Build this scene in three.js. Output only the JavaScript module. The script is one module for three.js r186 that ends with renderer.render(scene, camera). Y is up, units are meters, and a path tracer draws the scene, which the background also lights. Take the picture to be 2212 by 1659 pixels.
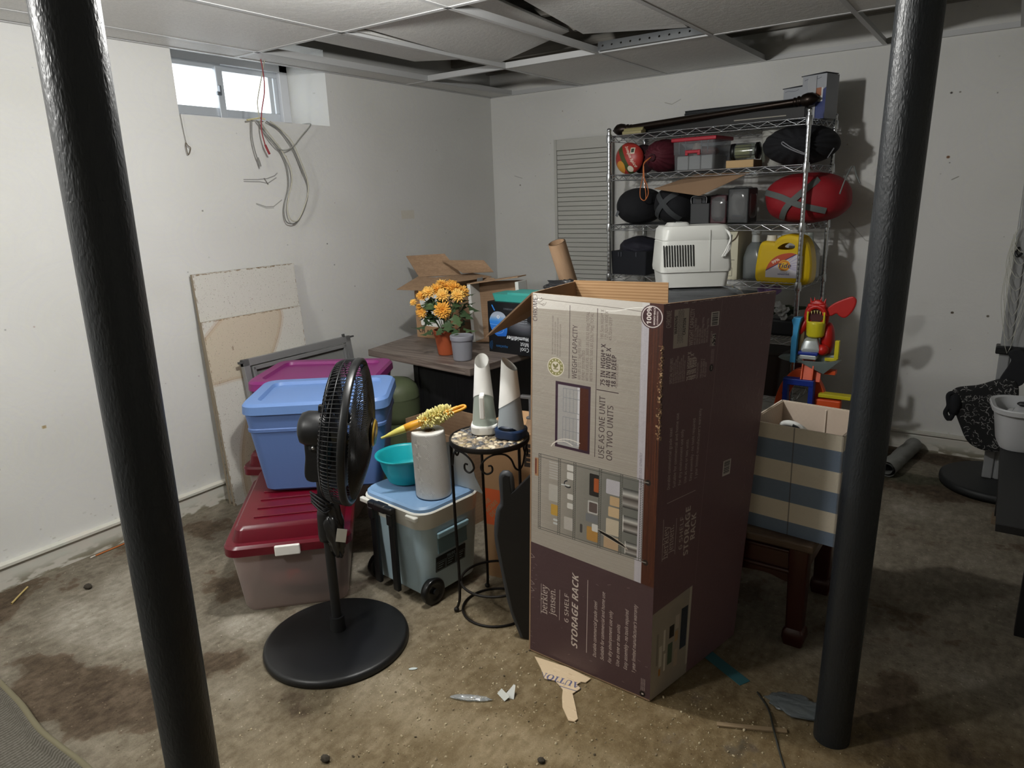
import * as THREE from 'three';
import { RoundedBoxGeometry } from 'three/addons/geometries/RoundedBoxGeometry.js';
import { mergeGeometries, mergeVertices, toCreasedNormals } from 'three/addons/utils/BufferGeometryUtils.js';
import { RectAreaLightUniformsLib } from 'three/addons/lights/RectAreaLightUniformsLib.js';

// ---------------------------------------------------------------- camera, sky, lamp, exposure
const scene = new THREE.Scene();
const H = 2.3;                                   // height of the hung ceiling
const camera = new THREE.PerspectiveCamera(57.34, 2212 / 1659, 0.05, 60);
{
  const yaw = -0.61187, pitch = -0.25826, roll = -0.03562;
  const f = new THREE.Vector3(Math.sin(yaw) * Math.cos(pitch), Math.sin(pitch), -Math.cos(yaw) * Math.cos(pitch));
  const r = new THREE.Vector3(Math.cos(yaw), 0, Math.sin(yaw));
  const u = new THREE.Vector3().crossVectors(r, f);
  const r2 = r.clone().multiplyScalar(Math.cos(roll)).addScaledVector(u, Math.sin(roll));
  const u2 = u.clone().multiplyScalar(Math.cos(roll)).addScaledVector(r, -Math.sin(roll));
  camera.matrixAutoUpdate = true;
  const m = new THREE.Matrix4().makeBasis(r2, u2, f.clone().negate());
  camera.quaternion.setFromRotationMatrix(m);
  camera.position.set(3.3845, 1.5537, 4.6725);
}
scene.background = new THREE.Color(0.9, 0.96, 1.0);
scene.backgroundIntensity = 2.6;
const renderer = new THREE.WebGLRenderer({ antialias: true });
renderer.toneMapping = THREE.LinearToneMapping;
renderer.toneMappingExposure = 1.15;
renderer.shadowMap.enabled = true;
RectAreaLightUniformsLib.init();
const LAMP = new THREE.Vector3(1.78, 2.17, 3.0);
const lamp = new THREE.PointLight(new THREE.Color(1.0, 0.99, 0.96), 4.9, 0, 2);
lamp.position.copy(LAMP); lamp.castShadow = true; lamp.shadow.radius = 2;
lamp.name = 'bulb_light';
const ADDED_LAMP2 = new THREE.Vector3(1.25, 2.1, 4.95);                // second bulb, unseen, added to fill the sides that face the camera
const addedLamp2 = new THREE.PointLight(new THREE.Color(1.0, 0.99, 0.96), 4.5, 0, 2);
addedLamp2.position.copy(ADDED_LAMP2); addedLamp2.castShadow = true; addedLamp2.shadow.radius = 4; addedLamp2.name = 'bulb_light_2';

// ---------------------------------------------------------------- helpers
let seed = 12345;
const rnd = () => { seed = (seed * 1664525 + 1013904223) >>> 0; return seed / 4294967296; };
const rr = (a, b) => a + (b - a) * rnd();
const V = (x, y, z) => new THREE.Vector3(x, y, z);
const used = {};
const numbered = (n) => { const k = used[n] = (used[n] || 0) + 1; return k === 1 ? n : n + '_' + String(k - 1).padStart(3, '0'); };
const mats = {};
function M(color, rough = 0.6, o = {}) {
  const key = color + '|' + rough + '|' + JSON.stringify(o);
  if (mats[key]) return mats[key];
  const c = Array.isArray(color) ? new THREE.Color().setRGB(...color) : new THREE.Color(color);
  return (mats[key] = new THREE.MeshPhysicalMaterial({ color: c, roughness: rough, ...o }));
}
function thing(name, label, category, pos = [0, 0, 0], turn = 0, group) {
  const o = new THREE.Group(); o.name = numbered(name); scene.add(o);
  o.position.set(...pos); o.rotation.y = turn; o.userData = { label, category, kind: 'thing' };
  if (group) o.userData.group = group;
  return o;
}
function part(parent, name, geo, mat, pos, rot, label) {
  const m = new THREE.Mesh(Array.isArray(geo) ? merge(geo) : geo, mat); m.name = name;
  if (pos) m.position.set(...pos);
  if (rot) m.rotation.set(...rot);
  if (label) m.userData.label = label;
  m.castShadow = m.receiveShadow = true; parent.add(m); return m;
}
function single(name, label, category, geo, mat, group) {
  const m = new THREE.Mesh(Array.isArray(geo) ? merge(geo) : geo, mat); m.name = numbered(name); m.userData = { label, category, kind: 'thing' };
  if (group) m.userData.group = group;
  m.castShadow = m.receiveShadow = true; scene.add(m); return m;
}
function struct(name, geo, mat) {
  const m = new THREE.Mesh(Array.isArray(geo) ? merge(geo) : geo, mat); m.name = name; m.userData = { kind: 'structure' };
  m.castShadow = m.receiveShadow = true; scene.add(m); return m;
}
function sgroup(name) { const g = new THREE.Group(); g.name = name; g.userData = { kind: 'structure' }; scene.add(g); return g; }
function merge(list) {
  const l = list.map((g) => { const n = g.index ? g.toNonIndexed() : g; for (const k of Object.keys(n.attributes)) if (!['position', 'normal', 'uv'].includes(k)) n.deleteAttribute(k); return n; });
  return mergeGeometries(l, false);
}
const T = (g, x = 0, y = 0, z = 0, rx = 0, ry = 0, rz = 0) => { if (rx) g.rotateX(rx); if (rz) g.rotateZ(rz); if (ry) g.rotateY(ry); g.translate(x, y, z); return g; };
const rb = (w, h, d, r = 0.004, x = 0, y = 0, z = 0) => new RoundedBoxGeometry(w, h, d, 2, Math.min(r, w / 2.01, h / 2.01, d / 2.01)).translate(x, y, z);
const bx = (w, h, d, x = 0, y = 0, z = 0) => new THREE.BoxGeometry(w, h, d).translate(x, y, z);
const cyl = (r1, r2, h, x = 0, y = 0, z = 0, n = 24) => new THREE.CylinderGeometry(r1, r2, h, n).translate(x, y, z);
const lathe = (pts, n = 40) => new THREE.LatheGeometry(pts.map(([r, y]) => new THREE.Vector2(r, y)), n);
const tube = (pts, r, n = 8, seg, closed = false) => new THREE.TubeGeometry(new THREE.CatmullRomCurve3(pts.map((p) => (p.isVector3 ? p : V(...p))), closed, 'centripetal'), seg || Math.max(8, pts.length * 6), r, n, closed);
function rod(a, b, r, n = 6) {
  const A = a.isVector3 ? a : V(...a), B = b.isVector3 ? b : V(...b), d = B.clone().sub(A), L = d.length();
  const g = new THREE.CylinderGeometry(r, r, L, n, 1);
  g.applyQuaternion(new THREE.Quaternion().setFromUnitVectors(V(0, 1, 0), d.normalize()));
  g.translate((A.x + B.x) / 2, (A.y + B.y) / 2, (A.z + B.z) / 2); return g;
}
// rounded rectangle outline, n points per corner
function rrect(w, d, r, n = 5) {
  const o = []; r = Math.min(r, w / 2 - 1e-4, d / 2 - 1e-4);
  for (const [cx, cz, a0] of [[w / 2 - r, d / 2 - r, 0], [-w / 2 + r, d / 2 - r, Math.PI / 2], [-w / 2 + r, -d / 2 + r, Math.PI], [w / 2 - r, -d / 2 + r, 1.5 * Math.PI]])
    for (let i = 0; i <= n; i++) { const a = a0 + (i / n) * Math.PI / 2; o.push([cx + r * Math.cos(a), cz + r * Math.sin(a)]); }
  return o;
}
// levels: [y, w, d, r, ox, oz]; skin through rounded rectangles, both ends capped unless open
function loft(levels, caps = [1, 1], crease = 0.6) {
  const pos = [], idx = [], rings = levels.map(([y, w, d, r, ox = 0, oz = 0]) => rrect(w, d, r).map(([x, z]) => [x + ox, y, z + oz]));
  const n = rings[0].length;
  rings.forEach((R) => R.forEach((p) => pos.push(...p)));
  for (let k = 0; k < rings.length - 1; k++) for (let i = 0; i < n; i++) {
    const a = k * n + i, b = k * n + (i + 1) % n, c = a + n, e = b + n; idx.push(a, c, b, b, c, e);
  }
  const cap = (k, flip) => { const R = rings[k], c = pos.length / 3; let sx = 0, sz = 0; R.forEach((p) => { sx += p[0]; sz += p[2]; }); pos.push(sx / n, R[0][1], sz / n); for (let i = 0; i < n; i++) { const a = k * n + i, b = k * n + (i + 1) % n; flip ? idx.push(c, a, b) : idx.push(c, b, a); } };
  if (caps[0]) cap(0, true);
  if (caps[1]) cap(rings.length - 1, false);
  let g = new THREE.BufferGeometry(); g.setAttribute('position', new THREE.Float32BufferAttribute(pos, 3)); g.setIndex(idx);
  g = toCreasedNormals(g, crease); addBoxUV(g); return g;
}
function addBoxUV(g) { // uv in metres from the dominant axis
  const p = g.attributes.position, nn = g.attributes.normal, uv = new Float32Array(p.count * 2);
  for (let i = 0; i < p.count; i++) {
    const ax = Math.abs(nn.getX(i)), ay = Math.abs(nn.getY(i)), az = Math.abs(nn.getZ(i));
    const [u, v] = ay > ax && ay > az ? [p.getX(i), p.getZ(i)] : ax > az ? [p.getZ(i), p.getY(i)] : [p.getX(i), p.getY(i)];
    uv[2 * i] = u; uv[2 * i + 1] = v;
  }
  g.setAttribute('uv', new THREE.BufferAttribute(uv, 2)); return g;
}
// plate from four corners of its seen face (a,b,c,d counter-clockwise from the seen side: bottom-left, bottom-right, top-right, top-left), thickness t behind it.
// seen face gets uv 0..1; everything else the corner texel (0.004,0.004)
function plate(a, b, c, d, t, back = [0.004, 0.004]) {
  const P = [a, b, c, d].map((p) => (p.isVector3 ? p : V(...p)));
  const n = P[1].clone().sub(P[0]).cross(P[3].clone().sub(P[0])).normalize();
  const Q = P.map((p) => p.clone().addScaledVector(n, -t));
  const pos = [], uv = [];
  const quad = (p, q, r, s, tx) => { for (const v of [p, q, r, p, r, s]) pos.push(v.x, v.y, v.z); for (const w of tx) uv.push(...w); };
  const N = 10;  // subdivide the face so that skewed prints stay even
  const at = (u, v) => P[0].clone().multiplyScalar((1 - u) * (1 - v)).addScaledVector(P[1], u * (1 - v)).addScaledVector(P[2], u * v).addScaledVector(P[3], (1 - u) * v);
  for (let i = 0; i < N; i++) for (let j = 0; j < N; j++) {
    const u0 = i / N, u1 = (i + 1) / N, v0 = j / N, v1 = (j + 1) / N;
    quad(at(u0, v0), at(u1, v0), at(u1, v1), at(u0, v1), [[u0, v0], [u1, v0], [u1, v1], [u0, v0], [u1, v1], [u0, v1]]);
  }
  const k = [back, back, back, back, back, back];
  quad(Q[1], Q[0], Q[3], Q[2], k); quad(P[0], Q[0], Q[1], P[1], k); quad(P[1], Q[1], Q[2], P[2], k); quad(P[2], Q[2], Q[3], P[3], k); quad(P[3], Q[3], Q[0], P[0], k);
  const g = new THREE.BufferGeometry(); g.setAttribute('position', new THREE.Float32BufferAttribute(pos, 3)); g.setAttribute('uv', new THREE.Float32BufferAttribute(uv, 2)); g.computeVertexNormals(); return g;
}
function extr(pts, t, bevel = 0.003, holes = []) { // outline in x,y; thickness along z, centred
  const s = new THREE.Shape(pts.map(([x, y]) => new THREE.Vector2(x, y)));
  for (const h of holes) s.holes.push(new THREE.Path(h.map(([x, y]) => new THREE.Vector2(x, y))));
  const g = new THREE.ExtrudeGeometry(s, { depth: Math.max(1e-4, t - 2 * bevel), bevelEnabled: bevel > 0, bevelSize: bevel, bevelThickness: bevel, bevelSegments: 2, curveSegments: 12 });
  g.translate(0, 0, -t / 2 + bevel); return g;
}
function smoothOutline(pts, n = 60) { return new THREE.CatmullRomCurve3(pts.map(([x, y]) => V(x, y, 0)), true, 'centripetal').getPoints(n).slice(0, -1).map((p) => [p.x, p.y]); }
// soft body: sphere pushed about by noise
function blob(rx, ry, rz, amp = 0.1, fr = 3, sd = 0, seg = 40, pleat = 0, pow = 1) {
  const g = new THREE.SphereGeometry(1, seg, Math.round(seg * 0.7)); const p = g.attributes.position;
  for (let i = 0; i < p.count; i++) {
    let x = p.getX(i), y = p.getY(i), z = p.getZ(i);
    const s = (v) => Math.sign(v) * Math.pow(Math.abs(v), pow);
    let k = 1 + amp * (fbm3(x * fr + sd, y * fr, z * fr, 3));
    if (pleat) { const a = Math.atan2(y, x), rad = Math.hypot(x, y); k *= 1 + pleat * Math.sin(a * 17 + 3 * fbm3(x * 2, y * 2, sd, 2)) * Math.max(0, z) * (0.25 + rad) * (1 - rad * 0.5); }
    p.setXYZ(i, s(x) * rx * k, s(y) * ry * k, s(z) * rz * k);
  }
  g.computeVertexNormals(); return g;
}
// value noise
function h2(x, y) { let n = Math.imul(x | 0, 374761393) + Math.imul(y | 0, 668265263); n = Math.imul(n ^ (n >>> 13), 1274126177); return ((n ^ (n >>> 16)) >>> 0) / 4294967296; }
function vn(x, y) { const xi = Math.floor(x), yi = Math.floor(y), a = x - xi, b = y - yi, u = a * a * (3 - 2 * a), v = b * b * (3 - 2 * b); return (h2(xi, yi) * (1 - u) + h2(xi + 1, yi) * u) * (1 - v) + (h2(xi, yi + 1) * (1 - u) + h2(xi + 1, yi + 1) * u) * v; }
function fbm(x, y, o = 4) { let s = 0, a = 0.5, t = 0; for (let i = 0; i < o; i++) { s += a * vn(x, y); t += a; a *= 0.5; x = x * 2.03 + 17.1; y = y * 2.03 + 9.7; } return s / t; }
function fbm3(x, y, z, o = 3) { return (fbm(x + z * 1.7, y - z * 1.3, o) + fbm(y + 31.3, z + x * 0.6, o) + fbm(z - 11.7, x + 5.1, o)) / 1.5 - 1; }
const sstep = (a, b, x) => { const t = Math.min(1, Math.max(0, (x - a) / (b - a))); return t * t * (3 - 2 * t); };
function dtex(w, h, fn, srgb = true) {
  const d = new Uint8Array(w * h * 4);
  for (let y = 0; y < h; y++) for (let x = 0; x < w; x++) { const c = fn(x / w, y / h, x, y), k = 4 * (y * w + x); d[k] = Math.max(0, Math.min(255, c[0])); d[k + 1] = Math.max(0, Math.min(255, c[1])); d[k + 2] = Math.max(0, Math.min(255, c[2])); d[k + 3] = 255; }
  const t = new THREE.DataTexture(d, w, h); t.wrapS = t.wrapT = THREE.RepeatWrapping; t.magFilter = THREE.LinearFilter; t.minFilter = THREE.LinearMipmapLinearFilter; t.generateMipmaps = true;
  if (srgb) t.colorSpace = THREE.SRGBColorSpace; t.needsUpdate = true; return t;
}
function ctex(w, h, draw) {
  const c = document.createElement('canvas'); c.width = w; c.height = h; const g = c.getContext('2d'); draw(g, w, h);
  const t = new THREE.CanvasTexture(c); t.colorSpace = THREE.SRGBColorSpace; t.anisotropy = 8; return t;
}
const rep = (t, u, v) => { const c = t.clone(); c.wrapS = c.wrapT = THREE.RepeatWrapping; c.repeat.set(u, v); c.needsUpdate = true; return c; };
const noiseBump = dtex(256, 256, (u, v, x, y) => { const s = 128 + 150 * (fbm(x / 9, y / 9, 4) - 0.5) + 60 * (h2(x, y) - 0.5); return [s, s, s]; }, false);
const clothBump = dtex(128, 128, (u, v, x, y) => { const s = 128 + 50 * Math.sin(x * 0.785) * Math.sin(y * 0.785) + 40 * (h2(x, y) - 0.5); return [s, s, s]; }, false);

// ---------------------------------------------------------------- materials
const kraftTex = dtex(256, 256, (u, v, x, y) => { const n = fbm(x / 40, y / 40, 4) - 0.5, s = (h2(x >> 1, y) - 0.5) * 9, c = Math.sin(y * 0.62) * 3; return [150 + n * 28 + s + c, 122 + n * 26 + s + c, 95 + n * 22 + s + c]; });
const kraft = new THREE.MeshPhysicalMaterial({ map: kraftTex, roughness: 0.85, bumpMap: noiseBump, bumpScale: 0.0004 });
const kraftUV = new THREE.MeshPhysicalMaterial({ map: rep(kraftTex, 3, 3), roughness: 0.85 });
const blackPlastic = M('#101113', 0.42), blackSatin = M('#17181a', 0.5), darkCloth = M('#14151a', 0.92, { sheen: 0.2 });
const chrome = M('#c9ccd0', 0.2, { metalness: 1 });
const whitePlastic = M('#d9dad4', 0.45);

// ---------------------------------------------------------------- setting
const FLOOR_T = 4.3;
const stains = [ // x, z, rx, rz, strength (dark positive, pale negative); one paints tote shade
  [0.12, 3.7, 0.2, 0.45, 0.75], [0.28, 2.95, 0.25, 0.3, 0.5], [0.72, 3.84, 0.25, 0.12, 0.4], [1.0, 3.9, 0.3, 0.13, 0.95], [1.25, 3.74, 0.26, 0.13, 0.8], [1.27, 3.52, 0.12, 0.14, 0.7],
  [0.86, 3.24, 0.18, 0.2, 0.5], [1.18, 3.32, 0.17, 0.1, -0.8], [0.6, 3.4, 0.5, 0.3, -0.35], [0.8, 3.66, 0.4, 0.12, -0.4], [1.68, 3.52, 0.2, 0.1, 0.45], [2.15, 3.12, 0.26, 0.12, 0.4], [2.75, 2.95, 0.3, 0.2, 0.25],  // first blob here paints the tote's shade beside its base
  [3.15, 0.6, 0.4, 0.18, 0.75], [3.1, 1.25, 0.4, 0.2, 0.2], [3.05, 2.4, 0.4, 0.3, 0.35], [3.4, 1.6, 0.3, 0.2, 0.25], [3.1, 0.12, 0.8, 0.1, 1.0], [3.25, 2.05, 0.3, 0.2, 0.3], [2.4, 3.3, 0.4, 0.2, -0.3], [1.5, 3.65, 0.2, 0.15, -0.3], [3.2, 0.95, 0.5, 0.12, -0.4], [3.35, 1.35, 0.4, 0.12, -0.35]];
const floorTex = dtex(2048, 2048, (u, v, px, py) => {
  const x = u * FLOOR_T, z = v * FLOOR_T;
  const w1 = fbm(x * 3.1 + 5, z * 3.1, 5), w2 = fbm(x * 11 + 40, z * 11, 4), w3 = fbm(x * 45, z * 45 + 9, 3), g = h2(px, py);
  let s = (w1 - 0.5) * 1.0 + (w2 - 0.5) * 0.6 - 0.05;
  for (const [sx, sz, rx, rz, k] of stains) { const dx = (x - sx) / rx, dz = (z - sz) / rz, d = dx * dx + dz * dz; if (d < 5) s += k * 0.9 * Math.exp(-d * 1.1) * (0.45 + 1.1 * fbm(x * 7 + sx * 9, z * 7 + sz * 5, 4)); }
  s += (w3 - 0.5) * 0.32;
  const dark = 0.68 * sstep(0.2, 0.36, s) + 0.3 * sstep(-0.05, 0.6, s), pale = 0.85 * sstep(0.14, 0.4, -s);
  const brown = sstep(1.0, 2.6, x) * sstep(2.2, 2.9, z) * 0.9 + 0.1;          // sandy dust in the middle of the room
  let c = [113 - 4 * brown, 107 - 15 * brown, 95 - 33 * brown];
  const green = sstep(0.55, 0.72, fbm(x * 2.3 + 80, z * 2.3, 3)) * sstep(2.2, 3.0, x);
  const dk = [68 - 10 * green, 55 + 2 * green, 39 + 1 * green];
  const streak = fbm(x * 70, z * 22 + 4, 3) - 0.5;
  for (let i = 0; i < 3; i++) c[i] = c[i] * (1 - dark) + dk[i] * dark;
  c = c.map((q, i) => q + pale * [30, 31, 32][i] + (w2 - 0.5) * 26 + (w3 - 0.5) * 40 + streak * 26 + (g - 0.5) * 16);
  if (h2(px >> 1, (py >> 1) + 7) > 0.9955) { const k = h2(px >> 1, (py >> 1) + 99) > 0.4 ? 42 : -38; c = c.map((q) => q + k); }
  return c;
});
const floorBump = dtex(512, 512, (u, v, x, y) => { const s = 110 + 120 * (fbm(x / 22, y / 22, 5) - 0.5) + 70 * (fbm(x / 3, y / 3, 2) - 0.5); return [s, s, s]; }, false);
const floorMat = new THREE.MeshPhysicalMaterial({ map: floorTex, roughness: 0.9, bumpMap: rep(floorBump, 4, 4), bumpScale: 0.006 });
const RX = 6.2, RZ = 6.6;
{
  const g = bx(RX + 0.8, 0.2, RZ + 0.8, RX / 2, -0.1, RZ / 2), p = g.attributes.position, uv = g.attributes.uv;
  for (let i = 0; i < p.count; i++) uv.setXY(i, p.getX(i) / FLOOR_T, p.getZ(i) / FLOOR_T);
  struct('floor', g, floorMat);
}
function wallTexture(draw) {
  return ctex(2048, 1024, (g, w, h) => {
    g.fillStyle = '#d6d6d3'; g.fillRect(0, 0, w, h);
    for (let i = 0; i < 260; i++) { const x = rnd() * w, y = rnd() * h, r = rr(20, 140), k = rnd() > 0.5; const gr = g.createRadialGradient(x, y, 0, x, y, r); gr.addColorStop(0, k ? 'rgba(226,226,222,0.22)' : 'rgba(190,189,180,0.16)'); gr.addColorStop(1, 'rgba(205,205,200,0)'); g.fillStyle = gr; g.fillRect(x - r, y - r, 2 * r, 2 * r); }
    for (let i = 0; i < 170; i++) { g.fillStyle = `rgba(${rr(70, 120) | 0},${rr(65, 105) | 0},${rr(50, 90) | 0},${rr(0.15, 0.6)})`; const s = rr(0.6, 2.2); g.fillRect(rnd() * w, rnd() * h, s, s * rr(0.6, 1.6)); }
    draw(g, w, h);
  });
}
const LW = 6.6; // left wall: texture spans z 0..6.6, y 0..2.62
const WY = 2.66;
const wl = (g, w, h) => { const X = (z) => z / LW * w, Y = (y) => (1 - y / WY) * h; return { X, Y }; };
const leftTex = wallTexture((g, w, h) => {
  const { X, Y } = wl(g, w, h); g.lineCap = 'round';
  const line = (pts, lw, c) => { g.strokeStyle = c; g.lineWidth = lw; g.beginPath(); pts.forEach(([z, y], i) => (i ? g.lineTo(X(z), Y(y)) : g.moveTo(X(z), Y(y)))); g.stroke(); };
  line([[2.27, 1.7], [2.18, 1.7], [2.12, 1.705], [2.07, 1.72], [2.05, 1.735]], 1.2, 'rgba(70,70,66,.8)');
  line([[2.27, 1.69], [2.17, 1.688], [2.12, 1.68], [2.06, 1.71]], 1.2, 'rgba(70,70,66,.8)');
  line([[2.14, 1.705], [2.12, 1.675]], 2, 'rgba(70,64,56,.8)');
  line([[2.21, 1.575], [2.15, 1.555], [2.1, 1.555], [2.04, 1.59]], 1.2, 'rgba(90,90,84,.8)');
  line([[2.21, 1.57], [2.15, 1.548], [2.1, 1.548]], 1.0, 'rgba(90,90,84,.7)');
  for (const [z, y, s, c] of [[2.93, 2.07, 3, '#6a2f28'], [3.43, 0.66, 5, '#a08f6a'], [2.53, 1.55, 2.5, '#77776f'], [3.5, 1.1, 2, '#999'], [1.7, 1.2, 2.5, '#888'], [1.55, 1.05, 2, '#777'], [1.74, 1.33, 2.5, '#666']]) { g.fillStyle = c; g.fillRect(X(z), Y(y), s, s); }
  line([[3.9, 0.95], [3.85, 1.0], [3.88, 1.02]], 1, 'rgba(120,120,118,.6)'); line([[3.94, 1.2], [3.87, 1.15]], 1, 'rgba(120,120,118,.5)');
  g.fillStyle = 'rgba(196,184,150,.28)'; g.fillRect(X(0.95), Y(1.5), 40, 22);
  for (let i = 0; i < 500; i++) { const z = rr(0, 4.2), y = Math.pow(rnd(), 2.2) * 0.3; g.fillStyle = `rgba(90,82,66,${rr(0.05, 0.25)})`; g.fillRect(X(z), Y(y), rr(1, 5), rr(1, 3)); }
});
const backTex = wallTexture((g, w, h) => { // back wall: x 0..6.2
  const X = (x) => x / RX * w, Y = (y) => (1 - y / WY) * h; g.lineCap = 'round';
  const dot = (x, y, s, c) => { g.fillStyle = c; g.beginPath(); g.arc(X(x), Y(y), s, 0, 7); g.fill(); };
  for (const [x, y, s, c] of [[3.05, 2.02, 2, '#3a362e'], [3.09, 2.02, 1.5, '#77736a'], [3.07, 1.69, 2.6, '#6d4a2c'], [3.08, 1.66, 1, '#555'], [2.9, 0.55, 2, '#5c5242'], [3.35, 0.83, 2.2, '#5a5142'], [3.18, 0.84, 2.5, '#4c4335'], [0.25, 1.65, 2, '#7a766c']]) dot(x, y, s, c);
  const line = (pts, lw, c) => { g.strokeStyle = c; g.lineWidth = lw; g.beginPath(); pts.forEach(([x, y], i) => (i ? g.lineTo(X(x), Y(y)) : g.moveTo(X(x), Y(y)))); g.stroke(); };
  line([[1.42, 2.13], [1.47, 2.115], [1.53, 2.14]], 1, 'rgba(80,78,70,.6)'); line([[0.2, 1.72], [0.27, 1.7]], 1, 'rgba(80,78,70,.6)'); line([[2.72, 1.45], [2.82, 1.47]], 2, 'rgba(80,76,66,.6)');
  line([[3.1, 1.57], [3.13, 1.585]], 1.5, 'rgba(80,76,66,.7)'); line([[2.6, 1.35], [2.7, 1.24], [2.85, 1.22]], 1, 'rgba(70,68,60,.6)');
  for (let i = 0; i < 500; i++) { g.fillStyle = `rgba(84,78,62,${rr(0.05, 0.25)})`; g.fillRect(X(rr(0, 6)), Y(Math.pow(rnd(), 2.2) * 0.3), rr(1, 5), rr(1, 3)); }
});
const wallBump = rep(noiseBump, 6, 3);
const leftMat = new THREE.MeshPhysicalMaterial({ map: leftTex, roughness: 0.62, bumpMap: wallBump, bumpScale: 0.0015 });
const backMat = new THREE.MeshPhysicalMaterial({ map: backTex, roughness: 0.62, bumpMap: wallBump, bumpScale: 0.0015 });
const WZ0 = 1.635, WZ1 = 2.585, WYB = 2.005, WYT = 2.42, WD = 0.42;
{
  const seg = (y0, y1, z0, z1) => { const g = bx(WD, y1 - y0, z1 - z0, -WD / 2, (y0 + y1) / 2, (z0 + z1) / 2), p = g.attributes.position, uv = g.attributes.uv; for (let i = 0; i < p.count; i++) uv.setXY(i, (p.getZ(i) + p.getX(i) * 0.3) / LW, p.getY(i) / WY); return g; };
  struct('wall_left', [seg(-0.1, WYB, -0.4, RZ + 0.4), seg(WYT, WY, -0.4, RZ + 0.4), seg(WYB, WYT, -0.4, WZ0), seg(WYB, WYT, WZ1, RZ + 0.4)], leftMat);
  const g = bx(RX + 0.4, WY + 0.1, 0.3, RX / 2, WY / 2 - 0.05, -0.15), p = g.attributes.position, uv = g.attributes.uv; for (let i = 0; i < p.count; i++) uv.setXY(i, p.getX(i) / RX, p.getY(i) / WY);
  struct('wall_back', g, backMat);
  const dull = M('#a5a198', 0.8);
  struct('wall_right', bx(0.3, WY + 0.1, RZ + 0.4, RX + 0.15, WY / 2 - 0.05, RZ / 2), M('#d8d7d0', 0.8));
  struct('wall_front', bx(RX + 0.4, WY + 0.1, 0.3, RX / 2, WY / 2 - 0.05, RZ + 0.15), dull);
}
{ // skirting boards with a small ledge, grimy
  const bt = dtex(512, 64, (u, v, x, y) => { const n = fbm(x / 18, y / 10, 4), d = sstep(0.5, 0.0, v) * sstep(0.42, 0.62, n); return [202 - 70 * d - 12 * (n - 0.5), 200 - 76 * d, 190 - 84 * d]; });
  const m = new THREE.MeshPhysicalMaterial({ map: rep(bt, 1, 1), roughness: 0.65 });
  const prof = [[0, 0], [0.018, 0], [0.018, 0.088], [0.012, 0.1], [0.03, 0.104], [0.03, 0.116], [0, 0.12]];
  const mk = (len) => { const s = new THREE.Shape(prof.map(([x, y]) => new THREE.Vector2(x, y))); const g = new THREE.ExtrudeGeometry(s, { depth: len, bevelEnabled: false }); const p = g.attributes.position, uv = g.attributes.uv; for (let i = 0; i < p.count; i++) uv.setXY(i, p.getZ(i) / 1.6, p.getY(i) / 0.13); return g; };
  const a = mk(RZ); struct('baseboard_left', a, m);
  const bb = new THREE.ExtrudeGeometry(new THREE.Shape(prof.map(([x, y]) => new THREE.Vector2(-x, y))), { depth: RX, bevelEnabled: false }); bb.rotateY(Math.PI / 2);
  { const p = bb.attributes.position, uv = bb.attributes.uv; for (let i = 0; i < p.count; i++) uv.setXY(i, p.getX(i) / 1.6, p.getY(i) / 0.13); }
  struct('baseboard_back', bb, m);
}
// window in its deep opening
{
  const w = sgroup('window_1'), fm = M('#d2d4d8', 0.5), fm2 = M('#cfd4da', 0.35, { metalness: 0.3 });
  const x = -0.36, z0 = WZ0, z1 = WZ1, y0 = WYB, y1 = WYT, gb = 2.1, gt = 2.302;     // gb, gt: glass bottom and top
  part(w, 'window_frame', [rb(0.05, 0.05, z1 - z0, 0.004, x, y0 + 0.025, (z0 + z1) / 2), rb(0.05, y1 - gt - 0.03, z1 - z0, 0.004, x, (gt + 0.03 + y1) / 2, (z0 + z1) / 2), rb(0.05, y1 - y0, 0.06, 0.004, x, (y0 + y1) / 2, z0 + 0.03), rb(0.05, y1 - y0, 0.04, 0.004, x, (y0 + y1) / 2, z1 - 0.02)], fm);
  const sash = (za, zb, off) => [rb(0.022, gb - y0 - 0.05, zb - za, 0.003, x + off, (gb + y0 + 0.05) / 2, (za + zb) / 2), rb(0.022, 0.032, zb - za, 0.003, x + off, gt + 0.016, (za + zb) / 2), rb(0.022, gt - gb, 0.026, 0.003, x + off, (gt + gb) / 2, za + 0.013), rb(0.022, gt - gb, 0.026, 0.003, x + off, (gt + gb) / 2, zb - 0.013)];
  part(w, 'sash', sash(2.09, z1 - 0.04, 0.014), fm2); part(w, 'sash', sash(z0 + 0.06, 2.1, -0.014), fm2);
  part(w, 'track', rb(0.012, gt - gb, 0.03, 0.002, x - 0.01, (gt + gb) / 2, z0 + 0.108), fm2);
  part(w, 'mullion', rb(0.03, gt - y0 - 0.02, 0.042, 0.004, x + 0.03, (gt + y0 + 0.05) / 2, 2.118), fm2);
  part(w, 'latch', [rb(0.016, 0.05, 0.014, 0.004, x + 0.052, 2.19, 2.13), rb(0.012, 0.02, 0.03, 0.004, x + 0.056, 2.172, 2.14)], M('#8f959c', 0.3, { metalness: 0.8 }));
  const glass = M('#ffffff', 0.02, { transmission: 1, thickness: 0, ior: 1.5 });
  part(w, 'pane', bx(0.004, gt - gb, z1 - 0.08 - 2.1, x + 0.014, (gt + gb) / 2, (z1 - 0.04 + 2.09) / 2), glass);
  part(w, 'pane', bx(0.004, gt - gb, 2.08 - z0 - 0.08, x - 0.014, (gt + gb) / 2, (z0 + 0.06 + 2.1) / 2), glass);
}
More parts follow.
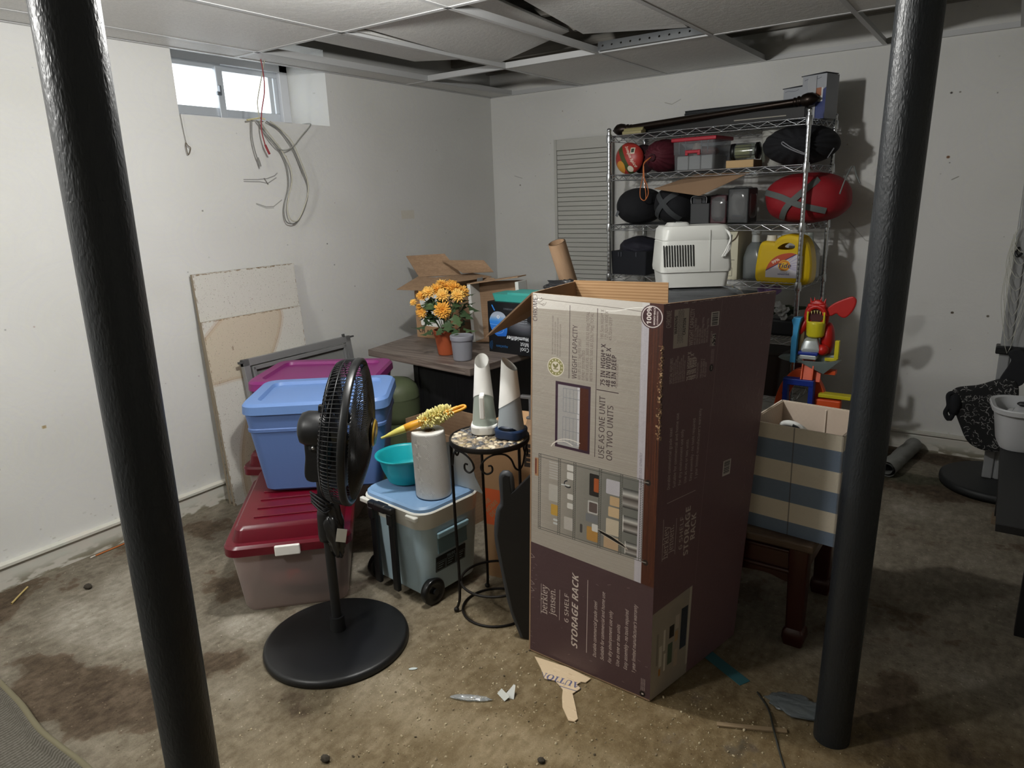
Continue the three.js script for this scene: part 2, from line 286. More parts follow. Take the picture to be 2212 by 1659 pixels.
// ---------------------------------------------------------------- hung ceiling
{
  const tileTex = dtex(512, 512, (u, v, x, y) => { const n = fbm(x / 6, y / 6, 3), s = h2(x >> 1, y >> 1) > 0.985 ? -26 : 0; return [214 + (n - 0.5) * 16 + s, 214 + (n - 0.5) * 16 + s, 211 + (n - 0.5) * 16 + s]; });
  const tm = new THREE.MeshPhysicalMaterial({ map: tileTex, roughness: 0.55, bumpMap: noiseBump, bumpScale: 0.002 });
  const edge = tm, gm = M('#c3c4c4', 0.45);
  const c = sgroup('ceiling');
  const gx = [0, 0.2, 0.81, 1.43, 2.06, 2.71, 3.33, 3.94, 4.55, 5.16, 5.77, RX], gz = [0, 0.955, 2.24, 3.46, 4.68, 5.9, RZ];
  const open = new Set(['1,0', '1,1', '2,1', '3,1', '4,0', '5,0', '6,0']);
  const tile = (w, d, t = 0.016) => { const g = rb(w, t, d, 0.003); const p = g.attributes.position, uv = g.attributes.uv; for (let i = 0; i < p.count; i++) uv.setXY(i, p.getX(i) / 0.6, p.getZ(i) / 0.6); return g; };
  const cache = {};
  for (let i = 0; i < gx.length - 1; i++) for (let j = 0; j < gz.length - 1; j++) {
    if (open.has(i + ',' + j)) continue;
    const w = gx[i + 1] - gx[i] - 0.008, k = `${w.toFixed(3)},${j}`, d = gz[j + 1] - gz[j] - 0.008 - (j === 0 ? 0.0 : 0);
    const g = cache[k] = cache[k] || tile(w, d);
    part(c, 'ceiling_tile', g, tm, [(gx[i] + gx[i + 1]) / 2, H + 0.011, (gz[j] + gz[j + 1]) / 2]);
  }
  // tiles pushed up and aslant in the open cells
  part(c, 'ceiling_tile', tile(0.4, 1.0), tm, [0.6, H + 0.045, 1.72], [0.02, 0.1, -0.08]);
  part(c, 'ceiling_tile', tile(0.5, 1.24), tm, [1.07, H + 0.085, 1.6], [0.0, 0.1, 0.24]);
  part(c, 'ceiling_tile', tile(0.56, 0.95), tm, [1.74, H + 0.085, 1.52], [-0.03, 0.12, -0.07]);
  // grid: inverted T sections
  const tee = (len) => merge([bx(0.024, 0.0025, len, 0, 0.001, 0), bx(0.002, 0.034, len, 0, 0.018, 0)]);
  for (let i = 1; i < gx.length - 1; i++) part(c, 'main_runner', tee(RZ), gm, [gx[i], H, RZ / 2]);
  for (let j = 1; j < gz.length - 1; j++) for (let i = 0; i < gx.length - 1; i++) part(c, 'cross_tee', tee(gx[i + 1] - gx[i] - 0.004), gm, [(gx[i] + gx[i + 1]) / 2, H, gz[j]], [0, Math.PI / 2, 0]);
  part(c, 'wall_angle', [bx(0.024, 0.0025, RZ, 0.012, H + 0.0, RZ / 2), bx(0.002, 0.03, RZ, 0.001, H + 0.015, RZ / 2)], gm);
  part(c, 'wall_angle', [bx(RX, 0.0025, 0.024, RX / 2, H, 0.012), bx(RX, 0.03, 0.002, RX / 2, H + 0.015, 0.001)], gm);
  // perforated steel strap lying on the grid of the raised tile
  const holes = []; for (let k = 0; k < 11; k++) { const cx = -0.27 + k * 0.054; holes.push(Array.from({ length: 8 }, (_, q) => [cx + 0.006 * Math.cos(q * 0.785), 0.006 * Math.sin(q * 0.785)])); }
  part(c, 'perforated_strap', extr([[-0.3, -0.024], [0.3, -0.024], [0.3, 0.024], [-0.3, 0.024]], 0.002, 0, holes), M('#a9adb0', 0.35, { metalness: 0.85 }), [1.745, H + 0.03, 0.99], [-0.2, 0, 0]);
  // framing above, its wood greyed and lightened to stand in for lens haze
  const wood = dtex(256, 64, (u, v, x, y) => { const n = fbm(x / 60, y / 3, 4); return [140 + 46 * (n - 0.5), 136 + 42 * (n - 0.5), 128 + 38 * (n - 0.5)]; });
  const wm = new THREE.MeshPhysicalMaterial({ map: wood, roughness: 0.85 });
  const jo = sgroup('ceiling_framing');
  part(jo, 'subfloor', bx(RX + 0.8, 0.06, RZ + 0.8, RX / 2, WY + 0.03, RZ / 2), wm);
  for (let z = 0.03; z < RZ; z += 0.41) part(jo, 'joist', bx(RX, 0.2, 0.04, RX / 2, WY - 0.1, z), wm);
}
// bulb and its holder, hanging from the joists through the tile; the second pair is added fill
for (const [L, light, lab] of [[LAMP, lamp, 'white ceiling lamp holder with a round bulb above the pedestal fan'], [ADDED_LAMP2, addedLamp2, 'added unseen fill lamp, a white holder with a round bulb behind the camera']]) {
  const t = thing('bulb_holder', lab, 'lamp', [L.x, 0, L.z]);
  part(t, 'holder', lathe([[0.0, H + 0.0], [0.055, H + 0.0], [0.055, H - 0.012], [0.03, H - 0.03], [0.02, L.y + 0.025], [0, L.y + 0.025]], 24), whitePlastic);
  const b = part(t, 'bulb', new THREE.SphereGeometry(0.03, 24, 16), new THREE.MeshStandardMaterial({ color: 0xffffff, emissive: new THREE.Color(1, 0.99, 0.96), emissiveIntensity: 6 }), [0, L.y, 0]);
  b.castShadow = false; scene.add(light);
}
// ---------------------------------------------------------------- steel posts
{
  const bump = dtex(256, 256, (u, v, x, y) => { const s = 128 + 190 * (fbm(x / 5, y / 9, 3) - 0.5); return [s, s, s]; }, false);
  const pm = new THREE.MeshPhysicalMaterial({ color: new THREE.Color('#1e2226'), roughness: 0.4, bumpMap: rep(bump, 2, 10), bumpScale: 0.0013 });
  const post = (label, x, z, tx, tz) => {
    const t = thing('steel_column', label, 'column', [x, 0, z]);
    const g = cyl(0.049, 0.049, 2.62, 0, 1.31, 0, 40); const p = g.attributes.position; for (let i = 0; i < p.count; i++) { p.setX(i, p.getX(i) + tx * p.getY(i)); p.setZ(i, p.getZ(i) + tz * p.getY(i)); }
    part(t, 'shaft', g, pm);
    return t;
  };
  post('black painted steel column standing close to the camera, bare white wall behind its upper half', 2.128, 4.083, 0.024, 0.001);
  const q = post('black painted steel column beside the striped fabric storage bin', 3.134, 2.756, 0.019, 0.006);
  
}
// ---------------------------------------------------------------- boards leaning at the window wall
{
  const board = (stain) => ctex(512, 1024, (g, w, h) => {
    g.fillStyle = '#cfcdc5'; g.fillRect(0, 0, w, h);
    if (stain) {
      const blob2 = (pts, fill, edge, lw) => { g.beginPath(); pts.forEach(([x, y], i) => { const a = pts[(i + 1) % pts.length]; const mx = (x + a[0]) / 2 * w, my = (y + a[1]) / 2 * h; i ? g.quadraticCurveTo(x * w, y * h, mx, my) : g.moveTo(mx, my); }); g.closePath(); g.fillStyle = fill; g.fill(); g.strokeStyle = edge; g.lineWidth = lw; g.stroke(); };
      const up = [[-0.1, -0.05], [0.65, -0.05], [0.8, 0.0], [0.74, 0.12], [0.62, 0.24], [0.52, 0.32], [0.42, 0.36], [0.28, 0.32], [0.02, 0.33], [-0.1, 0.32]];
      blob2(up, 'rgba(190,170,138,.5)', 'rgba(172,142,110,.22)', 26); blob2(up, 'rgba(0,0,0,0)', 'rgba(150,120,88,.28)', 5);
      const lo = [[0.34, 0.3], [0.56, 0.33], [0.5, 0.42], [0.3, 0.5], [0.2, 0.62], [0.12, 0.8], [0.14, 1.1], [1.2, 1.1], [1.1, 0.5], [0.7, 0.4], [0.5, 0.36]];
      blob2(lo, 'rgba(184,162,130,.55)', 'rgba(172,142,110,.22)', 26); blob2(lo, 'rgba(0,0,0,0)', 'rgba(150,120,88,.25)', 5);
      g.fillStyle = 'rgba(120,100,80,.5)'; g.fillRect(0.235 * w, 0.15 * h, 7, 22);
    }
    for (let i = 0; i < 3800; i++) { g.fillStyle = `rgba(${rr(70, 130) | 0},${rr(64, 118) | 0},${rr(54, 100) | 0},${rr(0.2, 0.75)})`; const s = rr(0.6, 2.2); g.fillRect(rnd() * w, rnd() * h, s, s * rr(0.7, 1.8)); }
    for (let i = 0; i < 140; i++) { g.fillStyle = `rgba(120,100,74,${rr(0.2, 0.7)})`; g.fillRect(rnd() * w, rr(0, 4), rr(3, 14), rr(1, 4)); g.fillRect(rnd() > 0.5 ? rr(0, 4) : w - rr(0, 5), rnd() * h, rr(1, 4), rr(4, 20)); }
    g.fillStyle = '#8a7e6c'; g.fillRect(0, h - 9, 9, 9);
  });
  const mk = (label, tex, x0, x1, y1, za, zb, t, y0 = 0) => {
    const m = new THREE.MeshPhysicalMaterial({ map: tex, roughness: 0.8, bumpMap: rep(noiseBump, 4, 8), bumpScale: 0.002 });
    single('ceiling_board', label, 'board', plate([x0, y0, za], [x0, y0, zb], [x1, y1, zb], [x1, y1, za], t), m, 'ceiling boards leaning on the wall');
  };
  mk('tall clean speckled ceiling board leaning against the white wall, rearmost of the two', board(false), 0.085, 0.036, 1.238, 2.665, 2.037, 0.018);
  mk('shorter speckled ceiling board with brown water stains, leaning in front of a clean one', board(true), 0.13, 0.068, 0.998, 2.672, 2.05, 0.018);
}
{ // storm window frame leaning behind the bins
  const t = thing('storm_window', 'old grey aluminium storm window frame leaning behind the magenta lidded bin', 'window frame', [0.215, 0.02, 2.13], Math.PI / 2);
  t.rotation.order = 'YXZ'; t.rotation.x = -0.13;
  const fm = M('#8f9091', 0.4, { metalness: 0.35 }), W = 0.76, Hh = 0.76;
  part(t, 'frame', [rb(W, 0.04, 0.03, 0.004, 0, Hh - 0.02, 0), rb(W, 0.04, 0.03, 0.004, 0, 0.02, 0), rb(0.04, Hh, 0.03, 0.004, -W / 2 + 0.02, Hh / 2, 0), rb(0.04, Hh, 0.03, 0.004, W / 2 - 0.02, Hh / 2, 0),
    rb(W - 0.1, 0.022, 0.04, 0.003, 0, Hh - 0.055, 0.002), rb(0.02, Hh - 0.09, 0.04, 0.003, -W / 2 + 0.058, Hh / 2, 0.002), rb(0.02, Hh - 0.09, 0.04, 0.003, W / 2 - 0.058, Hh / 2, 0.002)], fm);
  part(t, 'screen', bx(W - 0.1, Hh - 0.1, 0.003, 0, Hh / 2, 0), M('#7d7e7c', 0.7));
  for (const g of [bx(0.03, 0.012, 0.012, -W / 2 - 0.012, Hh - 0.012, 0.012), bx(0.014, 0.02, 0.012, W / 2 - 0.05, Hh + 0.006, 0.01), bx(0.03, 0.01, 0.012, W / 2 + 0.01, Hh - 0.01, 0.012)]) part(t, 'clip', g, M('#4d4e4e', 0.5));
}
// ---------------------------------------------------------------- storage bins
function tote(name, label, pos, turn, w, d, h, bodyMat, lidMat, group) { // origin on the floor at its centre
  const t = thing(name, label, 'storage bin', pos, turn, group);
  const k = 0.82;
  part(t, 'body', loft([[0.004, w * k - 0.05, d * k - 0.05, 0.03], [0, w * k - 0.03, d * k - 0.03, 0.04], [0.012, w * k, d * k, 0.045], [h * 0.68, w * 0.925, d * 0.925, 0.045], [h * 0.69, w * 0.945, d * 0.945, 0.045], [h * 0.72, w * 0.947, d * 0.947, 0.045], [h * 0.73, w * 0.935, d * 0.935, 0.045], [h * 0.86, w * 0.955, d * 0.955, 0.045], [h - 0.02, w * 0.96, d * 0.96, 0.045]], [1, 1], 0.5), bodyMat);
  part(t, 'lid', loft([[h - 0.05, w - 0.012, d - 0.012, 0.06], [h - 0.046, w, d, 0.065], [h - 0.012, w - 0.004, d - 0.004, 0.065], [h, w - 0.025, d - 0.025, 0.06], [h, w - 0.115, d - 0.115, 0.045], [h - 0.014, w - 0.13, d - 0.13, 0.04]], [1, 1], 0.5), lidMat);
  return t;
}
const blueM = M('#5671a6', 0.5, { bumpMap: noiseBump, bumpScale: 0.0006 }), blueLid = M('#6384ba', 0.45);
{
  const magenta = M('#7d2069', 0.4), maroon = M('#5e0a1c', 0.28), clearM = M('#e8d8d6', 0.32, { transmission: 0.74, thickness: 0, ior: 1.4, specularIntensity: 0.5 });
  const TH = 0.78;
  const clearTote = (label, pos, turn, withTag) => {
    const t = thing('lidded_tote', label, 'storage bin', pos, turn); if (!withTag) t.scale.set(0.8, 1, 0.8);
    const w = 0.47, d = 0.72, h = 0.375;
    const walls = loft([[0.0, w * 0.83, d * 0.87, 0.05], [0.015, w * 0.86, d * 0.895, 0.055], [0.28, w * 0.965, d * 0.965, 0.06]], [1, 0], 0.6);
    part(t, 'body', walls, clearM, [0, 0, 0], null, 'clear plastic body clouded with dust');
    part(t, 'lid', loft([[0.262, w - 0.01, d - 0.01, 0.06], [0.264, w + 0.016, d + 0.016, 0.06], [0.295, w + 0.016, d + 0.016, 0.06], [0.306, w, d, 0.055], [0.306, w - 0.05, d - 0.05, 0.04], [0.352, w - 0.07, d - 0.075, 0.035], [0.366, w - 0.095, d - 0.1, 0.03]], [1, 1], 0.5), maroon);
    for (let i = 0; i < 6; i++) part(t, 'rib', rb(w - 0.2, 0.008, 0.012, 0.003, 0.0, 0.368, d / 2 - 0.12 - i * 0.085), maroon);
    for (const s of [1, -1]) part(t, 'latch', rb(0.095, 0.042, 0.014, 0.005, 0, 0.277, s * (d / 2 + 0.012)), M('#e9e7e2', 0.4), null, null, 'white plastic latch');
    return t;
  };
  const a = clearTote('clear tote with a maroon lid and white latch, standing on the floor behind the fan', [0.985, 0, 2.905], TH, true);
  // the faint things inside it
  part(a, 'packed_clothes', blob(0.17, 0.1, 0.28, 0.3, 2.2, 3, 30, 0, 0.7).translate(0, 0.115, 0), M('#7d5a55', 0.9));
  part(a, 'red_label', rb(0.05, 0.045, 0.004, 0.002, 0.0, 0.13, 0.296), M('#b8402c', 0.6));
  clearTote('clear tote with a maroon lid, half hidden under the magenta lidded bin', [0.53, 0, 2.45], 0.55 + Math.PI / 2);
  tote('storage_bin', 'blue plastic storage bin with a lighter blue lid, standing on the maroon lid', [0.985, 0.374, 2.705], 0.67, 0.61, 0.43, 0.4, blueM, blueLid);
  tote('storage_bin', 'storage bin with a glossy magenta lid behind the blue bin', [0.6, 0.374, 2.37], 0.55, 0.63, 0.49, 0.372, M('#5d1650', 0.45), magenta);
}
// ---------------------------------------------------------------- pedestal fan
{
  const P = [1.515, 0, 3.185];
  const t = thing('pedestal_fan', 'tall black pedestal fan on a round base with a wire cage and gold badge', 'fan', P, 0);
  part(t, 'base', lathe([[0, 0.034], [0.2, 0.032], [0.247, 0.03], [0.258, 0.022], [0.261, 0.01], [0.259, 0], [0, 0]], 72), M('#141516', 0.42), [0.02, 0, 0.025]);
  part(t, 'pole', [cyl(0.0175, 0.0175, 0.4, 0, 0.22, 0), cyl(0.026, 0.028, 0.06, 0, 0.06, 0)], blackSatin);
  part(t, 'collar', [lathe([[0.018, 0.4], [0.03, 0.4], [0.033, 0.42], [0.03, 0.5], [0.024, 0.53], [0.0, 0.53]], 24), cyl(0.02, 0.02, 0.14, 0, 0.59, 0)], blackPlastic);
  { // plastic bag tied round the pole, with a hanging tag
    const g = blob(0.036, 0.11, 0.036, 0.7, 3.2, 11, 36); g.translate(0.024, 0.45, -0.012);
    part(t, 'bag_wrap', g, M('#16171a', 0.32, { clearcoat: 0.3 }));
    part(t, 'tag', rb(0.035, 0.055, 0.002, 0.001), M('#b9b7ad', 0.5), [0.085, 0.44, 0.01], [0.2, 0.7, -0.35]);
    part(t, 'cord', [0, 1, 2, 3].map((k) => tube([[-0.03, 0.55 + k * 0.012, 0.03], [-0.045, 0.53 + k * 0.01, 0], [-0.02, 0.56, -0.03], [0.03, 0.55 - k * 0.01, -0.02], [0.035, 0.52 + k * 0.014, 0.025]], 0.004, 6, 30, true)), blackSatin);
  }
  const head = new THREE.Group(); head.name = 'head'; head.position.set(0.0, 0.815, 0.0); head.rotation.y = Math.atan2(0.545, 0.84) + 0.06; t.add(head); // +x of the head points where it blows
  head.rotation.order = 'YZX'; head.rotation.z = -0.12;
  const neck = extr(smoothOutline([[-0.022, -0.2], [0.016, -0.2], [0.022, -0.09], [0.026, -0.05], [0.0, -0.02], [-0.028, -0.05], [-0.026, -0.12]], 40), 0.04, 0.006);
  part(head, 'neck', neck, blackPlastic, [0.0, 0.02, 0.0]);
  part(head, 'screw', new THREE.SphereGeometry(0.008, 12, 8), M('#c9c9c9', 0.3, { metalness: 0.9 }), [-0.002, -0.06, 0.026]);
  { const g = lathe([[0, -0.098], [0.035, -0.096], [0.055, -0.085], [0.064, -0.06], [0.066, -0.01], [0.062, 0.03], [0.05, 0.05], [0, 0.05]], 32); g.rotateZ(-Math.PI / 2); g.scale(0.82, 0.95, 0.95); part(head, 'motor_housing', [g, rb(0.02, 0.03, 0.02, 0.004, -0.005, 0.072, 0), rb(0.075, 0.04, 0.06, 0.012, -0.005, -0.058, 0)], blackPlastic, [0.022, 0.0, 0.0]); }
  const CX = 0.132, R = 0.25;                        // ring centre ahead of the pole
  { const g = lathe([[R - 0.01, -0.013], [R, -0.012], [R + 0.004, -0.006], [R + 0.004, 0.009], [R, 0.013], [R - 0.008, 0.014], [R - 0.018, 0.008], [R - 0.018, 0.004], [R - 0.01, -0.013]], 96); g.rotateZ(-Math.PI / 2); part(head, 'ring', g, M('#141516', 0.35), [CX, 0, 0]); }
  // rear cage: drum of wires running from the ring back to the motor
  const wire = M('#17181a', 0.32);
  { const L = []; const N = 104; for (let i = 0; i < N; i++) { const a = i / N * Math.PI * 2, c = Math.cos(a), s = Math.sin(a); L.push(tube([[CX - 0.01, c * R, s * R], [CX - 0.04, c * (R - 0.004), s * (R - 0.004)], [CX - 0.068, c * (R - 0.016), s * (R - 0.016)], [CX - 0.08, c * (R - 0.05), s * (R - 0.05)], [CX - 0.078, c * 0.06, s * 0.06]], 0.0017, 5, 14)); }
    const ringAt = (x, r) => { const g = new THREE.TorusGeometry(r, 0.002, 6, 72); g.rotateY(Math.PI / 2); g.translate(x, 0, 0); return g; };
    L.push(ringAt(CX - 0.04, R - 0.004), ringAt(CX - 0.078, R - 0.07), ringAt(CX - 0.078, 0.13), ringAt(CX - 0.068, R - 0.016));
    part(head, 'rear_cage', L, wire); }
  // front grille: a dome of swirling wires
  { const L = []; const N = 112; const dome = (r) => 0.012 + 0.046 * (1 - Math.pow(r / R, 2.2)); for (let i = 0; i < N; i++) { const a0 = i / N * Math.PI * 2, pts = []; for (let k = 0; k <= 9; k++) { const f = k / 9, r = 0.045 + (R - 0.02 - 0.045) * f, a = a0 + 0.85 * f * f; pts.push([CX + dome(r), r * Math.cos(a), r * Math.sin(a)]); } L.push(tube(pts, 0.0019, 5, 16)); }
    for (const r of [0.09, 0.14, 0.185]) { const g = new THREE.TorusGeometry(r, 0.0016, 6, 64); g.rotateY(Math.PI / 2); g.translate(CX + dome(r) - 0.002, 0, 0); L.push(g); }
    part(head, 'front_grille', L, M('#1a1b1d', 0.22)); }
  { const badge = ctex(256, 256, (g) => { g.fillStyle = '#15110a'; g.fillRect(0, 0, 256, 256); g.strokeStyle = '#d9b64a'; g.lineWidth = 16; g.beginPath(); g.arc(128, 128, 108, 0, 7); g.stroke(); g.fillStyle = '#d9b64a'; g.beginPath(); g.moveTo(150, 40); g.lineTo(80, 140); g.lineTo(124, 140); g.lineTo(100, 220); g.lineTo(182, 108); g.lineTo(134, 108); g.fill(); });
    const hub = lathe([[0, 0.014], [0.04, 0.012], [0.05, 0.004], [0.052, -0.004], [0, -0.004]], 40); const p = hub.attributes.position, uv = hub.attributes.uv; for (let i = 0; i < p.count; i++) uv.setXY(i, 0.5 + p.getX(i) / 0.106, 0.5 + p.getZ(i) / 0.106); hub.rotateZ(-Math.PI / 2);
    part(head, 'badge', hub, new THREE.MeshPhysicalMaterial({ map: badge, roughness: 0.3, metalness: 0.4 }), [CX + 0.06, 0, 0], null, 'black and gold round badge'); }
  for (let b = 0; b < 5; b++) { // blades
    const pos = [], idx = [], n = 8, m = 6, a0 = b / 5 * Math.PI * 2;
    for (let i = 0; i <= n; i++) for (let j = 0; j <= m; j++) { const r = 0.03 + 0.17 * i / n, a = a0 + (j / m - 0.5) * (0.9 + 0.25 * i / n) + 0.35 * i / n; pos.push(CX - 0.03 + (j / m - 0.5) * 0.045, r * Math.cos(a), r * Math.sin(a)); }
    for (let i = 0; i < n; i++) for (let j = 0; j < m; j++) { const q = i * (m + 1) + j; idx.push(q, q + 1, q + m + 1, q + 1, q + m + 2, q + m + 1); }
    const g = new THREE.BufferGeometry(); g.setAttribute('position', new THREE.Float32BufferAttribute(pos, 3)); g.setIndex(idx); g.computeVertexNormals(); part(head, 'blade', g, M('#1c1d20', 0.3, { side: THREE.DoubleSide }));
  }
}
// ---------------------------------------------------------------- desk and what stands on it
const DH = 0.74;
{
  const wood = dtex(512, 512, (u, v, x, y) => { const n = fbm(x / 130, y / 5, 5), f = fbm(x / 50 + 9, y / 1.6, 3), s = (n - 0.5) * 80 + (f - 0.5) * 34; return [104 + s, 93 + s, 86 + s * 0.95]; });
  const wm = new THREE.MeshPhysicalMaterial({ map: wood, roughness: 0.5 }), dk = M('#0f0f11', 0.5);
  const t = thing('desk', 'dark desk with a grey wood grain top carrying cartons and flowers', 'desk', [0.43, 0, 1.89], 0);
  const out = [[0, 0], [0.83, 0.116], [0.875, -0.36], [0.83, -0.85], [-0.13, -0.85]];
  const s = new THREE.Shape(out.map(([x, z]) => new THREE.Vector2(x, -z))); const g = new THREE.ExtrudeGeometry(s, { depth: 0.034, bevelEnabled: true, bevelSize: 0.002, bevelThickness: 0.002, bevelSegments: 1 });
  g.rotateX(-Math.PI / 2); { const p = g.attributes.position, n = g.attributes.normal, uv = g.attributes.uv; for (let i = 0; i < p.count; i++) { if (Math.abs(n.getY(i)) > 0.5) uv.setXY(i, p.getX(i) * 1.1, p.getZ(i) * 1.1); else uv.setXY(i, (p.getX(i) + p.getZ(i)) * 1.1, p.getY(i) * 1.1); } }
  part(t, 'desk_top', g, wm, [0, DH - 0.036, 0]);
  const dw = dtex(256, 256, (u, v, x, y) => { const n = fbm(x / 4, y / 60, 4) - 0.5; return [24 + 22 * n, 24 + 22 * n, 26 + 22 * n]; });
  const dm = new THREE.MeshPhysicalMaterial({ map: dw, roughness: 0.55 });
  part(t, 'side_panel', rb(0.035, DH - 0.04, 0.7, 0.003, 0.31, (DH - 0.04) / 2, -0.4), dm);
  part(t, 'side_panel', rb(0.035, DH - 0.04, 0.7, 0.003, 0.78, (DH - 0.04) / 2, -0.4), dm);
  part(t, 'front_panel', rb(0.45, 0.66, 0.02, 0.003, 0.545, DH - 0.04 - 0.33, -0.07), dm);
}
const printMat = (tex, o = {}) => new THREE.MeshPhysicalMaterial({ map: tex, roughness: 0.6, ...o });
{ // open carton with its flaps up
  const t = thing('open_carton', 'brown shipping carton with flaps open, standing on the desk behind the flowers', 'cardboard box', [0.43, DH, 1.47], -0.085);
  const W = 0.37, D = 0.33, Hh = 0.285, th = 0.005;
  const front = ctex(512, 400, (g, w, h) => {
    g.fillStyle = '#9c7c5c'; g.fillRect(0, 0, w, h); for (let i = 0; i < 300; i++) { g.fillStyle = `rgba(120,90,60,${rr(0.03, 0.12)})`; g.fillRect(rnd() * w, rnd() * h, rr(10, 80), 1); }
    g.fillStyle = '#d8d8d4'; g.beginPath(); g.roundRect(58, 8, 270, 285, 16); g.fill(); g.fillStyle = 'rgba(150,150,150,.5)'; for (let i = 0; i < 9; i++) g.fillRect(80, 170 + i * 12, rr(90, 200), 4);
    g.fillStyle = '#2a2019'; g.font = 'bold 58px sans-serif'; g.fillText('CH', 22, 356); g.fillText('AIR CHAIR', 118, 368); g.fillStyle = '#9c7c5c'; g.fillRect(0, h - 5, 6, 5);
  });
  part(t, 'front_wall', plate([0, 0, 0], [W, 0, 0], [W, Hh, 0], [0, Hh, 0], th), printMat(front, { roughness: 0.85 }));
  part(t, 'back_wall', rb(W, 0.345, th, 0.001, W / 2, 0.1725, -D), kraft); for (const x of [th / 2, W - th / 2]) part(t, 'side_wall', T(extr([[0, 0], [D, 0], [D, 0.34], [0, Hh]], th, 0.001), x, 0, 0, 0, Math.PI / 2), kraft);
  part(t, 'bottom', rb(W, th, D, 0.001, W / 2, th / 2, -D / 2), kraft);
  const flap = (a, b, c, d) => part(t, 'flap', plate(a, b, c, d, 0.004), kraftUV);
  flap([-0.008, 0.311, 0.133], [0.206, 0.298, 0.0], [0.158, 0.353, -0.156], [-0.069, 0.361, -0.104]);
  flap([-0.101, 0.352, -0.141], [0.109, 0.358, -0.312], [-0.029, 0.486, -0.308], [-0.293, 0.473, -0.217]);
  flap([0.184, 0.379, -0.247], [0.296, 0.373, -0.407], [0.239, 0.445, -0.384], [0.002, 0.45, -0.253]);
  flap([0.209, 0.336, -0.126], [0.324, 0.35, -0.355], [0.159, 0.366, -0.358], [0.065, 0.357, -0.141]);
  part(t, 'tape', plate([W + 0.003, Hh - 0.06, -0.15], [W + 0.003, Hh - 0.06, -0.2], [W + 0.02, Hh + 0.08, -0.2], [W + 0.02, Hh + 0.08, -0.15], 0.001), M('#c9cdd0', 0.15, { transmission: 0.6, thickness: 0 }));
}
{ // tray carton on its side with white rims
  const t = thing('tray_carton', 'shallow brown carton with white edges standing on its side beside the flowers', 'cardboard box', [0.855, DH, 1.46], 0.1);
  t.rotation.order = 'YXZ'; t.rotation.z = 0.055;
  const W = 0.34, Hh = 0.345, D = 0.1, wM = M('#cfd0cc', 0.6);
  part(t, 'back', rb(W, Hh, 0.004, 0.001, W / 2, Hh / 2, -D), kraft);
  part(t, 'left_rim', [rb(0.022, Hh, D, 0.002, 0.011, Hh / 2, -D / 2)], wM); part(t, 'right_rim', rb(0.022, Hh, D, 0.002, W - 0.011, Hh / 2, -D / 2), wM);
  part(t, 'top_rim', plate([0, Hh, 0], [W, Hh + 0.03, 0], [W, Hh + 0.03, -D], [0, Hh, -D], 0.006), kraftUV); part(t, 'bottom_rim', rb(W - 0.05, 0.006, D, 0.001, W / 2, 0.003, -D / 2), kraft);
}
{ // humidifier box, upside down
  const t = thing('appliance_box', 'black printed humidifier box standing upside down on the desk', 'box', [1.1, DH, 1.622], -0.06);
  const W = 0.29, Hh = 0.278, D = 0.15;
  const tex = ctex(768, 736, (g, w, h) => {
    g.fillStyle = '#0d0f13'; g.fillRect(0, 0, w, h);
    g.save(); g.translate(w, h); g.rotate(Math.PI);                       // everything is printed for the box the right way up
    g.fillStyle = '#2b2f36'; for (let i = 0; i < 7; i++) { g.beginPath(); g.ellipse(210 - i * 10, 330 + i * 22, 210 - i * 8, 50, 0.15, 0, 7); g.fillStyle = `rgba(${60 + i * 12},${62 + i * 12},${70 + i * 12},.35)`; g.fill(); }
    g.fillStyle = '#e8ecf0'; g.font = '78px sans-serif'; g.fillText('Cool', 44, 112); g.fillText('Mist', 44, 186); g.font = 'bold 76px sans-serif'; g.fillText('Humidifier', 44, 262);
    g.fillStyle = '#2a6fae'; g.font = '46px sans-serif'; g.fillText('AquaOasis', 420, 110); g.strokeStyle = '#2a6fae'; g.lineWidth = 4; for (let i = 0; i < 4; i++) { g.beginPath(); g.arc(690, 100, 18 + i * 16, -1.2, 1.4); g.stroke(); }
    const lg = g.createLinearGradient(0, 280, 0, 620); lg.addColorStop(0, '#1f5fb8'); lg.addColorStop(0.5, '#2f7fd6'); lg.addColorStop(0.75, '#aab4c4'); lg.addColorStop(1, '#8e98aa');
    g.fillStyle = lg; g.beginPath(); g.moveTo(450, 250); g.lineTo(600, 240); g.quadraticCurveTo(740, 300, 745, 470); g.quadraticCurveTo(700, 610, 560, 600); g.quadraticCurveTo(430, 590, 430, 470); g.quadraticCurveTo(400, 330, 450, 250); g.fill();
    g.strokeStyle = 'rgba(200,225,255,.7)'; g.lineWidth = 5; g.beginPath(); g.ellipse(590, 330, 100, 46, 0, 0, 7); g.stroke(); g.beginPath(); g.moveTo(450, 400); g.lineTo(740, 410); g.stroke();
    g.fillStyle = '#e8eef6'; g.beginPath(); g.arc(580, 520, 24, 0, 7); g.fill(); g.fillStyle = '#7f8ba0'; g.beginPath(); g.moveTo(580, 500); g.quadraticCurveTo(598, 528, 580, 536); g.quadraticCurveTo(562, 528, 580, 500); g.fill();
    g.strokeStyle = '#2f7fd6'; g.lineWidth = 20; g.beginPath(); g.moveTo(640, 610); g.lineTo(690, 690); g.stroke();
    g.fillStyle = '#6d7580'; g.font = '30px sans-serif'; g.fillText('BREATHE THE DIFFERENCE', 120, 655);
    g.fillStyle = '#c9ced6'; g.font = '20px sans-serif'; for (let i = 0; i < 4; i++) g.fillText('quiet ultrasonic mist', 60, 470 + i * 28);
    g.restore(); g.fillStyle = '#0d0f13'; g.fillRect(0, h - 6, 6, 6);
  });
  part(t, 'carton', plate([0, 0, 0], [W, 0, 0], [W, Hh, 0], [0, Hh, 0], D), printMat(tex, { roughness: 0.4 }));
}
